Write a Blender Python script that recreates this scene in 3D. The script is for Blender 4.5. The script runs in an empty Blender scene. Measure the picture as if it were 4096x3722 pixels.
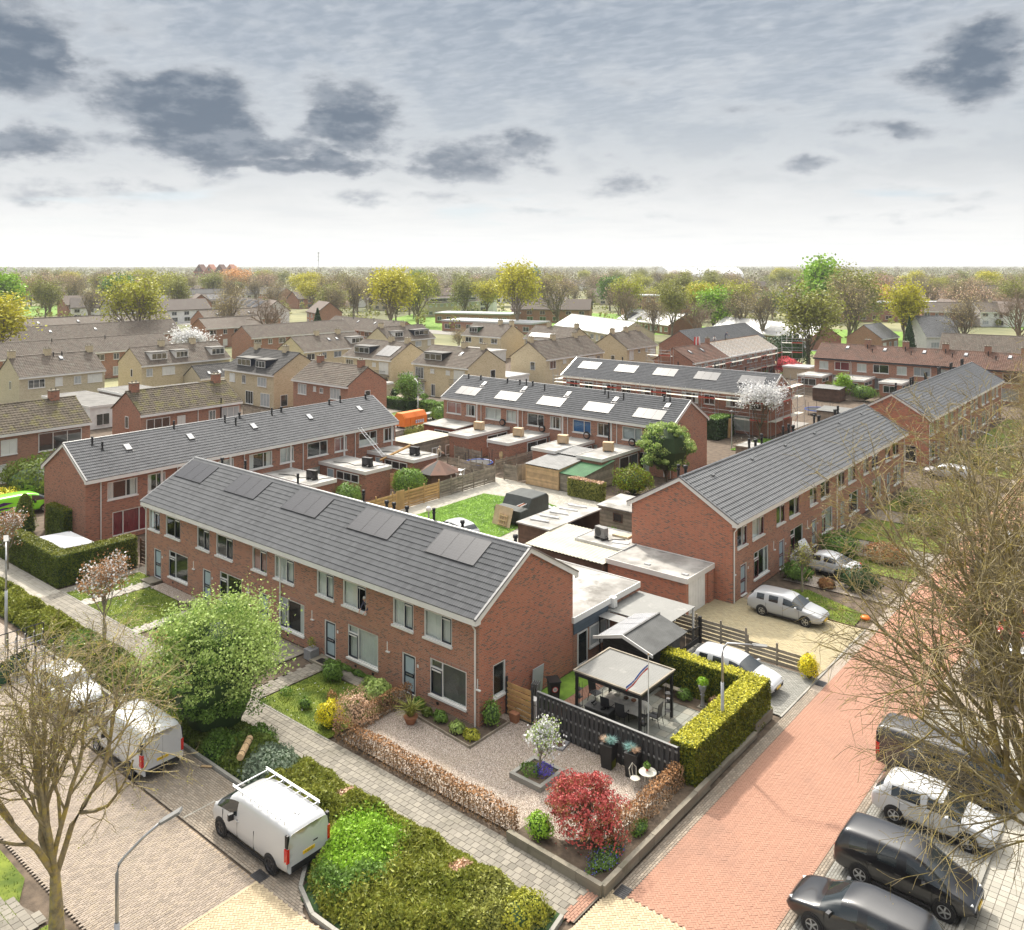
import bpy,math,random
import numpy as np
from mathutils import Matrix,Vector
SC=bpy.context.scene
COL=SC.collection
R=random.Random(7)
NR=np.random.default_rng(11)
rad=math.radians
# ------------------------------------------------------------------ camera
# X and Y follow the street grid of the neighbourhood, Z is up, metres.
YAW=math.atan2(.6377,.7702)
cam_d=bpy.data.cameras.new('camera');cam=bpy.data.objects.new('camera',cam_d);COL.objects.link(cam)
cam.location=(0,0,22);cam.rotation_euler=(rad(90),0,YAW)
cam_d.sensor_width=36;cam_d.lens=36*3426/4096;cam_d.shift_y=-801/4096
cam_d.clip_start=.5;cam_d.clip_end=20000
SC.camera=cam
# ------------------------------------------------------------------ view
SC.view_settings.view_transform='Standard';SC.view_settings.look='None'
SC.view_settings.exposure=1.0;SC.view_settings.gamma=1
SC.view_settings.use_curve_mapping=False
SC.cycles.max_bounces=5;SC.cycles.diffuse_bounces=2;SC.cycles.glossy_bounces=2
SC.cycles.transparent_max_bounces=8;SC.cycles.transmission_bounces=2;SC.cycles.volume_bounces=0
SC.cycles.use_denoising=True
SC.cycles.caustics_reflective=False;SC.cycles.caustics_refractive=False
# ------------------------------------------------------------------ sun
SDIR=Vector((-.85,.52,1.02)).normalized()  # towards the sun
sd=bpy.data.lights.new('sun','SUN');sd.energy=2.5;sd.angle=rad(2.6);sd.color=(1,.93,.82)
so=bpy.data.objects.new('sun',sd);COL.objects.link(so)
so.rotation_euler=SDIR.to_track_quat('Z','Y').to_euler();so.location=(0,0,90)
# ------------------------------------------------------------------ node helper
class NT:
 def __init__(s,tree):s.t=tree;s.n=tree.nodes;s.l=tree.links
 def node(s,typ,**kw):
  n=s.n.new(typ)
  for k,v in kw.items():setattr(n,k,v)
  return n
 def link(s,a,b):s.l.new(a,b)
 def set(s,sock,v):
  if isinstance(v,bpy.types.NodeSocket):s.l.new(v,sock)
  elif v is not None:sock.default_value=v
 def math(s,op,a,b=None,c=None,clamp=False):
  n=s.node('ShaderNodeMath',operation=op,use_clamp=clamp)
  s.set(n.inputs[0],a);s.set(n.inputs[1],b)
  if c is not None:s.set(n.inputs[2],c)
  return n.outputs[0]
 def vmath(s,op,a,b=None):
  n=s.node('ShaderNodeVectorMath',operation=op);s.set(n.inputs[0],a);s.set(n.inputs[1],b)
  return n.outputs[1]if op in('DOT_PRODUCT','LENGTH')else n.outputs[0]
 def mix(s,f,a,b,typ='MIX'):
  n=s.node('ShaderNodeMix',data_type='RGBA',blend_type=typ)
  s.set(n.inputs[0],f);s.set(n.inputs[6],rgba(a));s.set(n.inputs[7],rgba(b))
  return n.outputs[2]
 def noise(s,vec,scale,detail=3,rough=.5,col=False,dist=0):
  n=s.node('ShaderNodeTexNoise');s.set(n.inputs['Vector'],vec)
  n.inputs['Scale'].default_value=scale;n.inputs['Detail'].default_value=detail
  n.inputs['Roughness'].default_value=rough;n.inputs['Distortion'].default_value=dist
  return n.outputs[1 if col else 0]
 def ramp(s,f,stops):
  n=s.node('ShaderNodeValToRGB');e=n.color_ramp.elements
  while len(e)<len(stops):e.new(.5)
  for x,(p,c)in zip(e,stops):x.position=p;x.color=rgba(c)
  s.set(n.inputs[0],f);return n.outputs[0]
 def rng(s,f,a,b,c=0,d=1,smooth=True):
  n=s.node('ShaderNodeMapRange',interpolation_type='SMOOTHSTEP' if smooth else 'LINEAR',clamp=True)
  for i,v in enumerate((f,a,b,c,d)):s.set(n.inputs[i],v)
  return n.outputs[0]
 def mapping(s,vec,scale=(1,1,1),rot=(0,0,0),loc=(0,0,0)):
  n=s.node('ShaderNodeMapping');s.set(n.inputs[0],vec)
  n.inputs[1].default_value=loc;n.inputs[2].default_value=rot;n.inputs[3].default_value=scale
  return n.outputs[0]
def rgba(c):
 if isinstance(c,(int,float)):return(c,c,c,1)
 if isinstance(c,tuple)and len(c)==3:return(*c,1)
 return c
 # ------------------------------------------------------------------ world: daylight sky behind broken cloud
wd=bpy.data.worlds.new('World');SC.world=wd;wd.use_nodes=True
nt=NT(wd.node_tree);wd.node_tree.nodes.clear()
tc=nt.node('ShaderNodeTexCoord');D=tc.outputs['Generated']
sky=nt.node('ShaderNodeTexSky',sky_type='NISHITA');sky.sun_disc=False
sky.sun_elevation=math.asin(SDIR.z);sky.sun_rotation=math.atan2(SDIR.x,SDIR.y)
skyc=nt.mix(1.0,sky.outputs[0],.065,'MULTIPLY')
sep=nt.node('ShaderNodeSeparateXYZ');nt.link(D,sep.inputs[0])
dx,dy,dz=sep.outputs
el=nt.math('ARCSINE',dz);az=nt.math('ADD',nt.math('ARCTAN2',nt.math('MULTIPLY',dx,-1),dy),-YAW)  # azimuth, left positive
az=nt.math('MULTIPLY',az,-1)
zc=nt.math('ADD',nt.math('MAXIMUM',dz,0),.045)
pl=nt.node('ShaderNodeCombineXYZ');nt.link(nt.math('DIVIDE',dx,zc),pl.inputs[0]);nt.link(nt.math('DIVIDE',dy,zc),pl.inputs[1])
# high thin deck: white at the horizon, blue grey higher up, rippled
sund=nt.vmath('DOT_PRODUCT',D,tuple(SDIR))
glow=nt.math('POWER',nt.math('MAXIMUM',sund,0),5)
deck=nt.ramp(nt.math('DIVIDE',el,1.57),[(0,(.53,.53,.52)),(.03,(.455,.458,.455)),(.065,(.335,.348,.36)),(.095,(.26,.285,.31)),(.13,(.213,.242,.277)),(.20,(.158,.19,.232)),(.32,(.32,.335,.37)),(1,(1.42,1.39,1.33))])
rip=nt.noise(nt.mapping(pl.outputs[0],(1,1.5,1),(0,0,.9)),9,4,.55,dist=.3)
rip2=nt.noise(nt.mapping(pl.outputs[0],(1,1,1)),1.1,4,.55)
ripf=nt.rng(el,.05,.2)
deck=nt.mix(nt.math('MULTIPLY',ripf,nt.rng(rip,.36,.70,.0,.5)),deck,(.29,.315,.35))
deck=nt.mix(nt.rng(rip2,.4,.75,.0,.22),deck,(.32,.34,.365))
deck=nt.mix(nt.math('MULTIPLY',glow,nt.rng(el,.33,.8)),deck,(3.6,3.45,3.2))
# wispy brightening of the lower band
lowf=nt.noise(nt.mapping(nt.vmath('MULTIPLY',D,(1,1,1)),(5,5,22)),1.6,6,.55)
deck=nt.mix(nt.math('MULTIPLY',nt.rng(lowf,.42,.7,0,.4),nt.rng(el,.15,.02)),deck,(.49,.49,.48))
# dark cumulus drifting below the deck (azimuth, elevation, width, height, strength)
AE=nt.node('ShaderNodeCombineXYZ');nt.link(az,AE.inputs[0]);nt.link(nt.math('MULTIPLY',el,1.9),AE.inputs[1])
wob=nt.noise(AE.outputs[0],9,7,.62,col=True)
wsep=nt.node('ShaderNodeSeparateXYZ');nt.link(wob,wsep.inputs[0])
azw=nt.math('ADD',az,nt.math('MULTIPLY_ADD',wsep.outputs[0],.13,-.065));elw=nt.math('ADD',el,nt.math('MULTIPLY_ADD',wsep.outputs[1],.075,-.0375))
def blobs(lst):
 tot=None
 for a0,e0,sa,se,st in lst:
  p=nt.math('DIVIDE',nt.math('SUBTRACT',azw,a0),sa);q=nt.math('DIVIDE',nt.math('SUBTRACT',elw,e0),se)
  d=nt.math('ADD',nt.math('MULTIPLY',p,p),nt.math('MULTIPLY',q,q))
  b=nt.math('MULTIPLY',nt.math('POWER',2.718,nt.math('MULTIPLY',d,-1)),st)
  tot=b if tot is None else nt.math('MAXIMUM',tot,b)
 return tot
def ae(x,y):  # direction of a cloud seen at (x, y) of the 4096 wide frame
 t=(x-2048)/3426;return math.atan(t),math.atan((1060-y)/3426/math.sqrt(1+t*t))
CL=[(1700,800,520,50,.55),(300,780,520,65,.6),(2900,640,300,60,.52),(3000,430,320,50,.45),(2700,300,380,60,.42),(2300,860,500,35,.5),(3600,880,500,35,.45),(80,170,400,190,1.1),(40,560,560,95,.85),(720,430,400,165,1.12),(880,570,640,85,.95),(1390,470,270,185,1.05),(1180,650,680,70,.9),(1900,650,380,110,.75),(2100,560,170,130,.68),(2500,740,380,80,.6),(2420,580,150,60,.5),
(3900,240,310,190,.92),(3560,520,340,70,.66),(3250,670,270,42,.55),(3200,770,320,45,.36),(3760,790,380,60,.4),(900,730,600,45,.5),(250,650,420,45,.55),
(-1600,420,700,200,.9),(5600,420,700,200,.85),(4700,600,420,90,.6),(-600,620,420,90,.7)]
bl=[]
for x,y,sx,sy,st in CL:
 a0,e0=ae(x,y);bl.append((a0,e0,sx/3426*math.cos(a0)**2*1.05,sy/3426*1.05,st))
tot=blobs(bl)
fine=nt.noise(nt.mapping(AE.outputs[0],(1,1.15,1),(0,0,.1)),12,9,.56)
dens=nt.math('ADD',nt.math('MULTIPLY',tot,1.04),nt.math('MULTIPLY_ADD',fine,1.5,-1.08))
cm=nt.rng(dens,.0,.40)
fin2=nt.noise(nt.mapping(AE.outputs[0],(1,1.15,1),(0,0,.1),(.01,-.022,0)),12,9,.56)
relf=nt.rng(nt.math('SUBTRACT',fine,fin2),-.05,.13)
shade=nt.math('MULTIPLY',nt.rng(dens,.0,.55),nt.rng(el,.02,.13,.35,1))
rim=nt.math('MULTIPLY',nt.rng(dens,-.30,.02),nt.math('SUBTRACT',1,cm));deck=nt.mix(nt.math('MULTIPLY',rim,.2),deck,(.47,.475,.475))
cumc=nt.mix(shade,(.36,.372,.385),nt.mix(nt.math('MULTIPLY',relf,.6),(.074,.096,.128),(.20,.222,.25)))
allc=nt.mix(nt.math('MULTIPLY',cm,.93),deck,cumc)
# a few gaps of pale blue low over the horizon
gapn=nt.noise(nt.mapping(D,(3,3,30),(0,0,0),(3,1,5)),1.5,5,.55)
gap=nt.math('MULTIPLY',nt.rng(gapn,.56,.68),nt.math('MULTIPLY',nt.rng(el,.035,.055),nt.rng(el,.10,.07)))
final=nt.mix(nt.math('MULTIPLY',gap,.5),allc,nt.mix(.6,skyc,(.22,.30,.40)))
final=nt.mix(nt.rng(dz,-.02,.0),(.25,.25,.22),final)
bg=nt.node('ShaderNodeBackground');nt.link(final,bg.inputs[0]);bg.inputs[1].default_value=1.0
out=nt.node('ShaderNodeOutputWorld');nt.link(bg.outputs[0],out.inputs[0])
SC.world.cycles.sampling_method='MANUAL';SC.world.cycles.sample_map_resolution=512
# ------------------------------------------------------------------ materials
MATS={}
def newmat(name):
 m=bpy.data.materials.new(name);m.use_nodes=True;m.node_tree.nodes.clear()
 t=NT(m.node_tree);b=t.node('ShaderNodeBsdfPrincipled');o=t.node('ShaderNodeOutputMaterial');t.link(b.outputs[0],o.inputs[0])
 t.b=b;t.o=o;MATS[name]=m;return m,t
def rand_of(t):
 g=t.node('ShaderNodeNewGeometry');oi=t.node('ShaderNodeObjectInfo')
 return t.math('FRACT',t.math('ADD',g.outputs['Random Per Island'],t.math('MULTIPLY',oi.outputs['Random'],7.13)))
def posn(t):return t.node('ShaderNodeNewGeometry').outputs['Position']
def pmat(name,c,rough=.7,var=.12,nscale=1.5,bump=0,bscale=20,metal=0,spec=.4,isl=0,c2=None,coat=0,dirt=None,obj=False):
 """one colour with soft patchy variation, optional per-piece variation and fine relief"""
 m,t=newmat(name);p=posn(t)
 if obj:p=t.node('ShaderNodeTexCoord').outputs['Object']
 n=t.noise(p,nscale,4,.6)
 lo=tuple(x*(1-var)for x in c);hi=tuple(min(1,x*(1+var))for x in(c2 or c))
 col=t.mix(t.rng(n,.3,.7),lo,hi)
 if isl:
  r=rand_of(t);col=t.mix(1,col,t.ramp(r,[(0,1-isl),(.5,1.0),(1,1+isl)]),'MULTIPLY')
 if dirt:
  dn=t.noise(p,dirt[1],5,.65);col=t.mix(t.rng(dn,dirt[2],dirt[2]+.2,0,dirt[3]if len(dirt)>3 else .8),col,dirt[0])
 t.set(t.b.inputs['Base Color'],col);t.b.inputs['Roughness'].default_value=rough
 t.b.inputs['Metallic'].default_value=metal;t.b.inputs['Specular IOR Level'].default_value=spec
 if coat:t.b.inputs['Coat Weight'].default_value=coat;t.b.inputs['Coat Roughness'].default_value=.05
 if bump:
  bn=t.node('ShaderNodeBump');bn.inputs['Strength'].default_value=bump;bn.inputs['Distance'].default_value=.02
  t.link(t.noise(p,bscale,3,.6),bn.inputs['Height']);t.link(bn.outputs[0],t.b.inputs['Normal'])
 return m
def brick(name,cols,mortar,bw=.215,bh=.0625,off=.5,var=.5,pale=None,ms=.011,rot=0,rough=.85):
 """masonry from the uv map in metres; cols = darker, mid, lighter brick"""
 m,t=newmat(name);uv=t.node('ShaderNodeTexCoord').outputs['UV']
 if rot:uv=t.mapping(uv,rot=(0,0,rot))
 b=t.node('ShaderNodeTexBrick');t.link(uv,b.inputs['Vector']);b.offset=off
 b.inputs['Scale'].default_value=1;b.inputs['Mortar Size'].default_value=ms;b.inputs['Mortar Smooth'].default_value=.3
 b.inputs['Brick Width'].default_value=bw;b.inputs['Row Height'].default_value=bh;b.inputs['Bias'].default_value=0
 b.inputs['Color1'].default_value=(0,0,0,1);b.inputs['Color2'].default_value=(1,1,1,1);b.inputs['Mortar'].default_value=(.5,.5,.5,1)
 bc=t.ramp(b.outputs[0],[(0,cols[0]),(.12,cols[0]),(.3,cols[1]),(.7,cols[1]),(1,cols[2])])
 big=t.noise(uv,.55,4,.6)
 bc=t.mix(t.rng(big,.35,.7,0,var),bc,cols[2])
 if pale:bc=t.mix(t.rng(t.noise(uv,.8,5,.7),.52,.72,0,pale[1]),bc,pale[0])
 col=t.mix(b.outputs[1],bc,mortar)
 t.link(col,t.b.inputs['Base Color']);t.b.inputs['Roughness'].default_value=rough;t.b.inputs['Specular IOR Level'].default_value=.25
 bn=t.node('ShaderNodeBump');bn.inputs['Strength'].default_value=.5;bn.inputs['Distance'].default_value=.01;bn.invert=True
 t.link(b.outputs[1],bn.inputs['Height']);t.link(bn.outputs[0],t.b.inputs['Normal'])
 return m
def leafmat(name,c,c2,rough=.55,trans=.25,isl=.35):
 c=tuple(min(.8,x*1.5)for x in c);c2=tuple(min(.85,x*1.45)for x in c2)
 m,t=newmat(name);r=rand_of(t);n=t.noise(posn(t),.9,3,.6)
 col=t.mix(r,c,c2);col=t.mix(t.rng(n,.3,.72,0,.55),col,tuple(x*.72 for x in c))
 col=t.mix(1,col,t.ramp(t.math('FRACT',t.math('MULTIPLY',r,13.7)),[(0,1-isl),(1,1+isl)]),'MULTIPLY')
 t.link(col,t.b.inputs['Base Color']);t.b.inputs['Roughness'].default_value=rough;t.b.inputs['Specular IOR Level'].default_value=.3
 if trans:
  tr=t.node('ShaderNodeBsdfTranslucent');t.link(col,tr.inputs[0]);mx=t.node('ShaderNodeMixShader');mx.inputs[0].default_value=trans
  t.link(t.b.outputs[0],mx.inputs[1]);t.link(tr.outputs[0],mx.inputs[2]);t.link(mx.outputs[0],t.o.inputs[0])
 return m
def glassmat(name,tint=(.9,.95,.95),refl=.07,dark=0):
 m,t=newmat(name);tr=t.node('ShaderNodeBsdfTransparent');tr.inputs[0].default_value=rgba(tint)
 gl=t.node('ShaderNodeBsdfGlossy');gl.inputs['Roughness'].default_value=.03;gl.inputs['Color'].default_value=(.9,.95,1,1)
 lw=t.node('ShaderNodeLayerWeight');lw.inputs[0].default_value=.5;fr=t.math('MULTIPLY_ADD',t.math('POWER',lw.outputs['Facing'],4),.85,refl,clamp=True)
 mx=t.node('ShaderNodeMixShader');t.link(fr,mx.inputs[0]);t.link(tr.outputs[0],mx.inputs[1]);t.link(gl.outputs[0],mx.inputs[2])
 t.link(mx.outputs[0],t.o.inputs[0]);return m
MORT=(.38,.31,.25)
brick('brick_red',((.10,.052,.04),(.365,.128,.066),(.43,.175,.10)),MORT,pale=((.43,.30,.235),.4))
brick('brick_gable',((.11,.055,.045),(.45,.11,.045),(.52,.16,.075)),MORT,pale=((.42,.22,.15),.15))
brick('brick_brown',((.10,.05,.04),(.34,.115,.066),(.41,.165,.10)),(.32,.25,.19),var=.4)
brick('brick_orange',((.15,.08,.05),(.36,.14,.08),(.42,.19,.12)),(.35,.28,.22),var=.4)
brick('brick_yellow',((.40,.31,.17),(.58,.48,.30),(.66,.56,.37)),(.5,.43,.32),var=.4)
brick('brick_cream',((.40,.33,.2),(.56,.48,.32),(.64,.56,.4)),(.46,.41,.33),var=.4)
brick('brick_dark',((.07,.06,.06),(.14,.11,.095),(.2,.16,.14)),(.2,.18,.16),var=.4)
brick('soldier',((.105,.06,.055),(.285,.105,.07),(.36,.15,.105)),MORT,bw=.0625,bh=.215,off=0)
pmat('white_paint',(.70,.69,.66),.45,.05,.8,dirt=((.5,.48,.43),2.2,.62,.45))
pmat('white_plaster',(.74,.73,.70),.8,.08)
pmat('cream_board',(.70,.67,.58),.6,.08,1.2,dirt=((.45,.42,.34),1.5,.58,.5))
pmat('navy',(.018,.024,.04),.4,.1);pmat('darkred_paint',(.10,.012,.018),.4,.1)
pmat('door_glass',(.36,.45,.49),.25,.06,2,spec=.6)
pmat('black_plastic',(.012,.012,.013),.45,.2);pmat('black_paint',(.02,.02,.021),.55,.25,3,bump=.2)
pmat('dark_metal',(.05,.05,.055),.4,.15,metal=.3);pmat('steel',(.45,.46,.47),.35,.1,metal=.8);pmat('zinc',(.50,.51,.52),.4,.12,1,metal=.4)
pmat('alu',(.66,.67,.68),.35,.05,metal=.7);pmat('galva',(.40,.41,.42),.5,.15,2,metal=.5)
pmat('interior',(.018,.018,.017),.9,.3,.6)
pmat('curtain',(.66,.66,.62),.9,.06,1);pmat('curtain_grey',(.40,.42,.42),.9,.08);pmat('curtain_red',(.22,.02,.03),.9,.15);pmat('curtain_blue',(.02,.14,.34),.8,.1);pmat('curtain_pink',(.42,.2,.17),.9,.1)
pmat('blind',(.14,.135,.12),.6,.1)
glassmat('glass');glassmat('glass_dark',(.35,.4,.42),.08);glassmat('glass_skylight',(.6,.65,.7),.5)
def tilemat(name,c,isl=.14,rough=.38,moss=None,spec=.6):
 m,t=newmat(name);r=rand_of(t);p=posn(t)
 col=t.mix(1,c,t.ramp(r,[(0,1-isl),(.5,1.0),(1,1+isl)]),'MULTIPLY')
 col=t.mix(t.rng(t.noise(p,.35,5,.6),.35,.75,0,.4),col,tuple(min(1,x*1.5)for x in c))
 if moss:
  n=t.noise(p,moss[1],6,.7);col=t.mix(t.rng(n,moss[2],moss[2]+.14,0,moss[3]),col,moss[0])
 t.link(col,t.b.inputs['Base Color']);t.b.inputs['Roughness'].default_value=rough;t.b.inputs['Specular IOR Level'].default_value=spec
 return m
tilemat('tile_grey',(.118,.119,.122),.14,.26,None,.8);tilemat('tile_flat',(.128,.13,.133),.08,.42)
tilemat('tile_brown',(.11,.087,.068),.22,.75,((.16,.15,.12),1.2,.5,.6),.3)
tilemat('tile_moss',(.10,.082,.06),.25,.85,((.15,.135,.05),.9,.48,.75),.25)
tilemat('tile_dark',(.04,.038,.037),.2,.7,((.10,.095,.085),1.2,.55,.5),.3)
tilemat('tile_rust',(.125,.066,.046),.22,.75,((.07,.055,.045),.8,.5,.6),.3)
tilemat('tile_pale',(.36,.36,.35),.1,.45)
m,t=newmat('roof_far');uv=t.node('ShaderNodeTexCoord').outputs['UV']
w_=t.node('ShaderNodeTexWave',wave_type='BANDS',bands_direction='Y');w_.inputs['Scale'].default_value=.9;t.link(uv,w_.inputs[0])
oi=t.node('ShaderNodeObjectInfo');cc=t.ramp(oi.outputs['Random'],[(0,(.11,.085,.07)),(.5,(.14,.095,.07)),(1,(.10,.088,.08))])
cc=t.mix(t.rng(t.noise(posn(t),.5,5,.65),.35,.75,0,.5),cc,(.15,.125,.1));cc=t.mix(t.math('MULTIPLY',w_.outputs[1],.35),cc,(.03,.026,.022))
t.link(cc,t.b.inputs['Base Color']);t.b.inputs['Roughness'].default_value=.75
# solar panels: thin cell grid
m,t=newmat('solar');uv=t.node('ShaderNodeTexCoord').outputs['UV']
b=t.node('ShaderNodeTexBrick');t.link(uv,b.inputs[0]);b.offset=0;b.inputs['Scale'].default_value=1;b.inputs['Brick Width'].default_value=.165;b.inputs['Row Height'].default_value=.165;b.inputs['Mortar Size'].default_value=.004
b.inputs['Color1'].default_value=(.016,.018,.026,1);b.inputs['Color2'].default_value=(.022,.024,.034,1);b.inputs['Mortar'].default_value=(.05,.05,.058,1)
t.link(b.outputs[0],t.b.inputs['Base Color']);t.b.inputs['Roughness'].default_value=.42;t.b.inputs['Specular IOR Level'].default_value=.3
# ground covers
pmat('soil',(.105,.078,.055),.95,.35,2,bump=.6,bscale=14,dirt=((.05,.06,.02),1.2,.6,.5))
pmat('turf',(.09,.145,.014),.95,.35,1.1,bump=.5,bscale=30,c2=(.135,.165,.02),dirt=((.2,.185,.05),.5,.6,.6))
pmat('turf_green',(.10,.20,.02),.95,.3,.9,bump=.5,bscale=30,c2=(.16,.27,.035))
pmat('country',(.12,.14,.05),.95,.4,.02,c2=(.2,.19,.1),dirt=((.2,.2,.16),.012,.6,.4))
m,t=newmat('gravel');p=posn(t)
v=t.node('ShaderNodeTexVoronoi');v.inputs['Scale'].default_value=26;t.link(p,v.inputs[0])
sc_=t.node('ShaderNodeSeparateColor');t.link(v.outputs['Color'],sc_.inputs[0])
col=t.ramp(sc_.outputs[0],[(0,(.25,.20,.155)),(.25,(.44,.36,.30)),(.6,(.58,.49,.42)),(.85,(.68,.60,.53)),(1,(.78,.72,.66))])
col=t.mix(t.rng(v.outputs['Distance'],.25,.75),col,(.16,.13,.10));col=t.mix(t.rng(t.noise(p,.45,4,.6),.4,.7,0,.35),col,(.32,.26,.18))
t.link(col,t.b.inputs['Base Color']);t.b.inputs['Roughness'].default_value=.85
bn=t.node('ShaderNodeBump');bn.invert=True;bn.inputs['Strength'].default_value=.9;bn.inputs['Distance'].default_value=.03;t.link(v.outputs['Distance'],bn.inputs['Height']);t.link(bn.outputs[0],t.b.inputs['Normal'])
def pavemat(name,c,isl=.2,dirt=(.1,.09,.075),ds=.6,dlev=.56,dst=.55,warm=None,rough=.85):
 m,t=newmat(name);r=rand_of(t);p=posn(t)
 col=t.mix(1,c,t.ramp(r,[(0,1-isl),(.5,1.0),(1,1+isl)]),'MULTIPLY')
 if warm:col=t.mix(t.rng(t.math('FRACT',t.math('MULTIPLY',r,9.31)),.55,1,0,.7),col,warm)
 col=t.mix(t.rng(t.noise(p,ds,6,.68),dlev,dlev+.22,0,dst),col,dirt)
 col=t.mix(t.rng(t.noise(p,38,2,.6),.35,.75,0,.25),col,tuple(x*.62 for x in c))
 t.link(col,t.b.inputs['Base Color']);t.b.inputs['Roughness'].default_value=rough;t.b.inputs['Specular IOR Level'].default_value=.3
 return m
pavemat('paver_red',(.365,.20,.14),.05,(.26,.155,.115),.28,.48,.65,(.375,.21,.15));pavemat('joint_red',(.36,.21,.15),0,(.3,.2,.14),1.5,.5,.5)
pavemat('paver_beige',(.46,.375,.245),.12,(.33,.28,.2),.5,.55,.5,(.55,.45,.3))
pavemat('paver_street',(.30,.25,.205),.2,(.2,.18,.15),.4,.5,.5,(.35,.29,.22))
pavemat('paver_bay',(.29,.245,.195),.2,(.15,.13,.105),.5,.52,.6,(.25,.2,.15))
pavemat('paver_grey',(.27,.265,.24),.14,(.2,.2,.18),.4,.52,.5)
pavemat('paver_pale',(.37,.35,.30),.14,(.25,.23,.19),.5,.55,.4)
pavemat('paver_drive',(.40,.345,.22),.14,(.33,.28,.18),.5,.52,.5,(.45,.37,.22))
pavemat('slab',(.235,.215,.18),.2,(.14,.13,.10),.7,.48,.6,(.28,.255,.21))
pavemat('slab_terrace',(.24,.245,.215),.2,(.15,.16,.11),.8,.5,.6,(.36,.34,.28))
pavemat('joint_sand',(.17,.145,.115),.0,(.10,.10,.06),1.5,.5,.6);pavemat('joint_pale',(.36,.28,.2),0,(.14,.14,.08),1.5,.5,.5)
pavemat('concrete',(.235,.21,.165),.18,(.12,.12,.07),1.1,.5,.6);pavemat('kerb',(.30,.29,.26),.15,(.15,.15,.1),1,.5,.5)
pavemat('asphalt_far',(.26,.245,.225),0,(.18,.17,.16),.3,.5,.5)
pmat('bitumen',(.27,.26,.24),.9,.22,.5,bump=.2,bscale=60,c2=(.36,.35,.33),dirt=((.11,.10,.085),.6,.52,.75));pmat('bitumen_dark',(.17,.165,.155),.9,.2,.6,dirt=((.09,.085,.075),.6,.55,.6))
pmat('wood_new',(.50,.31,.13),.7,.12,2,isl=.18,bump=.2,bscale=25);pmat('wood_grey',(.27,.235,.185),.85,.2,2,isl=.22,bump=.3,bscale=25,dirt=((.13,.13,.08),1.2,.55,.6))
pmat('wood_brown',(.11,.065,.045),.8,.2,2,isl=.2);pmat('wood_raw',(.52,.36,.2),.75,.15,2,isl=.15,dirt=((.25,.16,.09),1.5,.58,.5));pmat('wood_red',(.24,.07,.04),.8,.2,2,isl=.2)
pmat('fence_black',(.045,.045,.047),.6,.2,2,isl=.25,bump=.2,bscale=30);pmat('ply',(.50,.37,.24),.75,.15,1.2)
pmat('sheet_white',(.45,.46,.47),.4,.06,.6,dirt=((.42,.41,.38),1,.6,.5));pmat('sheet_cream',(.46,.43,.33),.6,.1,1,dirt=((.34,.32,.24),1.6,.55,.6));pmat('sheet_clear',(.22,.22,.208),.6,.06,1,spec=.3,dirt=((.38,.37,.34),1.4,.55,.5));pmat('sheet_grey',(.21,.21,.205),.6,.15,1.2,dirt=((.14,.13,.1),1.3,.55,.6));pmat('sheet_dark',(.09,.092,.09),.6,.2,1.4);pmat('sheet_green',(.06,.16,.07),.6,.15,1)
pmat('tarp',(.03,.036,.033),.45,.25,1.4,bump=.6,bscale=4);pmat('tarp_silver',(.5,.5,.5),.4,.1,2,bump=.8,bscale=6);pmat('plastic_green',(.02,.075,.035),.4,.1);pmat('plastic_white',(.72,.72,.70),.4,.05)
pmat('orange_paint',(.78,.19,.02),.4,.06,1,dirt=((.5,.12,.02),1.5,.6,.4));pmat('red',(.55,.03,.025),.4,.1);pmat('scaf_red',(.42,.05,.03),.5,.1);pmat('blue',(.02,.08,.4),.45,.1);pmat('blue_tarp',(.01,.12,.5),.4,.2,3,bump=.8,bscale=8);pmat('yellow',(.75,.5,.02),.4,.06);pmat('orange_lamp',(.8,.25,.02),.3,.05)
pmat('terracotta',(.33,.15,.08),.8,.15,3);pmat('pot_grey',(.25,.25,.26),.7,.1,2);pmat('stone',(.32,.29,.23),.9,.25,3,bump=.5,bscale=9);pmat('iron_white',(.62,.60,.52),.55,.15,6)
pmat('skin',(.55,.33,.25),.55,.05);pmat('hair_grey',(.5,.48,.46),.7,.1);pmat('cloth_dark',(.05,.05,.08),.9,.2);pmat('cloth_beige',(.55,.47,.35),.9,.1);pmat('cloth_white',(.7,.7,.68),.9,.1);pmat('cloth_table',(.68,.66,.6),.85,.2,3)
pmat('tyre',(.015,.015,.016),.8,.2);pmat('rim',(.45,.46,.48),.3,.05,metal=.9);pmat('rim_dark',(.10,.10,.11),.35,.1,metal=.8)
for nm,c in dict(white=(.52,.53,.54),silver=(.36,.37,.38),silverblue=(.50,.52,.55),black=(.008,.008,.01),darkgrey=(.045,.042,.04),brown=(.07,.055,.05),red=(.5,.02,.02),orange=(.75,.16,.03),lime=(.22,.72,.02),grey=(.30,.31,.32)).items():
 pmat('car_'+nm,c,.3,.02,.5,coat=1.0,spec=.5)
pmat('car_glass',(.02,.026,.028),.04,.1,1,spec=1.0);pmat('car_trim',(.018,.018,.02),.5,.1);pmat('lamp_red',(.5,.015,.012),.15,.1,spec=.8);pmat('lamp_clear',(.6,.62,.63),.1,.05,spec=.9);pmat('plate',(.75,.50,.03),.4,.02)
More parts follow.
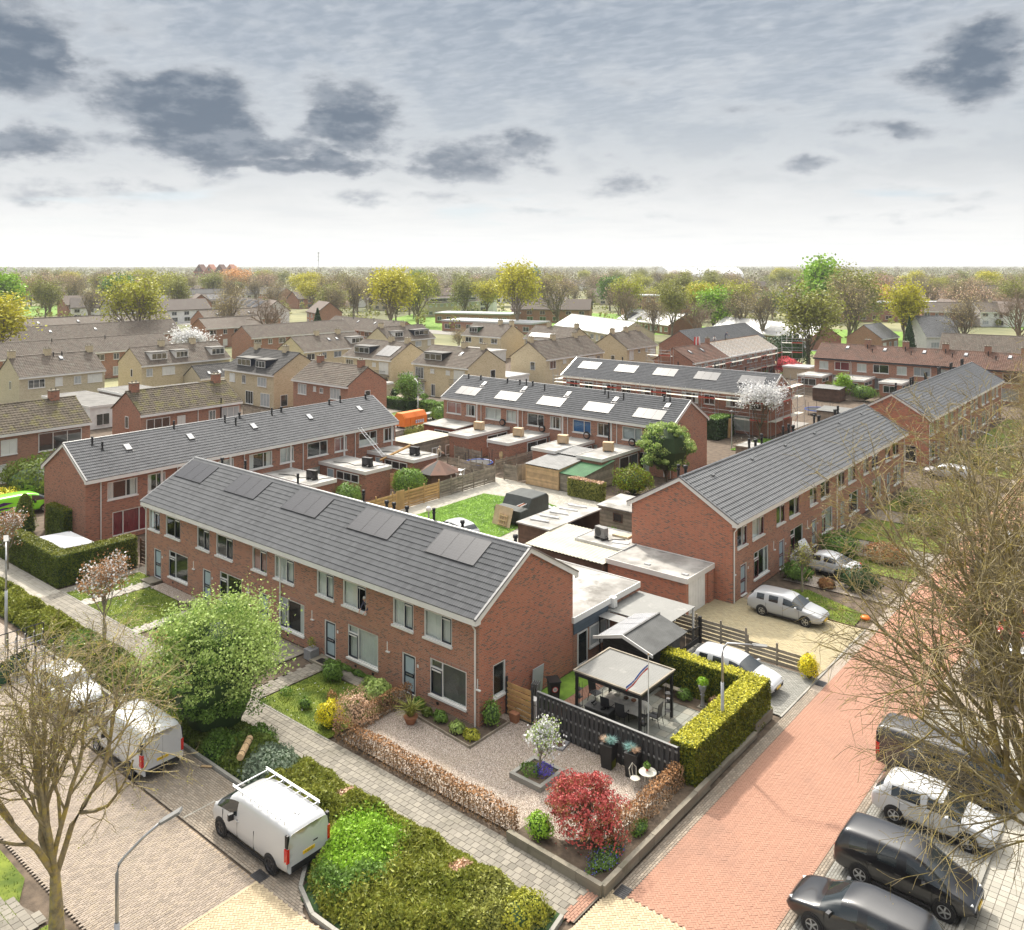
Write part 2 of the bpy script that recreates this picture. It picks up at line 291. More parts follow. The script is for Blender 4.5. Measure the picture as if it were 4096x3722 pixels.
# bark and leaves
pmat('bark',(.105,.085,.058),.95,.3,6,bump=.6,bscale=30,dirt=((.16,.13,.03),3.5,.52,.7));pmat('bark_lichen',(.27,.225,.14),.95,.3,4,bump=.5,bscale=30,dirt=((.46,.36,.09),3.0,.46,.8));pmat('bark_pale',(.27,.235,.175),.95,.2,4);pmat('bark_far',(.2,.165,.12),.95,.25,1);pmat('bark_brown',(.22,.165,.115),.95,.25,1)
leafmat('leaf_yg',(.24,.26,.03),(.36,.34,.05));leafmat('leaf_yellow',(.32,.31,.025),(.44,.40,.04));leafmat('leaf_bud',(.26,.215,.09),(.34,.27,.11),trans=.1);leafmat('leaf_olive',(.17,.185,.04),(.25,.25,.06));leafmat('leaf_green',(.085,.155,.028),(.15,.24,.045));leafmat('leaf_fresh',(.22,.31,.075),(.36,.43,.15));leafmat('leaf_lime',(.16,.29,.025),(.25,.38,.04));leafmat('leaf_dark',(.022,.05,.016),(.045,.085,.026));leafmat('leaf_orange',(.42,.22,.08),(.52,.3,.12));leafmat('leaf_blossom',(.72,.66,.62),(.82,.79,.74),isl=.15);leafmat('leaf_pink',(.55,.30,.26),(.7,.5,.44));leafmat('leaf_copper',(.23,.115,.045),(.34,.19,.09));leafmat('leaf_red',(.27,.045,.045),(.42,.11,.095));leafmat('leaf_redbright',(.55,.07,.09),(.65,.14,.14))
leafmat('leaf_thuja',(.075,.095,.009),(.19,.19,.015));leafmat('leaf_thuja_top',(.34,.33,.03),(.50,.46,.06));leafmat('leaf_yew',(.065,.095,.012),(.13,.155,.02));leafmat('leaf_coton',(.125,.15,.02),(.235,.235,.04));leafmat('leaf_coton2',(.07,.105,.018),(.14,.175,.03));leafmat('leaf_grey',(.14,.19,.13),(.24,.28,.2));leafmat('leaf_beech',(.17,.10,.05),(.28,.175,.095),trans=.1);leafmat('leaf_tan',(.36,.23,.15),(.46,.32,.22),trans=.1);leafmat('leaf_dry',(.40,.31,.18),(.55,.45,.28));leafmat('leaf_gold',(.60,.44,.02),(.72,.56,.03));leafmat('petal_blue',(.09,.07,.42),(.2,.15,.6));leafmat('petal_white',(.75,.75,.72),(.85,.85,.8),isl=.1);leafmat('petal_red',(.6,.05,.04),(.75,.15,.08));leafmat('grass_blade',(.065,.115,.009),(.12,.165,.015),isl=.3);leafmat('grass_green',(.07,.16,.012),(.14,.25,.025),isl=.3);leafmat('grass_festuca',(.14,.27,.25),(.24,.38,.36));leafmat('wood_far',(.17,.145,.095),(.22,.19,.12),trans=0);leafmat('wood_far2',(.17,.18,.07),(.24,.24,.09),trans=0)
# ------------------------------------------------------------------ mesh builder
def np_mesh(name,V,F,mats,mi=None,smooth=False,uv=None):
 """V (n,3); F list of equal-size index arrays (each (m,k))"""
 me=bpy.data.meshes.new(name);V=np.asarray(V,dtype=np.float32)
 if isinstance(F,np.ndarray):F=[F]
 loops=np.concatenate([f.reshape(-1)for f in F]).astype(np.int32)
 sizes=np.concatenate([np.full(len(f),f.shape[1],np.int32)for f in F]);starts=np.concatenate([[0],np.cumsum(sizes)[:-1]]).astype(np.int32)
 me.vertices.add(len(V));me.vertices.foreach_set('co',V.reshape(-1));me.loops.add(len(loops));me.loops.foreach_set('vertex_index',loops)
 me.polygons.add(len(sizes));me.polygons.foreach_set('loop_start',starts);me.polygons.foreach_set('loop_total',sizes)
 if mi is not None:me.polygons.foreach_set('material_index',np.asarray(mi,np.int32))
 if smooth:me.polygons.foreach_set('use_smooth',np.ones(len(sizes),bool))
 for m in mats:me.materials.append(MATS[m]if isinstance(m,str)else m)
 me.update(calc_edges=True)
 if not smooth:me.shade_flat()
 return me
def place(name,me,parent=None,loc=(0,0,0),rz=0):
 o=bpy.data.objects.new(name,me);COL.objects.link(o);o.location=loc;o.rotation_euler=(0,0,rz)
 if parent is not None:o.parent=parent
 return o
def tag(o,label=None,cat=None,group=None,kind=None):
 if label:o['label']=label
 if cat:o['category']=cat
 if group:o['group']=group
 if kind:o['kind']=kind
 return o
def empty(name,loc=(0,0,0),rz=0,label=None,cat=None,group=None):
 o=bpy.data.objects.new(name,None);COL.objects.link(o);o.location=loc;o.rotation_euler=(0,0,rz);o.empty_display_size=.2
 return tag(o,label,cat,group)
class MB:
 def __init__(s):s.v=[];s.f=[];s.m=[]
 def add(s,vs,fs,mi=0):
  k=len(s.v);s.v.extend(vs);s.f.extend([tuple(i+k for i in f)for f in fs]);s.m.extend([mi]*len(fs));return s
 def box(s,x0,x1,y0,y1,z0,z1,mi=0):
  return s.add([(x0,y0,z0),(x1,y0,z0),(x1,y1,z0),(x0,y1,z0),(x0,y0,z1),(x1,y0,z1),(x1,y1,z1),(x0,y1,z1)],
  [(0,3,2,1),(4,5,6,7),(0,1,5,4),(1,2,6,5),(2,3,7,6),(3,0,4,7)],mi)
 def cbox(s,c,d,rz=0,mi=0,rx=0,ry=0):
  M=Matrix.Translation(c)@Matrix.Rotation(rz,4,'Z')@Matrix.Rotation(ry,4,'Y')@Matrix.Rotation(rx,4,'X');h=[x/2 for x in d]
  vs=[tuple(M@Vector((sx*h[0],sy*h[1],sz*h[2])))for sz in(-1,1)for sx,sy in((-1,-1),(1,-1),(1,1),(-1,1))]
  return s.add(vs,[(0,3,2,1),(4,5,6,7),(0,1,5,4),(1,2,6,5),(2,3,7,6),(3,0,4,7)],mi)
 def prism(s,poly,z0,z1,mi=0):
  n=len(poly);return s.add([(x,y,z0)for x,y in poly]+[(x,y,z1)for x,y in poly],[tuple(range(n))[::-1],tuple(range(n,2*n))]+[(i,(i+1)%n,n+(i+1)%n,n+i)for i in range(n)],mi)
 def xprism(s,poly,x0,x1,mi=0):  # poly in (y, z) pushed along x
  n=len(poly);return s.add([(x0,y,z)for y,z in poly]+[(x1,y,z)for y,z in poly],[tuple(range(n)),tuple(range(n,2*n))[::-1]]+[((i+1)%n,i,n+i,n+(i+1)%n)for i in range(n)],mi)
 def tube(s,pts,r,n=6,mi=0,cap=True):
  rs=r if isinstance(r,(list,tuple))else[r]*len(pts);P=[Vector(p)for p in pts];k=len(s.v);up=Vector((0,0,1))
  for i,p in enumerate(P):
   d=(P[min(i+1,len(P)-1)]-P[max(i-1,0)]).normalized();a=d.cross(up if abs(d.z)<.95 else Vector((1,0,0))).normalized();b=a.cross(d)
   for j in range(n):
    t=2*math.pi*j/n;s.v.append(tuple(p+(a*math.cos(t)+b*math.sin(t))*rs[i]))
  fs=[(k+i*n+j,k+i*n+(j+1)%n,k+(i+1)*n+(j+1)%n,k+(i+1)*n+j)for i in range(len(P)-1)for j in range(n)]
  if cap:fs+=[tuple(k+j for j in range(n))[::-1],tuple(k+(len(P)-1)*n+j for j in range(n))]
  s.f.extend(fs);s.m.extend([mi]*len(fs));return s
 def lathe(s,prof,c=(0,0),n=12,mi=0):
  k=len(s.v)
  for r,z in prof:
   for j in range(n):t=2*math.pi*j/n;s.v.append((c[0]+r*math.cos(t),c[1]+r*math.sin(t),z))
  fs=[(k+i*n+j,k+i*n+(j+1)%n,k+(i+1)*n+(j+1)%n,k+(i+1)*n+j)for i in range(len(prof)-1)for j in range(n)]
  fs+=[tuple(k+j for j in range(n))[::-1],tuple(k+(len(prof)-1)*n+j for j in range(n))]
  s.f.extend(fs);s.m.extend([mi]*len(fs));return s
 def mesh(s,name,mats,smooth=False,uv=True):
  mats=[mats]if isinstance(mats,str)else mats
  me=bpy.data.meshes.new(name);me.from_pydata(s.v,[],s.f)
  for m in mats:me.materials.append(MATS[m])
  me.polygons.foreach_set('material_index',s.m)
  if smooth:me.polygons.foreach_set('use_smooth',[True]*len(s.f))
  me.update()
  if uv:auto_uv(me)
  return me
 def build(s,name,mats,parent=None,loc=(0,0,0),rz=0,smooth=False,uv=True):
  return place(name,s.mesh(name,mats,smooth,uv),parent,loc,rz)
def auto_uv(me):
 n=len(me.loops);vi=np.empty(n,np.int32);me.loops.foreach_get('vertex_index',vi)
 co=np.empty(len(me.vertices)*3,np.float32);me.vertices.foreach_get('co',co);co=co.reshape(-1,3)
 nm=np.empty(len(me.polygons)*3,np.float32);me.polygons.foreach_get('normal',nm);nm=np.abs(nm.reshape(-1,3))
 lt=np.empty(len(me.polygons),np.int32);me.polygons.foreach_get('loop_total',lt);ln=np.repeat(nm,lt,axis=0);c=co[vi]
 horiz=ln[:,2]>.5;xd=(ln[:,0]>=ln[:,1])&~horiz
 u=np.where(xd,c[:,1],c[:,0]);v=np.where(horiz,c[:,1]*np.where(ln[:,2]<.98,1/np.maximum(ln[:,2],.3),1),c[:,2])
 lay=me.uv_layers.new(name='UVMap');lay.data.foreach_set('uv',np.stack([u,v],1).astype(np.float32).reshape(-1))
def mb():return MB()
def copy_tree(o,parent=None):
 c=o.copy();COL.objects.link(c)
 if parent is not None:c.parent=parent
 for ch in o.children:copy_tree(ch,c)
 return c
def clone(o,loc,rz=0,label=None,scale=None):
 c=copy_tree(o);c.location=loc;c.rotation_euler=(0,0,rz)
 if label:c['label']=label
 if scale:c.scale=(scale,)*3 if isinstance(scale,(int,float))else scale
 return c
 # ================================================================== vehicle bodies and figures (evaluated once while the scene is empty)
def evalmesh(ob):
 dg=bpy.context.evaluated_depsgraph_get();me=bpy.data.meshes.new_from_object(ob.evaluated_get(dg));d=ob.data;bpy.data.objects.remove(ob);bpy.data.meshes.remove(d);return me
def split_mats(me):
 n=len(me.polygons);mi=np.empty(n,np.int32);me.polygons.foreach_get('material_index',mi);ls=np.empty(n,np.int32);me.polygons.foreach_get('loop_start',ls);vi=np.empty(len(me.loops),np.int32);me.loops.foreach_get('vertex_index',vi)
 co=np.empty(len(me.vertices)*3,np.float32);me.vertices.foreach_get('co',co);co=co.reshape(-1,3);q=vi[ls[:,None]+np.arange(4)[None]];out={}
 for m in np.unique(mi):
  f=q[mi==m];u,inv=np.unique(f.ravel(),return_inverse=True);out[int(m)]=(co[u],inv.reshape(-1,4))
 return out
def car_body(W_,st,level=2):
 """st: stations (x, low, belt, top, half width at belt, half width at roof, side tag to next, top tag to next)"""
 b=mb();n=15
 for x,zl,zb,zt,wb,wt,sg,tg in st:
  if zt>zb+.03:h=[(0,zl),(wb*.88,zl),(wb,zl+.16),(wb*1.01,zl+(zb-zl)*.6),(wb*.985,zb),(wt,zt-.075),(wt*.84,zt),(0,zt+.02)]
  else:h=[(0,zl),(wb*.88,zl),(wb,zl+.12),(wb*1.01,zl+(zb-zl)*.6),(wb*.97,zb-.05),(wb*.9,zb-.01),(wb*.6,zb+.01),(0,zb+.025)]
  ring=[(x,-y,z)for y,z in h]+[(x,y,z)for y,z in h[-2:0:-1]];b.v+=ring
 k=14
 for i in range(len(st)-1):
  for j in range(k):
   a=i*k+j;c=i*k+(j+1)%k;mi=0
   sg,tg=st[i][6],st[i][7]
   if j in(4,9)and sg:mi=10+2*i+(1 if j==9 else 0)
   if j in(5,6,7,8)and tg:mi=2 if tg=='f' else 3
   b.f.append((a,c,c+k,a+k));b.m.append(mi)
 b.f.append(tuple(range(k)));b.m.append(0);b.f.append(tuple((len(st)-1)*k+j for j in range(k))[::-1]);b.m.append(0)
 me=bpy.data.meshes.new('tmp');me.from_pydata(b.v,[],b.f)
 for i in range(10+2*len(st)):me.materials.append(MATS['car_trim'])
 me.polygons.foreach_set('material_index',b.m);me.update()
 o=bpy.data.objects.new('tmp',me);COL.objects.link(o);o.modifiers.new('s','SUBSURF').levels=level
 return split_mats(evalmesh(o))
def S(x,zl,zb,zt,wb,wt,sg='',tg=''):return(x,zl,zb,zt,wb,wt,sg,tg)
BODY={}
w=.90
BODY['hatch']=dict(L=4.3,W=1.8,ax=(-1.3,1.32),r=.32,g=car_body(1.8,[S(-2.2,.5,.68,.68,w*.80,w*.7),S(-2.17,.34,.9,.92,w*.9,w*.76),S(-2.1,.26,1.0,1.04,w*.97,w*.78,'','r'),S(-1.7,.2,1.02,1.44,w,w*.74,'',''),S(-1.5,.2,1.01,1.49,w,w*.77,'g'),S(-.75,.2,1.0,1.54,w,w*.79,'g'),S(-.28,.2,.99,1.55,w,w*.79),S(-.18,.2,.99,1.55,w,w*.79,'g'),S(.42,.2,.98,1.49,w,w*.76,'g','f'),S(1.2,.2,.97,1.03,w*.99,w*.80),S(1.35,.2,.95,.95,w*.98,w),S(1.85,.24,.84,.84,w*.93,w),S(2.1,.3,.7,.7,w*.84,w),S(2.18,.42,.58,.58,w*.74,w)]))
BODY['wagon']=dict(L=4.7,W=1.8,ax=(-1.35,1.4),r=.32,g=car_body(1.8,[S(-2.36,.5,.7,.7,w*.82,w*.7),S(-2.33,.34,.92,.94,w*.92,w*.76),S(-2.26,.26,1.0,1.06,w*.97,w*.78,'','r'),S(-1.95,.2,1.01,1.40,w,w*.75,'',''),S(-1.8,.2,1.0,1.45,w,w*.77,'g'),S(-1.12,.2,.99,1.49,w,w*.79),S(-1.05,.2,.99,1.49,w,w*.79,'g'),S(-.2,.2,.98,1.51,w,w*.79),S(-.1,.2,.98,1.51,w,w*.79,'g'),S(.5,.2,.97,1.45,w,w*.76,'g','f'),S(1.3,.2,.95,1.0,w*.99,w*.80),S(1.45,.2,.93,.93,w*.98,w),S(2.0,.24,.83,.83,w*.93,w),S(2.28,.3,.7,.7,w*.83,w),S(2.36,.42,.58,.58,w*.74,w)]))
BODY['coupe']=dict(L=4.75,W=1.82,ax=(-1.38,1.42),r=.33,g=car_body(1.82,[S(-2.38,.5,.7,.7,w*.82,w),S(-2.34,.34,.88,.88,w*.92,w),S(-2.2,.26,.98,.98,w*.96,w),S(-1.85,.2,1.0,1.03,w*.98,w*.76,'','r'),S(-1.05,.2,.99,1.36,w,w*.72,'g',''),S(-.6,.2,.97,1.44,w,w*.76,'g'),S(-.2,.2,.96,1.46,w,w*.77),S(-.1,.2,.96,1.46,w,w*.77,'g'),S(.45,.2,.95,1.39,w,w*.74,'g','f'),S(1.2,.2,.93,.98,w*.99,w*.80),S(1.35,.2,.91,.91,w*.98,w),S(2.0,.24,.82,.82,w*.93,w),S(2.3,.3,.68,.68,w*.83,w),S(2.38,.42,.56,.56,w*.74,w)]))
BODY['mpv']=dict(L=4.6,W=1.85,ax=(-1.35,1.4),r=.33,g=car_body(1.85,[S(-2.3,.5,.7,.7,w*.84,w*.7),S(-2.28,.34,1.0,1.05,w*.95,w*.8),S(-2.22,.26,1.06,1.2,w,w*.8,'','r'),S(-2.02,.2,1.07,1.58,w*1.02,w*.78,'',''),S(-1.85,.2,1.07,1.64,w*1.02,w*.8,'g'),S(-1.0,.2,1.05,1.68,w*1.02,w*.82),S(-.9,.2,1.05,1.68,w*1.02,w*.82,'g'),S(0,.2,1.03,1.68,w*1.02,w*.82),S(.1,.2,1.03,1.67,w*1.02,w*.82,'g'),S(.75,.2,1.02,1.57,w*1.02,w*.78,'g','f'),S(1.55,.2,1.0,1.05,w,w*.82),S(1.65,.22,.97,.97,w*.97,w),S(2.05,.26,.84,.84,w*.9,w),S(2.3,.4,.62,.62,w*.78,w)]))
def van(L,H_,w,nose,side=False):
 r=-L/2;f=L/2
 sg='g' if side else ''
 return[S(r-.02,.34,1.12,H_-.16,w*.97,w*.85),S(r,.33,1.12,H_-.13,w*.98,w*.85),S(r+.14,.3,1.12,H_-.01,w,w*.87),S(r+.5,.26,1.12,H_,w,w*.87,sg),S(-.6,.26,1.12,H_,w,w*.87),S(-.5,.26,1.12,H_,w,w*.87,sg),S(f-nose-1.05,.26,1.12,H_-.01,w,w*.87),S(f-nose-.95,.26,1.12,H_-.02,w,w*.87,'g'),S(f-nose-.2,.26,1.1,H_-.16,w,w*.82,'g','f'),S(f-nose+.62,.26,1.1,1.16,w*.99,w*.82),S(f-nose+.75,.26,1.06,1.06,w*.97,w),S(f-.25,.3,.92,.92,w*.9,w),S(f-.03,.36,.7,.7,w*.82,w),S(f,.45,.6,.6,w*.76,w)]
BODY['van']=dict(L=5.1,W=1.94,ax=(-1.6,1.62),r=.34,g=car_body(1.94,van(5.1,1.87,.97,1.12)));BODY['bus']=dict(L=5.2,W=1.92,ax=(-1.55,1.6),r=.34,g=car_body(1.92,van(5.2,1.98,.96,.95,True)));BODY['tallvan']=dict(L=4.9,W=1.95,ax=(-1.5,1.55),r=.34,g=car_body(1.95,van(4.9,2.1,.975,.95)))
for k_,bd in BODY.items():bd['meshes']={m:np_mesh('shell',V,F,['car_trim'],smooth=True)for m,(V,F)in bd['g'].items()}
# people: one skinned body each
def figure(name,joints,edges,mats):
 """joints: name -> (x, y, z, r, material index); skin and subdivision"""
 ks=list(joints);me=bpy.data.meshes.new('tmp');me.from_pydata([joints[k][:3]for k in ks],[(ks.index(a),ks.index(b))for a,b in edges],[])
 o=bpy.data.objects.new('tmp',me);COL.objects.link(o);o.modifiers.new('skin','SKIN');me.skin_vertices
 for v,k in zip(me.skin_vertices[0].data,ks):v.radius=(joints[k][3],joints[k][3]*joints[k][5]if len(joints[k])>5 else joints[k][3]);v.use_root=k=='pelvis'
 o.modifiers.new('s','SUBSURF').levels=2;m=evalmesh(o);m.materials.clear()
 for mt in mats:m.materials.append(MATS[mt])
 co=np.array([joints[k][:3]for k in ks])
 for p in m.polygons:
  d=((co-np.array(p.center))**2).sum(1);p.material_index=joints[ks[int(d.argmin())]][4];p.use_smooth=True
 return m
def person_mesh(name,mats,lean=0.,bend=0.,arms=((.35,.2),(.35,-.2)),seated=False,kneel=False):
 """standing or kneeling adult, 1.7 m; x forward. mats: skin, top, trousers, shoes"""
 hz=.55 if kneel else .92;f=math.sin(bend);c=math.cos(bend)
 up=lambda h:(f*h,0,hz+c*h)
 J={'pelvis':(*up(0),.13,2,1.25),'waist':(*up(.16),.125,1,1.2),'chest':(*up(.36),.14,1,1.3),'neckb':(*up(.5),.07,1),'neck':(*up(.56),.05,0),'chin':(*up(.63),.07,0),'head':(*up(.71),.095,0),'crown':(*up(.79),.075,0)}
 E_=[('pelvis','waist'),('waist','chest'),('chest','neckb'),('neckb','neck'),('neck','chin'),('chin','head'),('head','crown')]
 for s,sd in((1,'l'),(-1,'r')):
  ax,ay=arms[0 if s>0 else 1];sx,sy,sz=up(.46);sy=.19*s
  J['sh'+sd]=(sx,sy,sz,.06,1);J['el'+sd]=(sx+ax*.5,sy+.06*s,sz-.26,.045,1);J['wr'+sd]=(sx+ax*1.3,sy+.02*s,sz-.42,.032,0);J['palm'+sd]=(sx+ax*1.5,sy,sz-.48,.035,0,.5)
  E_+=[('neckb','sh'+sd),('sh'+sd,'el'+sd),('el'+sd,'wr'+sd),('wr'+sd,'palm'+sd)]
  for q in range(4):nm='f%d'%q+sd;J[nm]=(sx+ax*1.62,sy+(q-1.5)*.02,sz-.56+abs(q-1.5)*.01,.009,0);E_.append(('palm'+sd,nm))
  J['th'+sd]=(sx+ax*1.6,sy-.05*s,sz-.5,.01,0);E_.append(('palm'+sd,'th'+sd))
  if kneel:J['hip'+sd]=(0,.1*s,hz-.06,.09,2);J['kn'+sd]=(.36,.12*s,.42,.065,2);J['an'+sd]=(.3,.12*s,.08,.045,2);J['toe'+sd]=(.5,.13*s,.04,.04,3,.6)
  else:J['hip'+sd]=(0,.1*s,hz-.08,.095,2);J['kn'+sd]=(.03,.11*s,.48,.065,2);J['an'+sd]=(-.02,.11*s,.08,.045,2);J['toe'+sd]=(.17,.12*s,.04,.04,3,.6)
  E_+=[('pelvis','hip'+sd),('hip'+sd,'kn'+sd),('kn'+sd,'an'+sd),('an'+sd,'toe'+sd)]
 return figure(name,J,E_,mats),Vector(up(.71))
FIG={'window':person_mesh('woman',['skin','cloth_dark','cloth_dark','black_plastic'],bend=.45,arms=((.22,0),(.22,0))),'yard':person_mesh('yard',['skin','cloth_beige','cloth_beige','black_plastic'],bend=.35),'roofer':person_mesh('roofer',['skin','cloth_white','cloth_dark','black_plastic'],bend=.8,kneel=True,arms=((.4,0),(.3,0))),'roofer2':person_mesh('roofer2',['skin','cloth_dark','cloth_dark','black_plastic'],bend=.6)}
TXT={}
def text_mesh(s,size):
 c=bpy.data.curves.new('tmp','FONT');c.body=s;c.size=size;c.align_x='CENTER';c.align_y='CENTER';c.extrude=.001
 o=bpy.data.objects.new('tmp',c);COL.objects.link(o);dg=bpy.context.evaluated_depsgraph_get();me=bpy.data.meshes.new_from_object(o.evaluated_get(dg));bpy.data.objects.remove(o);bpy.data.curves.remove(c);TXT[s]=me
for s_,z_ in(('V-422-JD',.1),('59-BLD-6',.1),('ZZ-40-K',.1),('N',.4),('R',.4),('D',.4),('30',.16)):text_mesh(s_,z_)
# ================================================================== ground
def inpoly(P,poly):
 x,y=P[:,0],P[:,1];c=np.zeros(len(P),bool);n=len(poly)
 for i in range(n):
  x0,y0=poly[i];x1,y1=poly[(i+1)%n]
  k=((y0>y)!=(y1>y))&(x<(x1-x0)*(y-y0)/((y1-y0)or 1e-9)+x0);c^=k
 return c
def rect(x0,x1,y0,y1):return[(x0,y0),(x1,y0),(x1,y1),(x0,y1)]
def sheet(name,poly,z,mat,thick=.0):
 b=mb();b.add([(x,y,z)for x,y in poly],[tuple(range(len(poly)))])
 o=b.build(name,mat);tag(o,kind='structure');return o
def fit(poly):
 a=np.array(poly);return a.min(0),a.max(0)
def herring(poly,ang,L=.2,W=.1):
 lo,hi=fit(poly);c=(lo+hi)/2;r=np.hypot(*(hi-lo))/2+.5;k=int(r/W)+2
 I,J=np.meshgrid(np.arange(-k,k),np.arange(-k,k),indexing='ij');I=I.ravel();J=J.ravel();m=(I-J)%4
 h=m==0;v=m==3
 C=np.concatenate([np.stack([(I[h]+1)*W,(J[h]+.5)*W],1),np.stack([(I[v]+.5)*W,(J[v]+1)*W],1)])
 A=np.concatenate([np.zeros(h.sum()),np.full(v.sum(),math.pi/2)])
 ca,sa=math.cos(ang),math.sin(ang);C=np.stack([C[:,0]*ca-C[:,1]*sa+c[0],C[:,0]*sa+C[:,1]*ca+c[1]],1)
 k=inpoly(C,poly);return C[k],A[k]+ang
def courses(poly,along_y=False,L=.2,W=.1,off=.5):
 lo,hi=fit(poly)
 if along_y:lo,hi=lo[::-1],hi[::-1]
 nx=int((hi[0]-lo[0])/L)+3;ny=int((hi[1]-lo[1])/W)+2
 I,J=np.meshgrid(np.arange(-1,nx),np.arange(0,ny),indexing='ij');I=I.ravel();J=J.ravel()
 C=np.stack([lo[0]+(I+.5+off*(J%2))*L,lo[1]+(J+.5)*W],1);A=np.zeros(len(C))
 if along_y:C=C[:,::-1].copy();A+=math.pi/2
 k=inpoly(C,poly);return C[k],A[k]
def slabs_mesh(name,C,A,L,W,z,mat,gap=.008,jit=.0018,seed=1):
 g=np.random.default_rng(seed);n=len(C);l=(L-gap)/2;w=(W-gap)/2;b=min(.006,gap)
 base=np.array([(-l,-w,-.03),(l,-w,-.03),(l,w,-.03),(-l,w,-.03),(-l+b,-w+b,0),(l-b,-w+b,0),(l-b,w-b,0),(-l+b,w-b,0)])
 V=np.repeat(base[None],n,0);ca,sa=np.cos(A)[:,None],np.sin(A)[:,None]
 X=V[...,0]*ca-V[...,1]*sa+C[:,:1];Y=V[...,0]*sa+V[...,1]*ca+C[:,1:2]
 Z=V[...,2]+z+g.normal(0,jit,n)[:,None]+(V[...,0]*g.normal(0,.006,n)[:,None])
 f=np.array([(4,5,6,7),(0,1,5,4),(1,2,6,5),(2,3,7,6),(3,0,4,7)])
 F=(f[None]+np.arange(n)[:,None,None]*8).reshape(-1,4)
 return np_mesh(name,np.stack([X,Y,Z],-1).reshape(-1,3),F,[mat])
def paving(surface,poly,mode,z,mat,joint,L=.2,W=.1,ang=0,piece='paver',parts=300,far=None,gap=.008):
 """surface: the bed as a structure sheet; pieces near the camera are objects of their own, the rest one part"""
 s=sheet(surface,poly,z-.012,joint)
 C,A=herring(poly,ang,L,W)if mode=='herring' else courses(poly,mode=='y',L,W,0 if mode=='grid' else .5)
 d=C[:,0]*-.6377+C[:,1]*.7702;t=(C[:,0]*.7703+C[:,1]*.6378)/d
 vis=(np.abs(t)<.60)&(d>27.8);order=np.argsort(np.where(vis,d,1e5));near=order[:parts];rest=order[parts:]
 if len(rest):tag(place(piece+'s',slabs_mesh(piece+'s',C[rest],A[rest],L,W,z,mat,gap),s),kind='stuff')
 one=slabs_mesh(piece,np.zeros((1,2)),np.zeros(1),L,W,0,mat,gap,0)
 for i in near:place(piece,one,s,(C[i,0],C[i,1],z+R.gauss(0,.003)),A[i])
 return s
brick('tex_red',((.36,.18,.125),(.42,.20,.135),(.44,.235,.17)),(.28,.19,.15),.2,.1,ms=.006,rot=.785)
brick('tex_street',((.27,.225,.19),(.33,.28,.235),(.36,.3,.24)),(.18,.155,.12),.2,.1,ms=.007)
brick('tex_slab',((.30,.28,.24),(.37,.345,.30),(.42,.39,.33)),(.2,.19,.15),.3,.3,ms=.009)
g=mb();g.add([(-9000,-3000,-.09),(7000,-3000,-.09),(7000,12000,-.09),(-9000,12000,-.09)],[(0,1,2,3)]);tag(g.build('ground','country'),kind='structure')
sheet('yard_ground',rect(-135,5,-5,185),-.06,'soil')
# cross street with its parking bays, raised junction, red residential street
SW0,SW1=23.35,25.02
paving('street_pavement',rect(-46,-26.5,12.85,17.75),'y',0,'paver_street','joint_pale')
sheet('street',rect(-135,-46,12.85,17.75),-.008,'tex_street')
paving('parking_pavement',rect(-46,-26.4,17.85,20.45),'x',0,'paver_bay','joint_sand',parts=200)
sheet('parking_lane',rect(-135,-46,17.85,20.5),-.010,'tex_street')
BED=[(-52,20.75),(-26.7,20.7),(-25.9,19.7),(-24.9,18.6),(-23.6,18.1),(-21.4,18.15),(-19.3,19.2),(-17.8,20.9),(-17.05,22.4),(-17.15,23.3),(-52,23.3)]
JUN=[(-26.45,9),(-10.9,9),(-10.9,25.5),(-16.55,25.5),(-16.6,23.2),(-16.85,22.3),(-17.6,20.7),(-19.1,19.0),(-21.3,17.95),(-23.8,17.75),(-26.45,17.75)]
paving('junction_pavement',JUN,'herring',0.002,'paver_beige','joint_pale',ang=rad(45))
paving('street_edge',[(-26.4,17.75),(-23.8,17.75),(-25.1,18.55),(-26.4,20.4)],'x',.001,'paver_bay','joint_sand',parts=60)
paving('red_pavement',rect(-15.9,-11.35,25.55,52),'herring',0,'paver_red','joint_red',ang=rad(45),gap=.004)
sheet('red_street',rect(-15.9,-11.3,52,175),-.004,'tex_red')
paving('gutter_strip',rect(-16.45,-15.92,25.2,44),'y',-.01,'paver_bay','joint_sand',parts=120)
sheet('gutter_lane',rect(-16.45,-15.92,44,150),-.012,'tex_street')
paving('bay_edge_strip',rect(-11.33,-11.0,25.6,46),'y',.001,'paver_bay','joint_sand',parts=60)
paving('bay_pavement',rect(-10.98,-6.65,24,46.5),'y',0,'paver_grey','joint_sand',parts=240)
sheet('bay_street',rect(-11.3,-6.65,46.5,120),-.010,'tex_street')
paving('right_pavement',rect(-6.6,-2.5,24,50),'grid',.0,'paver_pale','joint_sand',.3,.3,piece='slab',parts=150)
sheet('right_walk',rect(-6.6,-2,50,120),-.008,'tex_slab')
for i in range(4):  # bay dividers of pale pavers
 paving('bay_divider',rect(-10.98,-6.7,29.9+i*2.55+(2.6 if i>1 else 0),30.25+i*2.55+(2.6 if i>1 else 0)),'x',.006,'paver_pale','joint_sand',parts=0)
paving('cobble_strip',[(-10.9,43.6),(-6.7,43.6),(-6.7,45.9),(-10.9,45.9)],'x',.008,'paver_pale','joint_sand',.12,.12,piece='cobble',parts=120,gap=.02)
paving('sidewalk',rect(-60,-17.2,SW0,SW1),'x',.03,'slab','joint_sand',.3,.3,piece='slab',parts=300)
sheet('sidewalk_far',rect(-100,-60,SW0,SW1),.018,'tex_slab')
paving('red_walk_strip',rect(-17.2,-16.65,SW0,24.9),'y',.028,'paver_red','joint_sand',parts=100)
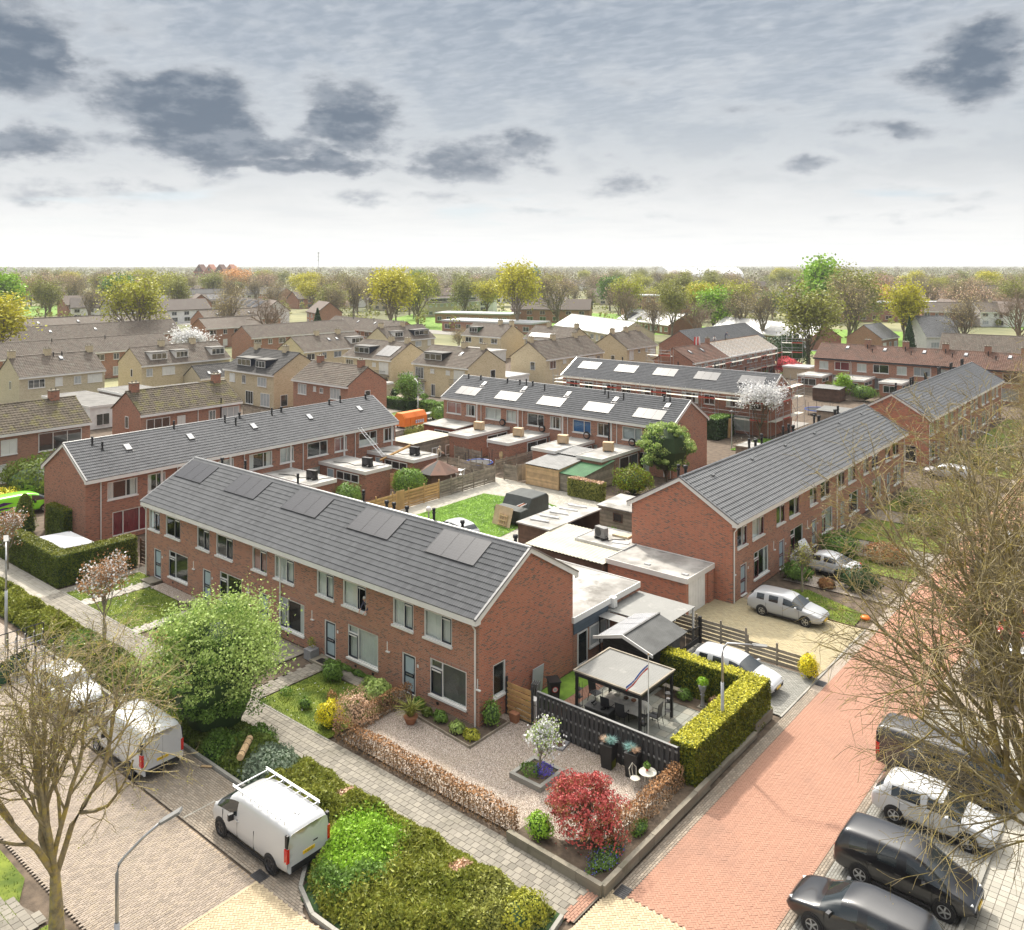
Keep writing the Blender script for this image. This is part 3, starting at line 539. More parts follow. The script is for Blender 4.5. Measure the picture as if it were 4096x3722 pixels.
# driveways
paving('driveway_grey',rect(-23.5,-16.5,40.5,45.4),'x',.02,'paver_grey','joint_sand',parts=150)
paving('driveway_yellow',rect(-26,-16.5,45.75,53.3),'x',.02,'paver_drive','joint_pale',parts=150)
sheet('driveway_nook',rect(-26.5,-23.5,53.3,54.6),.012,'joint_pale')
# terrace of the corner house
paving('terrace',rect(-26.9,-18.6,32.2,39.2),'grid',.02,'slab_terrace','joint_sand',.5,.5,piece='slab',parts=240)
paving('terrace_brick_edge',rect(-25.5,-24.8,32.3,38.2),'y',.036,'paver_red','joint_sand',parts=100)
paving('terrace_brick_path',rect(-19.6,-18.9,32.3,37.6),'y',.036,'paver_red','joint_sand',parts=100)
sheet('terrace_bed',[(-18.95,32.3),(-17.4,32.3),(-17.4,37.9),(-18.4,37.9)],.05,'soil')
sheet('terrace_back_bed',rect(-22.3,-18.4,38.3,39.3),.05,'soil')
sheet('gravel_garden',rect(-31.5,-17.35,25.55,32.1),.012,'gravel')
# front gardens of the near terrace
paving('garden_path',rect(-38.55,-37.5,SW1,29.5),'x',.035,'slab','joint_sand',.3,.3,piece='slab',parts=60)
paving('cross_path',rect(-36.9,-33.6,29.25,30.15),'x',.035,'slab','joint_sand',.3,.3,piece='slab',parts=40)
paving('garden_path_pale',rect(-57.4,-56.4,SW1,29.6),'x',.035,'paver_pale','joint_sand',.3,.3,piece='slab',parts=57)
paving('garden_path_side',rect(-50.6,-49.7,SW1,29.6),'x',.035,'paver_pale','joint_sand',.3,.3,piece='slab',parts=45)
paving('front_patio',rect(-44,-40.2,28,30.2),'grid',.03,'slab','joint_sand',.5,.5,piece='slab',parts=40)
paving('side_path',rect(-60.6,-58.9,SW1,31.5),'grid',.0,'slab','joint_sand',.3,.3,piece='slab',parts=40)
sheet('gravel_strip',rect(-56.3,-51.8,29.25,30.25),.02,'gravel')
LAWNS=[('lawn',[(-56.3,25.05),(-50.7,25.05),(-50.7,28.3),(-52.6,29.2),(-56.3,29.2)],'turf'),('lawn',[(-59.6,25.05),(-57.5,25.05),(-57.5,29.5),(-58.2,30.2),(-59.6,30.2)],'turf'),('lawn',[(-37.4,25.05),(-31.9,25.05),(-31.9,28.6),(-33.7,29.3),(-37.4,29.0)],'turf')]
# courtyard
paving('courtyard_pavement',[(-58,43),(-36,43),(-36,57),(-41,65.5),(-44,67.2),(-58,67.2)],'x',-.005,'paver_pale','joint_sand',.3,.3,piece='slab',parts=60)
LAWNS+=[('courtyard_lawn',[(-54.4,44),(-44.6,44),(-44.9,53.2),(-46.2,62.6),(-48,63),(-54.6,61.7)],'turf_green')]
LAWNS+=[('corner_lawn',[(-23.3,53.6),(-17.2,53.4),(-17.3,55.6),(-21.5,57.4),(-23.3,56)],'turf'),('verge',[(-46,0),(-31,11.4),(-33,12.5),(-60,12.7),(-60,0)],'turf'),('verge',[(-30.1,8),(-27.4,8),(-27.6,11.5),(-29.1,12.5),(-30.1,12.2)],'turf'),
('scaffold_lawn',rect(-45,-40.5,95,104),'turf_green'),('side_lawn',rect(-120,-80,26.5,30),'turf'),('green',rect(-69,-57,168,180),'turf_green')]
for nm,poly,mt in LAWNS:sheet(nm,poly,.022,mt)
paving('verge_path',[(-40,9.5),(-30.3,9.5),(-30.3,12.2),(-33,11.6)],'x',.03,'slab','joint_sand',.3,.3,piece='slab',parts=60)
def scatter(poly,dens,seed=3):
 lo,hi=fit(poly);g=np.random.default_rng(seed);n=int((hi[0]-lo[0])*(hi[1]-lo[1])*dens);P=lo+g.random((n,2))*(hi-lo);return P[inpoly(P,poly)]
def blades(name,poly,dens,h,mat,z=.02,w=.012,seed=3,label=None,parent=None):
 P=scatter(poly,dens,seed);g=np.random.default_rng(seed+9);n=len(P);t=g.random(n)*6.28;hh=h*(.5+g.random(n));ww=w*(.6+.8*g.random(n));lx=g.normal(0,.45,n)*hh;ly=g.normal(0,.45,n)*hh
 B=np.stack([P[:,0],P[:,1],np.full(n,z)],1);o=np.stack([np.cos(t)*ww,np.sin(t)*ww,np.zeros(n)],1)
 V=np.stack([B-o,B+o,B+np.stack([lx,ly,hh],1)],1).reshape(-1,3)
 ob=place(name,np_mesh(name,V,np.arange(3*n).reshape(-1,3),[mat]),parent);return tag(ob,label,None,None,'stuff')
for i,(nm,poly,mt)in enumerate(LAWNS):
 far=nm in('scaffold_lawn','side_lawn','green');blades('grass',poly,90 if far else(60 if nm=='verge' else 330),.10 if far else .06,'grass_green' if mt=='turf_green' else 'grass_blade',seed=20+i,w=.03 if far else .014)
g=np.random.default_rng(5);P=np.concatenate([scatter(p,2.5,40+i)for i,(n_,p,m_)in enumerate(LAWNS[:4])]);n=len(P)
V=[];b=mb()
for x,y in P:b.cbox((x,y,.09),(.035,.035,.015),R.random()*3)
tag(b.build('fallen_petals','petal_white'),kind='stuff')
# gravel stones lying loose
P=scatter(rect(-31.4,-17.4,25.6,32),190,8);n=len(P);g=np.random.default_rng(4);s=.012+.02*g.random(n);t=g.random(n)*6.28
V=np.stack([np.stack([P[:,0]+s*np.cos(t+k*2.09),P[:,1]+s*np.sin(t+k*2.09),np.full(n,.012)],1)for k in range(3)]+[np.stack([P[:,0],P[:,1],.012+s*.9],1)],1).reshape(-1,3)
F=(np.array([(0,1,3),(1,2,3),(2,0,3)])[None]+np.arange(n)[:,None,None]*4).reshape(-1,3)
pavemat('pebble',(.50,.41,.36),.45,(.3,.25,.2),.5,.5,.4,(.66,.58,.52));tag(place('loose_gravel',np_mesh('loose_gravel',V,F,['pebble'])),kind='stuff')
# kerbs: one thing per run, blocks as parts
def kerb(label,pts,w=.14,h=.12,z0=-.05,mat='kerb',step=1.0,name='kerb',close=False):
 rt=tag(empty(name,(pts[0][0],pts[0][1],0)),kind='structure');ox,oy=pts[0]
 for(x0,y0),(x1,y1)in zip(pts,pts[1:]):
  L=math.hypot(x1-x0,y1-y0);n=max(1,round(L/step));an=math.atan2(y1-y0,x1-x0)
  for i in range(n):
   f=(i+.5)/n;mb().cbox((0,0,(z0+h)/2),(L/n-.012,w,h-z0),0).build('kerb_block',mat,rt,(x0+(x1-x0)*f-ox,y0+(y1-y0)*f-oy,R.gauss(0,.004)),an)
 return rt
kerb('bed kerb',[(-52,20.6),(-26.75,20.55),(-26.05,19.6),(-25.0,18.5),(-23.65,17.98),(-21.35,18.03),(-19.22,19.1),(-17.7,20.83),(-16.95,22.4),(-17.1,23.3)])
kerb('junction kerb',[(-26.47,9),(-26.47,17.75)],h=.012,w=.1,mat='paver_beige')
kerb('walk edge',[(-60,SW1+.04),(-38.6,SW1+.04)],w=.06,h=.05);kerb('walk edge',[(-37.45,SW1+.04),(-31.7,SW1+.04)],w=.06,h=.05)
kerb('right kerb',[(-6.62,24),(-6.62,43.5)],h=.10)
kerb('driveway edge',[(-16.5,40.4),(-16.5,53.3)],h=.035,w=.1)
# white stripe between two parking bays
paving('bay_line',rect(-31.85,-31.75,17.9,19.4),'y',.006,'paver_pale','joint_sand',parts=8)
for i,(b0,b1,mt)in enumerate(((58.2,60.2,'gravel'),(63.4,66.5,'turf'),(66.7,70.5,'slab'),(70.7,77,'turf'),(77.2,80.5,'paver_bay'),(80.7,90.5,'turf'),(100.6,112,'turf'),(112.2,118,'slab'),(118.2,139,'turf'))):sheet('front_garden',rect(-23.6,-16.6,b0,b1),.012,mt)
LAWNS+=[('far_lawn',rect(-23.6,-16.6,70.7,77),'turf')]
# ================================================================== houses
def holes_wall(b,fx,u0,u1,z0,z1,holes,mi=0):
 """rectangular wall in (u, z) with openings; fx(u, z) gives the point"""
 us=sorted({u0,u1,*[h[0]for h in holes],*[h[1]for h in holes]});zs=sorted({z0,z1,*[h[2]for h in holes],*[h[3]for h in holes]})
 us=[u for u in us if u0<=u<=u1];zs=[z for z in zs if z0<=z<=z1]
 for i in range(len(us)-1):
  for j in range(len(zs)-1):
   uc,zc=(us[i]+us[i+1])/2,(zs[j]+zs[j+1])/2
   if any(h[0]<uc<h[1]and h[2]<zc<h[3]for h in holes):continue
   b.add([fx(us[i],zs[j]),fx(us[i+1],zs[j]),fx(us[i+1],zs[j+1]),fx(us[i],zs[j+1])],[(0,1,2,3)],mi)
def reveal(b,fx3,h,d,mi=0):
 x0,x1,z0,z1=h[:4];p=[(x0,z0),(x1,z0),(x1,z1),(x0,z1)]
 for i in range(4):
  (a,c),(e,f)=p[i],p[(i+1)%4];b.add([fx3(a,0,c),fx3(a,d,c),fx3(e,d,f),fx3(e,0,f)],[(0,1,2,3)],mi)
def curtain_mesh(b,x0,x1,y,z0,z1,mi=0,step=.07):
 n=max(2,int((x1-x0)/step));vs=[]
 for i in range(n+1):x=x0+(x1-x0)*i/n;yy=y+(.03 if i%2 else 0)+R.uniform(-.006,.006);vs+=[(x,yy,z0),(x,yy,z1)]
 b.add(vs,[(2*i,2*i+2,2*i+3,2*i+1)for i in range(n)],mi)
def window(parent,x0,x1,z0,z1,fx=None,split=(.6,),sash=None,sashmat='navy',curt='R',sill=True,frame='white_paint',fw=.07,transom=None,open_=None,y=.03):
 """joinery in the opening; local x along the wall, y into the house. fx = (origin, angle) for gable windows"""
 w=x1-x0;b=mb();Y0,Y1=y,y+.09
 b.box(x0,x1,Y0,Y1,z0,z0+fw);b.box(x0,x1,Y0,Y1,z1-fw,z1);b.box(x0,x0+fw,Y0,Y1,z0+fw,z1-fw);b.box(x1-fw,x1,Y0,Y1,z0+fw,z1-fw)
 xs=[x0+fw]+[v for f in split for v in(x0+w*f-.03,x0+w*f+.03)]+[x1-fw]
 for f in split:b.box(x0+w*f-.03,x0+w*f+.03,Y0+.004,Y1-.004,z0+fw,z1-fw)
 if transom is not None:
  k,zt=transom;b.box(xs[2*k],xs[2*k+1],Y0+.006,Y1-.006,zt-.03,zt+.03)
 if sill:b.box(x0-.05,x1+.05,-.09,Y1-.01,z0-.09,z0+.01)
 if fx is None:o=b.build('window',frame,parent)
 else:o=b.build('window',frame,parent,fx[0],fx[1])
 np_=len(xs)//2;ks=sash if sash is not None else[]
 for k in range(np_):
  p0,p1=xs[2*k],xs[2*k+1];zz=[(z0+fw,z1-fw)]
  if transom is not None and transom[0]==k:zz=[(z0+fw,transom[1]-.03),(transom[1]+.03,z1-fw)]
  for q,(s0,s1)in enumerate(zz):
   if k in ks and q==0:
    s=mb();t=.045;s.box(p0,p1,Y0-.015,Y1-.03,s0,s0+t);s.box(p0,p1,Y0-.015,Y1-.03,s1-t,s1);s.box(p0,p0+t,Y0-.015,Y1-.03,s0+t,s1-t);s.box(p1-t,p1,Y0-.015,Y1-.03,s0+t,s1-t)
    s.build('sash',sashmat,o)
    v=mb();v.box(p0+.06,p1-.06,Y0-.03,Y0+.02,s1-t-.075,s1-t-.005);v.build('ventilator','white_paint',o)
   if open_==k:continue
   mb().add([(p0,Y0+.04,s0),(p1,Y0+.04,s0),(p1,Y0+.04,s1),(p0,Y0+.04,s1)],[(0,1,2,3)]).build('pane','glass',o)
 c=mb();cm=None
 if curt in('full','red','blue','pink','greyfull'):
  curtain_mesh(c,x0+fw,xs[2*(np_-1)]if open_ is not None else x1-fw,Y1+.05,z0+.02,z1-.02);cm={'full':'curtain','red':'curtain_red','blue':'curtain_blue','pink':'curtain_pink','greyfull':'curtain_grey'}[curt]
 elif curt=='sides':
  curtain_mesh(c,x0+fw,x0+fw+w*.2,Y1+.05,z0+.02,z1-.02);curtain_mesh(c,x1-fw-w*.2,x1-fw,Y1+.05,z0+.02,z1-.02);cm='curtain'
 elif curt=='half':
  curtain_mesh(c,x0+fw,x1-fw,Y1+.05,z0+.02+(z1-z0)*.0,z0+(z1-z0)*.45);cm='curtain'
 elif curt=='top':
  curtain_mesh(c,x0+fw,x1-fw,Y1+.05,z1-(z1-z0)*.4,z1-.02);cm='curtain_grey'
 elif curt=='blind':
  n=int((z1-z0)/.05)
  for i in range(n):c.box(x0+fw,x1-fw,Y1+.03,Y1+.06,z0+.05+i*.05,z0+.05+i*.05+.036)
  cm='blind'
 if cm:c.build('curtain',cm,o)
 return o
def door(parent,x0,x1,z0,z1,leaf='navy',glass='door_glass',y=.03,name='door',frame='white_paint',number=True):
 b=mb();fw=.08;b.box(x0,x0+fw,y,y+.1,z0,z1);b.box(x1-fw,x1,y,y+.1,z0,z1);b.box(x0+fw,x1-fw,y,y+.1,z1-fw,z1);b.box(x0+fw,x1-fw,y-.12,y+.1,z0,z0+.04)
 o=b.build(name,frame,parent);a,c=x0+fw+.01,x1-fw-.01
 l=mb();t=.09;zm=z0+.95;l.box(a,a+t,y+.03,y+.08,z0+.05,z1-fw-.01);l.box(c-t,c,y+.03,y+.08,z0+.05,z1-fw-.01);l.box(a+t,c-t,y+.03,y+.08,z0+.05,z0+.16);l.box(a+t,c-t,y+.03,y+.08,z1-fw-.1,z1-fw-.01);l.box(a+t,c-t,y+.03,y+.08,zm-.1,zm+.1)
 l.build('door_leaf',leaf,o)
 for s0,s1 in((z0+.16,zm-.1),(zm+.1,z1-fw-.1)):mb().box(a+t,c-t,y+.05,y+.06,s0,s1).build('pane',glass,o)
 mb().box(a+t+.08,c-t-.08,y+.012,y+.03,zm-.025,zm+.035).build('letter_slot','steel',o);mb().box(c-.07,c-.04,y-.02,y+.03,zm+.1,zm+.24).build('handle','steel',o)
 if number:mb().box(x1+.12,x1+.24,-.02,-.003,z0+1.55,z0+1.7).build('number_plate','white_paint',o)
 return o
WAVE=[(i/8,.5-.5*math.cos(4*math.pi*i/8))for i in range(9)]
ROLL=[(0,0),(.35,.15),(.7,1),(1,0)]
FLAT=[(0,.15),(.5,0),(.93,0),(.96,1),(1,.15)]
def tile_arrays(prof,tw,tl,amp,lip,th):
 """one tile: back edge, front edge, lip; slope direction rotated by th. returns verts, quads"""
 ca,sa=math.cos(th),math.sin(th);vs=[]
 for r,hh in((tl*1.06,0),(0,lip),(0,-.02)):
  for u,h in prof:
   z=hh+(amp*h if hh>=0 else 0);vs.append((u*tw,r*ca-z*sa,r*sa+z*ca))
 n=len(prof);fs=[(n+i,n+i+1,i+1,i)for i in range(n-1)]+[(2*n+i,2*n+i+1,n+i+1,n+i)for i in range(n-1)]
 return np.array(vs),np.array(fs)
def tiled_slope(parent,x0,x1,y0,z0,y1,z1,mat,prof=WAVE,tw=.30,tl=.34,amp=.03,lip=.045,nparts=0,seed=1,rank=None):
 th=math.atan2(z1-z0,y1-y0);SL=math.hypot(y1-y0,z1-z0);nr=max(1,round(SL/tl));tl=SL/nr;nc=max(1,round((x1-x0)/tw));tw=(x1-x0)/nc
 V,F=tile_arrays(prof,tw,tl,amp,lip,th);g=np.random.default_rng(seed)
 I,J=np.meshgrid(np.arange(nc),np.arange(nr),indexing='ij');I=I.ravel();J=J.ravel()
 P=np.stack([x0+I*tw,y0+J*tl*math.cos(th),z0+J*tl*math.sin(th)+g.normal(0,.003,len(I))],1)
 near=np.zeros(len(P),bool)
 if nparts:
  M=parent.matrix_basis;ca,sa=M[0][0],M[1][0];lx,ly=M[0][3],M[1][3]
  wx=P[:,0]*ca-P[:,1]*sa+lx;wy=P[:,0]*sa+P[:,1]*ca+ly;d=-.6377*wx+.7702*wy;near[np.argsort(d)[:nparts]]=True
 rest=P[~near];k=len(V)
 if len(rest):
  VV=(V[None]+rest[:,None]).reshape(-1,3);FF=(F[None]+np.arange(len(rest))[:,None,None]*k).reshape(-1,4)
  tag(place('roof_tiles',np_mesh('roof_tiles',VV,FF,[mat],smooth=False),parent),kind='stuff')
 if nparts:
  one=np_mesh('roof_tile',V,F,[mat])
  for p in P[near]:place('roof_tile',one,parent,tuple(p))
def ridge_row(parent,x0,x1,y,z,mat,r=.13,step=.42,single=True,flat=False):
 n=max(1,round((x1-x0)/step));st=(x1-x0)/n
 def piece(b,xa):
  k=6;vs=[]
  for xx,rr in((xa,r*1.0),(xa+st+.03,r*.88)):
   for i in range(k+1):
    t=math.pi*i/k;vs.append((xx,-rr*math.cos(t),rr*math.sin(t)*.85-.03))
  b.add(vs,[(i,i+1,k+1+i+1,k+1+i)for i in range(k)]+[tuple(range(k+1))[::-1]])
 if single:
  b=mb();piece(b,0);me=b.mesh('ridge_tile',mat)
  for i in range(n):place('ridge_tile',me,parent,(x0+i*st,y,z))
 else:
  b=mb()
  for i in range(n):piece(b,x0+i*st)
  tag(b.build('ridge_tiles',mat,parent,(0,y,z)),kind='stuff')
def skylight(parent,x,r,y0,z0,th,w=.55,h=.8):
 M=Matrix.Translation((x,y0+r*math.cos(th),z0+r*math.sin(th)))@Matrix.Rotation(th,4,'X')
 def T(b,name,mat,par):
  b.v=[tuple(M@Vector(v))for v in b.v];return b.build(name,mat,par)
 b=mb();b.box(-w/2,w/2,0,h,0,.14);b.box(-w/2-.12,w/2+.12,-.2,.0,0,.06);o=T(b,'skylight','dark_metal',parent)
 T(mb().box(-w/2+.05,w/2-.05,.06,h-.06,.141,.16),'pane','sheet_white',o)
def vent_pipe(parent,x,y,z,h=.75,r=.075,flat=False):
 b=mb();b.lathe([(r*1.5,z-.15),(r*1.5,z),(r,z+.06),(r,z+h*.6),(r*1.35,z+h*.62),(r*1.35,z+h*.72),(r,z+h*.74),(r,z+h*.8),(r*1.25,z+h*.82),(r*1.25,z+h),(r*.6,z+h)]if not flat else[(r*1.7,z-.15),(r*1.7,z+.08),(r*1.2,z+.1),(r*1.2,z+h*.5),(r*1.8,z+h*.55),(r*1.8,z+h*.75)],(x,y),10)
 return b.build('vent_pipe','black_plastic',parent,smooth=True)
def solar(parent,x0,x1,r0,r1,y0,z0,th,n=3,lift=.09):
 w=(x1-x0)/n
 for i in range(n):
  M=Matrix.Translation((x0+i*w,y0+r0*math.cos(th),z0+r0*math.sin(th)))@Matrix.Rotation(th,4,'X')
  b=mb();b.box(.008,w-.008,0,r1-r0,lift,lift+.035);me=b.mesh('solar_panel','solar')
  o=place('solar_panel',me,parent);o.matrix_local=M
  f=mb();t=.014;z=lift+.0365
  f.box(.008,w-.008,0,t,z,z+.004);f.box(.008,w-.008,r1-r0-t,r1-r0,z,z+.004);f.box(.008,.008+t,t,r1-r0-t,z,z+.004);f.box(w-.008-t,w-.008,t,r1-r0-t,z,z+.004)
  f.box(.1,.16,.1,.16,0,lift);f.box(w-.16,w-.1,r1-r0-.16,r1-r0-.1,0,lift);f.build('panel_frame','dark_metal',o)
def chimney(parent,x,y,z0,z1,w=.75,d=.6,mat='brick_brown',pots=2):
 b=mb();b.box(x-w/2,x+w/2,y-d/2,y+d/2,z0,z1);o=b.build('chimney',mat,parent)
 c=mb();c.box(x-w/2-.05,x+w/2+.05,y-d/2-.05,y+d/2+.05,z1+.002,z1+.1)
 for i in range(pots):c.lathe([(.09,z1+.1),(.09,z1+.32),(.06,z1+.32)],(x-w/4+i*w/2,y),8)
 c.build('chimney_cap','concrete',o)
def win2(parent,x0,x1,z0,z1,fx=None,split=(.5,),pane='car_glass',frame='white_paint',fw=.07,name='window',sill=False,y=-.075):
 b=mb();b.box(x0,x1,y,y+.07,z0,z0+fw);b.box(x0,x1,y,y+.07,z1-fw,z1);b.box(x0,x0+fw,y,y+.07,z0+fw,z1-fw);b.box(x1-fw,x1,y,y+.07,z0+fw,z1-fw)
 for f in split:m=x0+(x1-x0)*f;b.box(m-.03,m+.03,y+.003,y+.067,z0+fw,z1-fw)
 if sill:b.box(x0-.05,x1+.05,y-.05,y+.06,z0-.08,z0)
 o=b.build(name,frame,parent,*(fx or((0,0,0),0)))
 mb().box(x0+fw,x1-fw,y+.04,y+.05,z0+fw,z1-fw).build('pane',pane,o);return o
def dormer(parent,x0,x1,y0,z0,th,y1=None,h=1.25,wall='white_paint',frame='white_paint',r0=.9,roof='bitumen_dark',split=(.33,.66),gable=False):
 """box dormer on the front slope: front face at slope distance r0"""
 yf=y0+r0*math.cos(th);zf=z0+r0*math.sin(th)-.02;zt=zf+h;yb=y0+(zt-z0)/math.tan(th)
 b=mb();b.xprism([(yf,zf),(yb,zt),(yf,zt)],x0,x1);o=b.build('dormer',wall,parent)
 mb().box(x0-.12,x1+.12,yf-.15,yb+.05,zt+.002,zt+.14).build('dormer_roof',roof,o)
 win2(o,x0+.12,x1-.12,zf+.15,zt-.12,((0,yf,0),0),split,frame=frame)
 return o
class House:pass
def house(name,label,org,rz,L,D=7.6,ze=5.26,zr=7.62,wall='brick_red',gwall=None,roof='tile_grey',prof=WAVE,tiles=True,nparts=0,wins=(),doors=(),g0=(),g1=(),ridge_parts=False,verge='tile_grey',group=None,eo=.36,fascia='white_paint',bargeboard=True,cat='house',tw=.30,tl=.34,amp=.06,backtiles=False,base='brick_dark',interior=True,pilasters=(),pipes=(),yr=None):
 """gabled terrace or house in its own frame: x along the street front, y into the house"""
 rt=empty(name,(org[0],org[1],0),rz,label,cat,group);gwall=gwall or wall;yr=yr or D/2
 H=House();H.rt=rt;th=math.atan2(zr-ze,yr+eo);zw=ze+math.tan(th)*eo-.12;zt=zr-.13
 hl=[w[:4]for w in wins]+[d[:4]for d in doors]
 b=mb();holes_wall(b,lambda u,z:(u,0,z),0,L,0,zw,hl)
 for h in hl:reveal(b,lambda u,d,z:(u,d,z),h,.14)
 b.build('wall',wall,rt);mb().add([(L,D,0),(0,D,0),(0,D,zw),(L,D,zw)],[(0,1,2,3)]).build('back_wall',wall,rt)
 for x,gw,sgn in((0,g0,-1),(L,g1,1)):
  b=mb();fx=(lambda u,z,x=x:(x,u,z))if sgn>0 else(lambda u,z,x=x:(x,D-u,z))
  hh=[w[:4]for w in gw];holes_wall(b,fx,0,D,0,zw,hh);b.add([fx(0,zw),fx(D,zw),fx(D-yr if sgn<0 else yr,zt)],[(0,1,2)])
  for h in hh:reveal(b,(lambda u,d,z,x=x,s=sgn:(x-s*d,u if s>0 else D-u,z)),h,.14)
  b.build('gable_wall',gwall,rt)
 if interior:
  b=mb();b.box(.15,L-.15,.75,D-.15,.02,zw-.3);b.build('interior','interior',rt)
  # roof deck
 e=.1;b=mb();b.xprism([(-eo,ze-.06),(-eo,ze-.01),(yr,zr-.01),(D+eo,ze-.01),(D+eo,ze-.06),(yr,zr-.1)],-e,L+e);b.build('roof',roof,rt)
 if tiles:
  tiled_slope(rt,-e,L+e,-eo-.03,ze,yr,zr,roof,prof,tw,tl,amp,nparts=nparts,seed=int(abs(org[0]*7+org[1])))
 ridge_row(rt,-e,L+e,yr,zr+.03,verge,single=ridge_parts)
 H.y0=-eo-.03;H.z0=ze;H.th=th;H.SL=math.hypot(yr+eo,zr-ze);H.L=L;H.D=D;H.zr=zr;H.yr=yr
 b=mb();b.box(-e,L+e,-eo-.05,-.005,ze-.27,ze-.065);b.box(-e,L+e,-eo-.05,-eo-.02,ze-.065,ze-.0);b.build('fascia',fascia,rt)
 if bargeboard:
  for x in(-e-.03,L+e-.01):
   b=mb();d=.24
   b.xprism([(-eo-.05,ze-.27),(-eo-.05,ze-.02),(yr,zr-.0),(D+eo,ze-.02),(D+eo,ze-.27),(D+eo-.3,ze-.27),(D+eo-.3,ze-.13),(yr,zr-d),(-eo+.3,ze-.13),(-eo+.3,ze-.27)],x,x+.04);b.build('bargeboard',fascia,rt)
  for x in(-e-.06,L+e-.07):
   b=mb();b.xprism([(-eo-.08,ze-.02),(-eo-.08,ze+.07),(yr,zr+.09),(D+eo,ze+.07),(D+eo,ze-.02),(yr,zr+.0)],x,x+.13);b.build('verge',verge,rt)
 for p in pipes:
  b=mb();b.tube([(p,-eo+.1,ze-.25),(p,-eo+.1,ze-.38),(p,-.08,ze-.62),(p,-.08,.05)],.045,8);b.build('downpipe','white_paint',rt)
 for p0,p1 in pilasters:mb().box(p0,p1,-.06,-.002,.0,ze-.272).build('pilaster','white_paint',rt)
 H.wins=[]
 for w in wins:H.wins.append(window(rt,*w[:4],**(w[4]if len(w)>4 else{})))
 for d in doors:door(rt,*d[:4],**(d[4]if len(d)>4 else{}))
 for gw,s in((g0,0),(g1,1)):
  for w in gw:
   fx=((L,0,0),math.pi/2)if s else((0,D,0),-math.pi/2);k=w[4]if len(w)>4 else{}
   window(rt,*w[:4],fx=fx,**k)
 return H
 # ---------------------------------------------------------------- the near terrace (five dwellings)
U=6.33;LA=31.65;wins=[];drs=[]
cu=[['sides',None,None],[None,None,None],['pink','full','sides'],['full','full','full'],['full','full','blind']]
for i in range(5):
 x=i*U+.02;c=cu[i]
 wins+=[(x+.28,x+1.82,3.36,4.74,dict(split=(.55,),sash=[1],curt=c[0])),(x+2.58,x+4.52,3.36,4.74,dict(split=(.62,),sash=[1],curt=c[1],open_=1 if i==3 else None)),(x+3.0,x+5.48,.62,2.42,dict(split=(.34,),sash=[0],curt=c[2],transom=(0,1.98)))]
 drs+=[(x+.98,x+1.98,.1,2.14)]
A=house('terrace_house','red brick terrace with five front doors and solar panels, beside the gravel garden',(-58.75,30.3),0,LA,wall='brick_red',gwall='brick_gable',nparts=300,wins=wins,doors=drs,g1=[(1.0,1.95,1.02,2.62,dict(split=(),curt='blind'))],ridge_parts=True,pipes=(.05,15.95,LA-.2),base='brick_dark')
for i in range(5):solar(A.rt,i*6.45+.2,i*6.45+3.7,2.75,4.45,A.y0,A.z0,A.th)
for i in range(5):
 x=i*U+U-.05
 if i<5:mb().box(x-.09,x-.03,-.012,-.003,1.9,2.33).box(x-.1,x+.16,-.1,-.003,1.8,1.86).build('wall_vent','white_paint',A.rt)
for w in wins:
 mb().box(w[0]-.1,w[1]+.1,-.008,-.002,w[3]+.004,w[3]+.205).build('lintel','soldier',A.rt)
for x,yy,fl in[(12.2,3.95,0),(18.7,3.95,0),(19.95,4.7,1),(20.6,4.7,1),(21.5,4.9,1),(24.7,3.95,0),(2.2,4.6,1),(5.8,4.2,0),(29.6,5.2,1),(26.0,4.9,1)]:vent_pipe(A.rt,x,yy,A.zr-abs(yy-3.8)*.5,.8,flat=fl)
for i,x in enumerate((1.0,7.3,13.6,19.9,26.2)):mb().box(x-.1,x+1.2,-.9,-.01,0,.14).build('door_step','concrete',A.rt)
for x in(3.5,9,11,16.5,22.6,24,28.8):mb().box(x,x+.16,-.012,-.003,.22,.36).build('air_grille','black_plastic',A.rt)
# ---------------------------------------------------------------- terrace across the courtyard on the west
def garden_side(n,u=6.4,curts=None,first=1.9):
 w=[]
 for i in range(n):
  x=i*u;c=curts[i]if curts else('sides','full',None)
  w+=[(x+first,x+first+2.45,3.35,4.74,dict(split=(.62,),curt=c[0],sill=True)),(x+first+3.3,x+first+4.85,3.35,4.74,dict(split=(.5,),curt=c[1],sill=True)),(x+first+.4,x+first+3.3,.35,2.3,dict(split=(.3,.76),curt=c[2],sill=False))]
 return w
B=house('terrace_house','red brick terrace left of centre with skylights and flat-roofed kitchen boxes',(-67.9,30.1),rad(90),32.4,wall='brick_brown',nparts=300,wins=garden_side(5,6.42,[('sides','sides','red'),(None,'full',None),('sides','full',None),(None,'pink','full'),('half','sides',None)],1.7),ridge_parts=True)
for i in range(5):
 x=i*6.42;mb().box(x+6.1,x+6.3,-.05,-.003,.1,4.98).build('pilaster','white_paint',B.rt)
 mb().tube([(x+1.15,-.08,4.95),(x+1.15,-.08,.1)],.045,8).build('downpipe','white_paint',B.rt)
 skylight(B.rt,x+3.6 if i else 4.4,2.6,B.y0,B.z0,B.th)
for x,r in[(1.9,4.0),(2.4,3.2),(9.2,4.45),(14.1,4.2),(14.9,3.6),(15.8,4.5),(19.2,4.2),(20.4,4.4),(26.3,4.4),(27.8,4.5),(31.2,4.4)]:vent_pipe(B.rt,x,B.y0+r*math.cos(B.th),B.z0+r*math.sin(B.th)+.05,.7,flat=R.random()<.3)
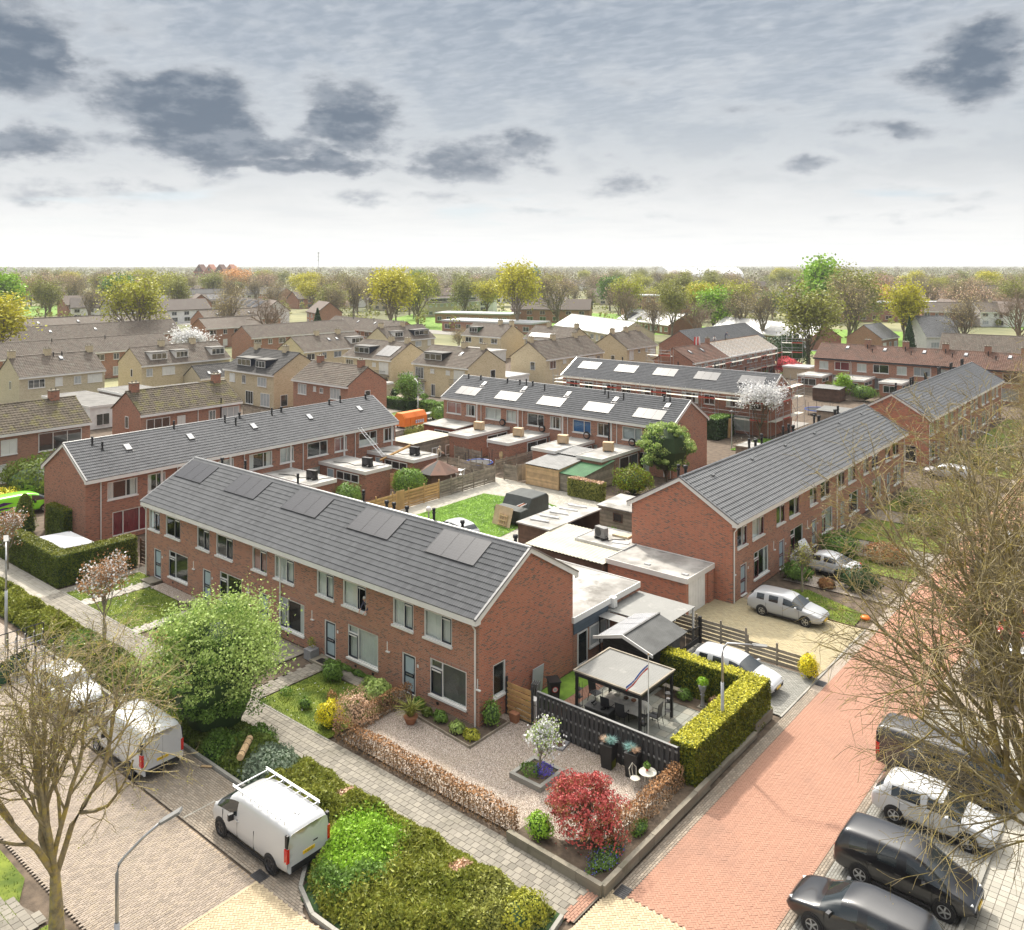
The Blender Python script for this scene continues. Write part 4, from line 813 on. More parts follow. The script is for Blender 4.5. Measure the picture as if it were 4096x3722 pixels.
# terrace in the middle distance with solar panels
Dh=house('terrace_house','red brick terrace behind the courtyard sheds with crates on its kitchen roofs',(-75.9,78.1),0,32.6,wall='brick_red',nparts=300,wins=garden_side(5,6.5,[('pink','sides',None),('full','full',None),(None,'sides','full'),('blue',None,'full'),('greyfull',None,'sides')],.55),ridge_parts=True,g1=())
for i in range(5):
 x=i*6.5;solar(Dh.rt,x+1.5,x+5.0,.95,2.55,Dh.y0,Dh.z0,Dh.th);mb().box(x+5.55,x+5.75,-.05,-.003,.1,4.98).build('pilaster','white_paint',Dh.rt);mb().tube([(x+6.4,-.08,4.95),(x+6.4,-.08,.1)],.045,8).build('downpipe','white_paint',Dh.rt);skylight(Dh.rt,x+4.6,3.05,Dh.y0,Dh.z0,Dh.th)
for x in(1.3,3.4,7.8,9.8,10.8,11.8,14,22.2,23,25,29.8,30.5):vent_pipe(Dh.rt,x,Dh.y0+(4.2 if x%1 else 3.6)*math.cos(Dh.th),Dh.z0+(4.2 if x%1 else 3.6)*math.sin(Dh.th)+.05,.75,flat=x%2>1)
mb().tube([(24.9,-.12,5.1),(24.9,-.12,.1)],.075,8).build('stove_pipe','black_plastic',Dh.rt)
# terrace on the right along the red street
wins=[];drs=[]
for i in range(6):
 x=i*6.42+.42;cc=[('sides','full','sides'),(None,'sides',None),('half',None,'greyfull'),('sides','full',None),('full','sides','sides'),(None,None,'sides')][i]
 wins+=[(x+.28,x+1.8,3.38,4.78,dict(split=(.55,),sash=[1],sashmat='darkred_paint',curt=cc[0])),(x+2.62,x+4.55,3.38,4.78,dict(split=(.62,),sash=[1],sashmat='darkred_paint',curt=cc[1])),(x+2.85,x+5.3,.62,2.45,dict(split=(.34,),sash=[0],sashmat='darkred_paint',curt=cc[2],transom=(0,1.98)))]
 drs+=[(x+.75,x+1.75,.1,2.18,dict(leaf='darkred_paint'))]
Ch=house('terrace_house','long red brick terrace on the right with plain grey roof, beside the yellow driveway',(-24.4,51.9),rad(90),38.9,wall='brick_red',gwall='brick_gable',nparts=300,prof=FLAT,tw=.3,tl=.36,amp=.022,roof='tile_flat',wins=wins,doors=drs,ridge_parts=True,pipes=(.08,19.4,38.7))
for i in range(6):x=i*6.42+.2;mb().box(x-.05,x+.03,-.012,-.003,1.9,2.45).box(x-.06,x+.16,-.1,-.003,1.78,1.85).build('wall_vent','white_paint',Ch.rt)
for x in(.6,1.6,12,13.2,14.4,18.8,20,21,26,27.2,31.5,32.3):vent_pipe(Ch.rt,x,Ch.yr+.45,Ch.zr-.3,1.0,.09,flat=int(x)%2)
for x in(3.3,9.8,16.2,22.7,29,35.4):mb().cbox((x,Ch.y0+3.9*math.cos(Ch.th),Ch.z0+3.9*math.sin(Ch.th)+.1),(.4,.12,.1),rx=Ch.th).build('roof_vent','tile_flat',Ch.rt)
wins=[];drs=[]
for i in range(6):
 x=i*6.6+.2
 wins+=[(x+.2,x+2.1,3.3,4.7,dict(split=(.6,),curt=[None,'full','sides'][i%3])),(x+3.0,x+4.5,3.3,4.7,dict(split=(.5,),curt=['sides',None,'full'][i%3])),(x+.3,x+2.7,.6,2.4,dict(split=(.34,),curt=None))];drs+=[(x+3.6,x+4.6,.1,2.15)]
C2=house('terrace_house','far right red brick terrace with a ground floor window in its gable',(-24.5,100.6),rad(90),39.8,wall='brick_brown',gwall='brick_gable',prof=FLAT,tw=.3,tl=.36,amp=.022,roof='tile_flat',wins=wins,doors=drs,g0=[(5.15,6.35,.35,2.1,dict(split=(),curt='full'))],pipes=(.1,20,39.6))
for x in(3,9,10,15.5,16.2,22,23,28.6,29.4,35,36):vent_pipe(C2.rt,x,C2.yr+.4,C2.zr-.25,1.1,.1)
# scaffolded terrace
Eh=house('terrace_house','red brick terrace behind scaffolding with five sets of solar panels',(-76.9,105),0,32.5,wall='brick_brown',wins=[w for w in garden_side(5,6.5,[('sides',None,'full')]*5,.6)],fascia='cream_board')
for i in range(5):solar(Eh.rt,i*6.45+1.7,i*6.45+5.2,2.1,3.9,Eh.y0,Eh.z0,Eh.th)
for x in(8,17.3,23,27.5,31):vent_pipe(Eh.rt,x,Eh.yr+.3,Eh.zr-.2,.8)
# terrace being re-roofed: old rusty tiles on the left, pale new battens and tiles on the right
Fh=house('terrace_house','brick terrace being re-roofed, half old brown tiles and half bare white felt',(-69.3,132),rad(90),35,wall='brick_brown',roof='tile_rust',tiles=False,verge='tile_rust',wins=[w for w in garden_side(5,6.9,[(None,None,None)]*5,.8)],bargeboard=False)
tiled_slope(Fh.rt,-.1,13.2,Fh.y0,Fh.z0,Fh.yr,Fh.zr,'tile_rust',ROLL,.3,.36)
b=mb();th=Fh.th
pmat('felt',(.72,.72,.71),.6,.05,.6);b.xprism([(Fh.y0,Fh.z0-.0),(Fh.y0,Fh.z0+.03),(Fh.yr,Fh.zr+.03),(Fh.yr,Fh.zr)],13.3,35.1);b.build('roofing_felt','felt',Fh.rt)
for j in range(13):
 r=.2+j*.36;b=mb()
 b.cbox((24.2,Fh.y0+r*math.cos(th),Fh.z0+r*math.sin(th)+.06),(21.6,.06,.05),rx=th);b.build('batten','wood_raw',Fh.rt)
b=mb()
for i in range(36):
 for j in range(12):
  r=.3+j*.36;b.cbox((13.6+i*.6,Fh.y0+r*math.cos(th),Fh.z0+r*math.sin(th)+.085),(.17,.24,.02),rx=th)
tag(b.build('tile_stacks','tile_grey',Fh.rt),kind='stuff')
chimney(Fh.rt,12.9,Fh.yr,7.2,8.4,mat='brick_orange')
for x in(3,7.5):skylight(Fh.rt,x,2.6,Fh.y0,Fh.z0,Fh.th)
# right rear terrace with brown tiles and chimneys
Gh=house('terrace_house','brick terrace at right rear with brown tiles, chimneys and skylights',(-56.7,154.3),0,33.5,wall='brick_red',roof='tile_rust',prof=ROLL,amp=.05,verge='tile_rust',bargeboard=False,fascia='dark_metal',wins=[(x,x+w,z0,z1,dict(split=s,curt=c))for i in range(5)for x,w,z0,z1,s,c in[(i*6.6+.9,1.6,3.3,4.7,(.5,),'full'),(i*6.6+3.6,2.6,3.3,4.75,(.4,),['red',None,'greyfull','sides',None][i]),(i*6.6+1.8,1.3,.3,2.4,(),'full'),(i*6.6+3.2,2.6,.5,2.4,(.5,),'greyfull')]],pipes=(6.5,19.5))
for i in range(5):chimney(Gh.rt,8.2+i*6.35 if i<4 else 32.5,Gh.yr,7.3,8.6,.95,.7,'brick_orange');skylight(Gh.rt,5+i*6.4,3.3,Gh.y0,Gh.z0,Gh.th);vent_pipe(Gh.rt,8.4+i*6.35,Gh.y0+3.7*math.cos(Gh.th),Gh.z0+3.7*math.sin(Gh.th),.8);vent_pipe(Gh.rt,9.5+i*6.4,Gh.y0+2.7*math.cos(Gh.th),Gh.z0+2.7*math.sin(Gh.th),.7)
# ================================================================== outbuildings, fences and yards
def corrugated(x0,x1,y0,y1,z,along='x',pitch=.18,amp=.025,slope=0,th=.012):
 """sheet with ribs running along y (ribs repeat in x) or along x; slope = rise over y"""
 b=mb();L0,L1=(x0,x1)if along=='y' else(y0,y1);n=max(2,int((L1-L0)/pitch*2));vs=[]
 for i in range(n+1):
  u=L0+(L1-L0)*i/n;h=amp*(1 if i%2 else-1)
  for v in((y0,y1)if along=='y' else(x0,x1)):
   x,y=(u,v)if along=='y' else(v,u);vs.append((x,y,z+h+slope*(y-y0)))
 k=len(vs);vs+=[(x,y,zz-th)for x,y,zz in vs]
 fs=[(2*i,2*i+2,2*i+3,2*i+1)for i in range(n)];fs+=[tuple(j+k for j in f[::-1])for f in fs]
 for i in range(n):fs+=[(2*i,2*i+k,2*i+2+k,2*i+2),(2*i+1,2*i+3,2*i+3+k,2*i+1+k)]
 fs+=[(0,1,1+k,k),(2*n,2*n+k,2*n+1+k,2*n+1)]
 b.add(vs,fs);return b
def flatbox(name,label,x0,x1,y0,y1,h,wall='brick_red',roof='bitumen',fascia='white_paint',cat='annex',fh=.28,over=.12,group=None,clad=None):
 rt=empty(name,(0,0,0),0,label,cat,group);rt.location=((x0+x1)/2,(y0+y1)/2,0);w,d=(x1-x0)/2,(y1-y0)/2
 b=mb();holes=[]
 for(p,q)in(((-w,-d),(w,-d)),((w,-d),(w,d)),((w,d),(-w,d)),((-w,d),(-w,-d))):b.add([(*p,0),(*q,0),(*q,h-fh),(*p,h-fh)],[(0,1,2,3)])
 b.build('wall',wall,rt);o=over
 b=mb()
 for a in((-w-o,w+o,-d-o,-d-o+.05),(-w-o,w+o,d+o-.05,d+o),(-w-o,-w-o+.05,-d-o+.05,d+o-.05),(w+o-.05,w+o,-d-o+.05,d+o-.05)):b.box(*a,h-fh,h+.05)
 b.build('fascia',fascia,rt);mb().box(-w-o+.051,w+o-.051,-d-o+.051,d+o-.051,h-fh+.01,h).build('roof',roof,rt)
 return rt,w,d
def add_win(rt,side,w,d,u0,u1,z0,z1,**k):
 """window on a flat box; side n/s/e/w in its own frame (s = towards -y)"""
 fx={'s':((0,-d,0),0),'e':((w,0,0),math.pi/2),'n':((0,d,0),math.pi),'w':((-w,0,0),-math.pi/2)}[side]
 return win2(rt,u0,u1,z0,z1,fx,**k)
def heatpump(loc,rz=0,label='',name='heat_pump',mat='black_plastic'):
 rt=empty(name,loc,rz,label,'heat pump','outdoor units on flat roofs')
 mb().box(-.5,.5,-.2,.2,.16,.86).build('casing',mat,rt);mb().lathe([(.3,0),(.3,.02),(.05,.03)],(0,0),14).build('fan_grille','dark_metal',rt).matrix_local=Matrix.Translation((-.12,-.2,.51))@Matrix.Rotation(rad(90),4,'X')
 for x in(-.35,.35):mb().box(x-.1,x+.1,-.28,.28,0,.155).build('foot','black_plastic',rt)
 mb().tube([(.5,0,.3),(.65,0,.28),(.7,0,.05),(.7,.6,.04),(1.2,1.2,.04)],.03,6).build('pipe','black_plastic',rt);return rt
for i,(b0,b1)in enumerate(((39.8,42.9),(46.2,48.95),(52.5,55.55),(58.65,61.8))):
 rt,w,d=flatbox('kitchen_annex','brick kitchen box with white rim, %s along the west terrace'%['hidden first','second','third, with bins beside it,','last, nearest the long shed,'][i],-67.85,-61.1,b0,b1,2.8,'brick_brown',group='kitchen boxes of the west terrace')
 add_win(rt,'s',w,d,-w+2.6,w-.9,1.55,2.35,split=(.33,.66));win2(rt,-w+1.2,-w+2.2,.1,2.35,((0,-d,0),0),(),pane='door_glass',name='door')
 if i:heatpump((-62.6,(b0+b1)/2,2.8),rad(12),'black heat pump on the %s kitchen roof of the west terrace'%['','second','third','last'][i])
 if i:mb().tube([(-66.5,b0+.6,2.83),(-65,b0+1.2,2.83),(-63.8,b0+1,2.83),(-63.3,b0+1.6,2.83)],.035,6).build('roof_hose','black_plastic');tag(bpy.data.objects[-1]if False else COL.objects[-1],'black hose lying on the %s kitchen roof of the west terrace'%['','second','third','last'][i],'hose')
def crate(loc,rz,label):
 rt=empty('wooden_crate',loc,rz,label,'crate','crates on the kitchen roofs');w,d,h=.55,.35,.95
 mb().box(-w,w,-d,d,.12,h).build('box','ply',rt)
 for sx in(-1,1):
  mb().box(sx*(w-.06)-.05,sx*(w-.06)+.05,-d-.025,-d-.001,.12,h).build('batten','wood_raw',rt);mb().box(sx*(w-.1)-.06,sx*(w-.1)+.06,-d,d,0,.118).build('skid','wood_raw',rt)
 mb().box(-w+.1,w-.1,-d-.022,-d-.001,h-.1,h).build('batten','wood_raw',rt)
def coil(parent_label,loc,rz=0):
 b=mb()
 for k in range(5):
  r=.42-.03*k;b.tube([(r*math.cos(t),-.03*k,.5+r*math.sin(t))for t in[i*2*math.pi/14 for i in range(15)]],.028,5,cap=False)
 o=b.build('hose_coil','black_plastic',None,loc,rz);tag(o,parent_label,'hose','hose coils behind the terrace')
ords=['first from the left','second from the left','third from the left','fourth, by the green-roofed shed']
for i,(a0,a1)in enumerate(((-68,-65.1),(-62.1,-59.2),(-55.9,-53.0),(-50.1,-47.2))):
 rt,w,d=flatbox('kitchen_annex','brick kitchen box behind the middle terrace, %s'%ords[i],a0,a1,70.9,78.05,2.75,'brick_brown',group='kitchen boxes of the middle terrace')
 add_win(rt,'e',w,d,-d+3.2,d-.4,1.0,2.3)
 crate(((a0+a1)/2-.1,74.5,2.75),rad(8+5*i),'plywood crate on the kitchen roof %s'%ords[i]);coil('black hose coil leaning at the wall above kitchen roof %s'%ords[i],(a1-.6,77.6,2.78),rad(10))
 # annexes of the near and right terraces
rt,w,d=flatbox('annex','long flat-roofed extension with white rim behind the corner gable',-33.5,-27.1,37.95,44.55,2.85,'brick_red',over=.15)
mb().box(w+.002,w+.05,-d,d-3.2,1.9,2.57).build('cladding','curtain_grey',rt);pmat('slate_blue',(.10,.13,.16),.6,.1,2,isl=.1);COL.objects[-1].data.materials[0]=MATS['slate_blue']
for k in range(5):mb().box(w+.0505,w+.058,-d,d-3.2,1.93+k*.13,2.04+k*.13).build('cladding_board','slate_blue',rt)
win2(rt,-d+1.5,-d+3.2,.7,1.85,((w,0,0),math.pi/2),(.55,),pane='curtain_grey',sill=True,y=-.06);win2(rt,-d+.35,-d+1.3,.05,1.85,((w,0,0),math.pi/2),(),name='door',y=-.06)
mb().box(w-.02,w+.35,d-3.1,d-2.75,2.35,2.9).build('rain_box','white_paint',rt);mb().box(-.4,.05,d-2.9,d-2.5,2.9,2.98).build('roof_stone','stone',rt)
rt,w,d=flatbox('garage','brick garage with white door and pale flat roof against the right terrace',-31.6,-25.75,48.2,51.75,2.35,'brick_gable',cat='garage')
g_=mb();
for k in range(12):g_.box(w+.002+(.012 if k%2 else 0),w+.03+(.012 if k%2 else 0),-d+.25+k*.18,-d+.25+(k+1)*.18,.03,2.02)
g_.build('garage_door','white_plaster',rt);mb().box(w+.002,w+.1,d-.75,d,0,2.06).build('pier','brick_gable',rt)
for x,y in((-.5,-d+.6),(2.3,-d+.5)):mb().box(x,x+.4,y,y+.25,2.36,2.42).build('roof_vent','zinc',rt)
rt,w,d=flatbox('annex','low grey-roofed annex with outdoor unit behind the right terrace',-35.6,-31.7,50.3,53.6,2.4,'brick_brown',fascia='zinc',fh=.2)
heatpump((-34.1,51.2,2.42),rad(-15),'grey heat pump with pipes on the annex of the right terrace',mat='sheet_grey')
tag(mb().box(-33.9,-32.6,52.3,53.0,2.41,2.55).build('brick_stack','brick_yellow'),'low stack of loose bricks on the annex roof','bricks')
tag(mb().cbox((-32.6,51.4,2.43),(1.2,.5,.04),.3).build('foam_board','sheet_white'),'pale insulation board lying on the annex roof','board')
def shed(name,label,x0,x1,y0,y1,h0,h1,walls='wood_brown',roof='sheet_grey',horizontal=True,open_side=None,cat='shed',along='y',over=.15,plank=.16,roofpitch=.18):
 """timber shed: plank walls, mono-pitch corrugated roof rising from y0 to y1"""
 rt=empty(name,((x0+x1)/2,(y0+y1)/2,0),0,label,cat);w,d=(x1-x0)/2,(y1-y0)/2
 hz=lambda y:h0+(h1-h0)*(y+d)/(2*d)
 for sd,(p,q)in dict(s=((-w,-d),(w,-d)),e=((w,-d),(w,d)),n=((w,d),(-w,d)),w=((-w,d),(-w,-d))).items():
  if open_side and sd in open_side:continue
  if sd in 'se':
   L=2*w if sd=='s' else 2*d;hh=h0 if sd=='s' else min(h0,h1);n=int(hh/plank)
   one=mb().box(0,L,-.012,.012,0,plank-.008).mesh('plank',walls)
   for k in range(n):place('plank',one,rt,(p[0],p[1]+(0 if sd=='s' else 0),.04+k*plank),0 if sd=='s' else math.pi/2)
   if sd=='e' and abs(h1-h0)>.05:mb().add([(w,-d,.04+n*plank),(w,d,.04+n*plank),(w,d,hz(d)),(w,-d,hz(-d))],[(0,1,2,3)]).build('wall_top',walls,rt)
  else:mb().add([(*p,0),(*q,0),(*q,hz(q[1])),(*p,hz(p[1]))],[(0,1,2,3)]).build('wall',walls,rt)
 if roof=='flat':mb().xprism([(-d-over,h0),(-d-over,h0+.1),(d+over,h1+.1),(d+over,h1)],-w-over,w+over).build('roof','bitumen',rt)
 else:corrugated(-w-over,w+over,-d-over,d+over,h0+.05,along,roofpitch,.022,(h1-h0)/(2*d)).build('roof',roof,rt)
 for x in(-w,w):
  for y in(-d,d):mb().box(x-.04,x+.04,y-.04,y+.04,0,hz(y)).build('post',walls,rt)
 return rt
shed('long_shed','brown plank shed with cream corrugated roof behind the near extension',-38.2,-31.75,47.85,50.25,2.05,2.2,'wood_brown','sheet_cream',roofpitch=.3)
shed('side_shed','cream corrugated lean-to next to the open carport',-38.25,-35.8,50.3,52.6,2.2,2.3,'wood_brown','sheet_cream',roofpitch=.3)
rt=shed('carport','open timber carport with grey felt roof and white rolls on it',-41.3,-38.4,50.7,57.3,2.3,2.35,'wood_brown','flat',open_side='e')
for k in range(5):
 b=mb();b.tube([(-40.9,51.6+k*1.25,2.5),(-40.2,51.75+k*1.25,2.47),(-39.3,51.85+k*1.25,2.5)],.08,7);tag(b.build('foil_roll','plastic_white'),'%s white foil roll on the carport roof, counted from the near end'%['first','second','third','fourth','fifth'][k],'roll','white rolls on the carport')
rt=shed('garden_shed','grey plank shed with felt roof and small dark window near the pampas grass',-39.6,-36.2,59.1,62.5,2.1,2.25,'wood_grey','flat');win2(rt,-.3,.6,1.1,1.8,((0,-1.7,0),0),(),frame='wood_brown')
rt=shed('orange_shed','raw orange timber shed with grey corrugated roof at the courtyard corner',-53.7,-49.7,67.1,71.2,2.05,2.35,'wood_raw','sheet_grey',roofpitch=.3)
shed('back_shed','taller grey corrugated roof shed standing behind the orange timber shed',-54.0,-50.4,71.4,74.2,2.5,2.7,'wood_grey','sheet_grey',roofpitch=.3)
shed('green_shed','weathered shed with a green corrugated roof beside the orange one',-49.6,-46.9,67.3,72.6,1.7,2.3,'wood_grey','sheet_green')
shed('slatted_shed','long weathered plank shed with pale ribbed roof behind the red gazebo',-73.3,-69.2,66.4,72.6,2.0,2.1,'wood_grey','sheet_cream',roofpitch=.25)
rt=shed('red_shed','red plank shed with wide grey roof beside the middle terrace',-75.6,-70.4,74.4,78.0,2.35,2.5,'wood_red','flat');win2(rt,-.8,1.8,.3,2.0,((0,-1.8,0),0),(.5,))
rt=empty('gazebo',(-59.3,60.3,0),rad(22),'octagonal garden hut with red shingle roof behind the grey fence','gazebo')
for k in range(8):
 t0,t1=k*math.pi/4,(k+1)*math.pi/4;r=2.1
 mb().add([(r*math.cos(t0),r*math.sin(t0),1.75),(r*math.cos(t1),r*math.sin(t1),1.75),(0,0,2.8),(r*math.cos(t0)*.98,r*math.sin(t0)*.98,1.7),(r*math.cos(t1)*.98,r*math.sin(t1)*.98,1.7)],[(0,1,2),(0,3,4,1)]).build('roof_panel',['tile_rust','tile_dark'][k%2 if k in(5,6)else 0],rt)
 r=1.8;mb().add([(r*math.cos(t0),r*math.sin(t0),0),(r*math.cos(t1),r*math.sin(t1),0),(r*math.cos(t1),r*math.sin(t1),1.78),(r*math.cos(t0),r*math.sin(t0),1.78)],[(0,1,2,3)]).build('wall_panel','wood_brown',rt)
 # fences: posts and boards are parts
def hfence(name,label,x0,y0,x1,y1,h=1.75,mat='wood_grey',bays=None,board=.12,gap=.02,post=None,group=None,alt=True,step=1.8):
 L=math.hypot(x1-x0,y1-y0);an=math.atan2(y1-y0,x1-x0);n=bays or max(1,round(L/step));bl=L/n
 rt=empty(name,(x0,y0,0),an,label,'fence',group);k=int((h-.08)/(board+gap));one=mb().box(.05,bl-.05,-.01,.01,0,board).mesh('board',mat)
 for i in range(n):
  for j in range(k):place('board',one,rt,(i*bl,(.022 if j%2 else-.022)if alt else 0,.06+j*(board+gap)))
 pm=mb().box(-.045,.045,-.045,.045,0,h+.06).mesh('post',post or mat)
 for i in range(n+1):place('post',pm,rt,(i*bl,0,0))
 return rt
def vfence(name,label,x0,y0,x1,y1,h=1.8,mat='fence_black',sl=.15,gap=-.022,alt=.03,group=None,rail=True,post=None):
 L=math.hypot(x1-x0,y1-y0);an=math.atan2(y1-y0,x1-x0);n=int(L/(sl+gap));rt=empty(name,(x0,y0,0),an,label,'fence',group)
 one=mb().box(0,sl,-.012,.012,.03,h).mesh('slat',mat)
 for i in range(n):place('slat',one,rt,(i*(sl+gap),alt if i%2 else-alt,0))
 if rail:
  for z in(.35,.95,1.55):mb().box(0,L,-.028,.028,z*h/1.8,z*h/1.8+.08).build('rail',post or 'sheet_grey',rt)
  m_=max(1,round(L/1.85))
  for i in range(m_+1):mb().box(i*L/m_-.03,i*L/m_+.03,.06,.12,0,h).build('post',mat,rt)
 return rt
rt=vfence('slat_fence','black vertical slat fence between gravel garden and terrace',-25.0,32.08,-17.55,32.08,1.75)
mb().box(0,7.45,-.06,.06,1.751,1.775).build('top_cap','sheet_grey',rt)
hfence('timber_fence','new yellow timber fence with gate along the courtyard path',-56.7,46.0,-56.7,57.7,1.75,'wood_new',bays=6)
rt=empty('garden_gate',(-56.62,52.2,0),rad(90),'new yellow vertical board gate set in the timber fence','gate')
for k in range(8):mb().box(k*.125,k*.125+.115,-.015,.015,.05,1.78).build('board','wood_new',rt)
hfence('timber_fence','weathered grey board fence along the courtyard path beyond the yellow one',-56.7,57.75,-56.7,65.75,1.75,'wood_grey',bays=5)
hfence('timber_fence','weathered grey board fence turning away behind the white garden chairs',-63.4,65.8,-56.75,65.8,1.75,'wood_grey',bays=4)
hfence('timber_fence','short weathered fence between the path corner and the open gate',-56.6,67.1,-55.1,67.3,1.7,'wood_grey',bays=1)
vfence('open_gate','weathered vertical board gate standing open by the scrap wood',-55.0,67.3,-54.5,68.6,1.7,'wood_grey',rail=False)
hfence('timber_fence','grey board fence behind the trampoline next to the first kitchen box',-66.9,70.6,-62.6,70.4,1.5,'wood_grey',bays=3)
hfence('timber_fence','board fence dividing gardens at second kitchen box of middle terrace',-58.7,68.2,-58.6,75,1.5,'wood_grey',bays=4)
hfence('timber_fence','low board fence by the third kitchen box of the middle terrace',-52.6,74.6,-52.5,78,1.6,'wood_grey',bays=2)
vfence('picket_fence','weathered vertical board fence beside the orange container',-79.2,72.4,-80.6,83,1.2,'wood_grey')
vfence('picket_fence','weathered picket fence with laundry at the slatted shed',-77.6,66.5,-75.3,72.3,1.3,'wood_grey')
hfence('timber_fence','tan timber panel beside the third kitchen box',-64.4,56.3,-61.8,57.4,1.7,'wood_raw',bays=1)
hfence('driveway_fence','dark grey slatted fence between the grey and yellow driveways',-25.2,45.55,-20.6,45.55,1.5,'wood_grey',bays=3,board=.17,gap=.05)
hfence('driveway_fence','lower end of the slatted fence by the yellow bush',-20.5,45.55,-17.1,45.55,1.15,'wood_grey',bays=2,board=.17,gap=.05)
hfence('side_gate','dark brown slatted gate between clipped hedge and near terrace',-61.4,31.2,-58.9,31.2,1.8,'wood_brown',bays=1)
hfence('wood_panel','golden brown timber panel standing at the corner gable',-27.0,32.2,-25.4,32.2,1.75,'wood_new',bays=1,post='fence_black')
hfence('timber_fence','long grey board fence in front of the right rear terrace',-56,142.3,-44.2,142.3,1.6,'wood_grey',bays=6)
hfence('timber_fence','grey board fence near the small red brick house at the left',-96,45.5,-90,46.6,1.8,'wood_grey',bays=3)
hfence('timber_fence','board fence behind the roof of the west terrace by the yellow house',-108,70,-99,70.5,1.7,'wood_grey',bays=5)
# black ornamental gate
rt=empty('drive_gate',(-23.35,42.0,0),rad(90),'black double gate with arched top at the head of the grey driveway','gate')
for s,x0 in((0,0),(1,1.65)):
 for k in range(13):
  u=k/12;h=1.0+.28*((1-u)if s else u)**1.6;mb().box(x0+.06+k*.118,x0+.09+k*.118,-.015,.015,.15,h).build('bar','black_paint',rt)
 mb().box(x0,x0+1.6,-.025,.025,.12,.42).build('panel','black_paint',rt);mb().tube([(x0+1.6*k/8,0,1.0+.28*((1-k/8)if s else k/8)**1.6)for k in range(9)],.035,6).build('top_rail','black_paint',rt)
for x in(-.08,3.35):mb().box(x-.08,x+.08,-.08,.08,0,1.55).build('gate_post','black_paint',rt)
# polycarbonate canopy and garden hut
rt=empty('canopy',(-25.2,43.0,0),0,'translucent ribbed canopy between the extension and the yellow driveway','canopy')
corrugated(-1.9,1.85,-1.8,1.8,2.3,'x',.12,.012).build('roof_sheet','sheet_clear',rt)
for k in range(4):mb().box(-1.9,1.85,-1.75+k*1.16,-1.69+k*1.16,2.2,2.275).build('rafter','white_paint',rt)
for x in(-1.8,1.75):
 for y in(-1.7,1.7):mb().box(x-.05,x+.05,y-.05,y+.05,0,2.2).build('post','white_paint',rt)
rt=empty('side_canopy',(-26.1,40.9,0),0,'narrow ribbed grey canopy over the extension door','canopy');corrugated(-1.0,1.4,-.6,.2,2.2,'x',.12,.012).build('roof_sheet','sheet_grey',rt)
for x in(-.9,1.3):mb().box(x-.03,x+.03,-.55,-.49,0,2.18).build('post','black_paint',rt)
rt=empty('garden_hut',(-23.95,39.85,0),0,'black log hut with ribbed dark roof and solar panels behind the pergola','garden hut')
for k in range(13):
 z=.05+k*.155
 mb().box(-1.42,1.42,-1.62,-1.57,z,z+.15).build('log','black_paint',rt);mb().box(1.37,1.42,-1.56,1.6,z,z+.15).build('log','black_paint',rt)
mb().add([(-1.42,1.6,0),(1.42,1.6,0),(1.42,1.6,2.05),(0,1.6,2.6),(-1.42,1.6,2.05)],[(0,1,2,3,4)]).add([(-1.42,-1.6,0),(-1.42,1.6,0),(-1.42,1.6,2.05),(-1.42,-1.6,2.05)],[(0,1,2,3)]).add([(-1.42,-1.6,2.07),(1.42,-1.6,2.07),(0,-1.6,2.6)],[(0,1,2)]).build('wall','black_paint',rt)
sl=.52/1.75
for s in(-1,1):
 b=corrugated(-1.9,1.85,0,1.78,0,'y',.11,.012)
 b.v=[((1.78-y)*s*1.0 if False else s*(1.75-y),x,2.18+y*sl+z)for x,y,z in b.v];b.build('roof_sheet','sheet_dark' if s>0 else 'sheet_grey',rt)
mb().box(-.05,.05,-1.95,1.9,2.71,2.76).build('ridge_cap','sheet_dark',rt)
for s in(-1,1):mb().add([(0,-1.98,2.62),(s*1.82,-1.98,2.09),(s*1.82,-1.98,2.25),(0,-1.98,2.8),(0,-1.93,2.62),(s*1.82,-1.93,2.09),(s*1.82,-1.93,2.25),(0,-1.93,2.8)],[(0,1,2,3),(7,6,5,4),(0,4,5,1),(3,2,6,7)]).build('bargeboard','white_paint',rt)
m,t=newmat('solar_round');uv=t.node('ShaderNodeTexCoord').outputs['UV'];v=t.node('ShaderNodeTexBrick');v.offset=0;t.link(uv,v.inputs[0]);v.inputs['Scale'].default_value=1;v.inputs['Brick Width'].default_value=.125;v.inputs['Row Height'].default_value=.125;v.inputs['Mortar Size'].default_value=.018;v.inputs['Color1'].default_value=v.inputs['Color2'].default_value=(.12,.13,.16,1);v.inputs['Mortar'].default_value=(.6,.6,.6,1)
t.link(v.outputs[0],t.b.inputs['Base Color']);t.b.inputs['Roughness'].default_value=.2
for k in range(4):
 y0=-1.8+k*.92;b=mb();b.add([(-1.6,y0,2.18+.15*sl+.06),(-1.6,y0+.88,2.18+.15*sl+.06),(-.1,y0+.88,2.18+1.65*sl+.06),(-.1,y0,2.18+1.65*sl+.06)],[(0,3,2,1)]);b.build('solar_panel','solar_round',rt)
win2(rt,-.9,.1,.9,1.75,((0,-1.62,0),0),(.5,),pane='curtain_grey',frame='black_paint');win2(rt,.4,1.15,.1,1.8,((0,-1.62,0),0),(),name='door',frame='black_paint')
tag(mb().box(-24.65,-24.3,38.19,38.215,.75,1.05).build('red_sign','red'),'small red sign on the front of the black garden hut','sign');tag(mb().box(-24.1,-23.85,38.19,38.215,.75,1.1).build('picture_sign','white_paint'),'small white picture board on the black garden hut','sign')
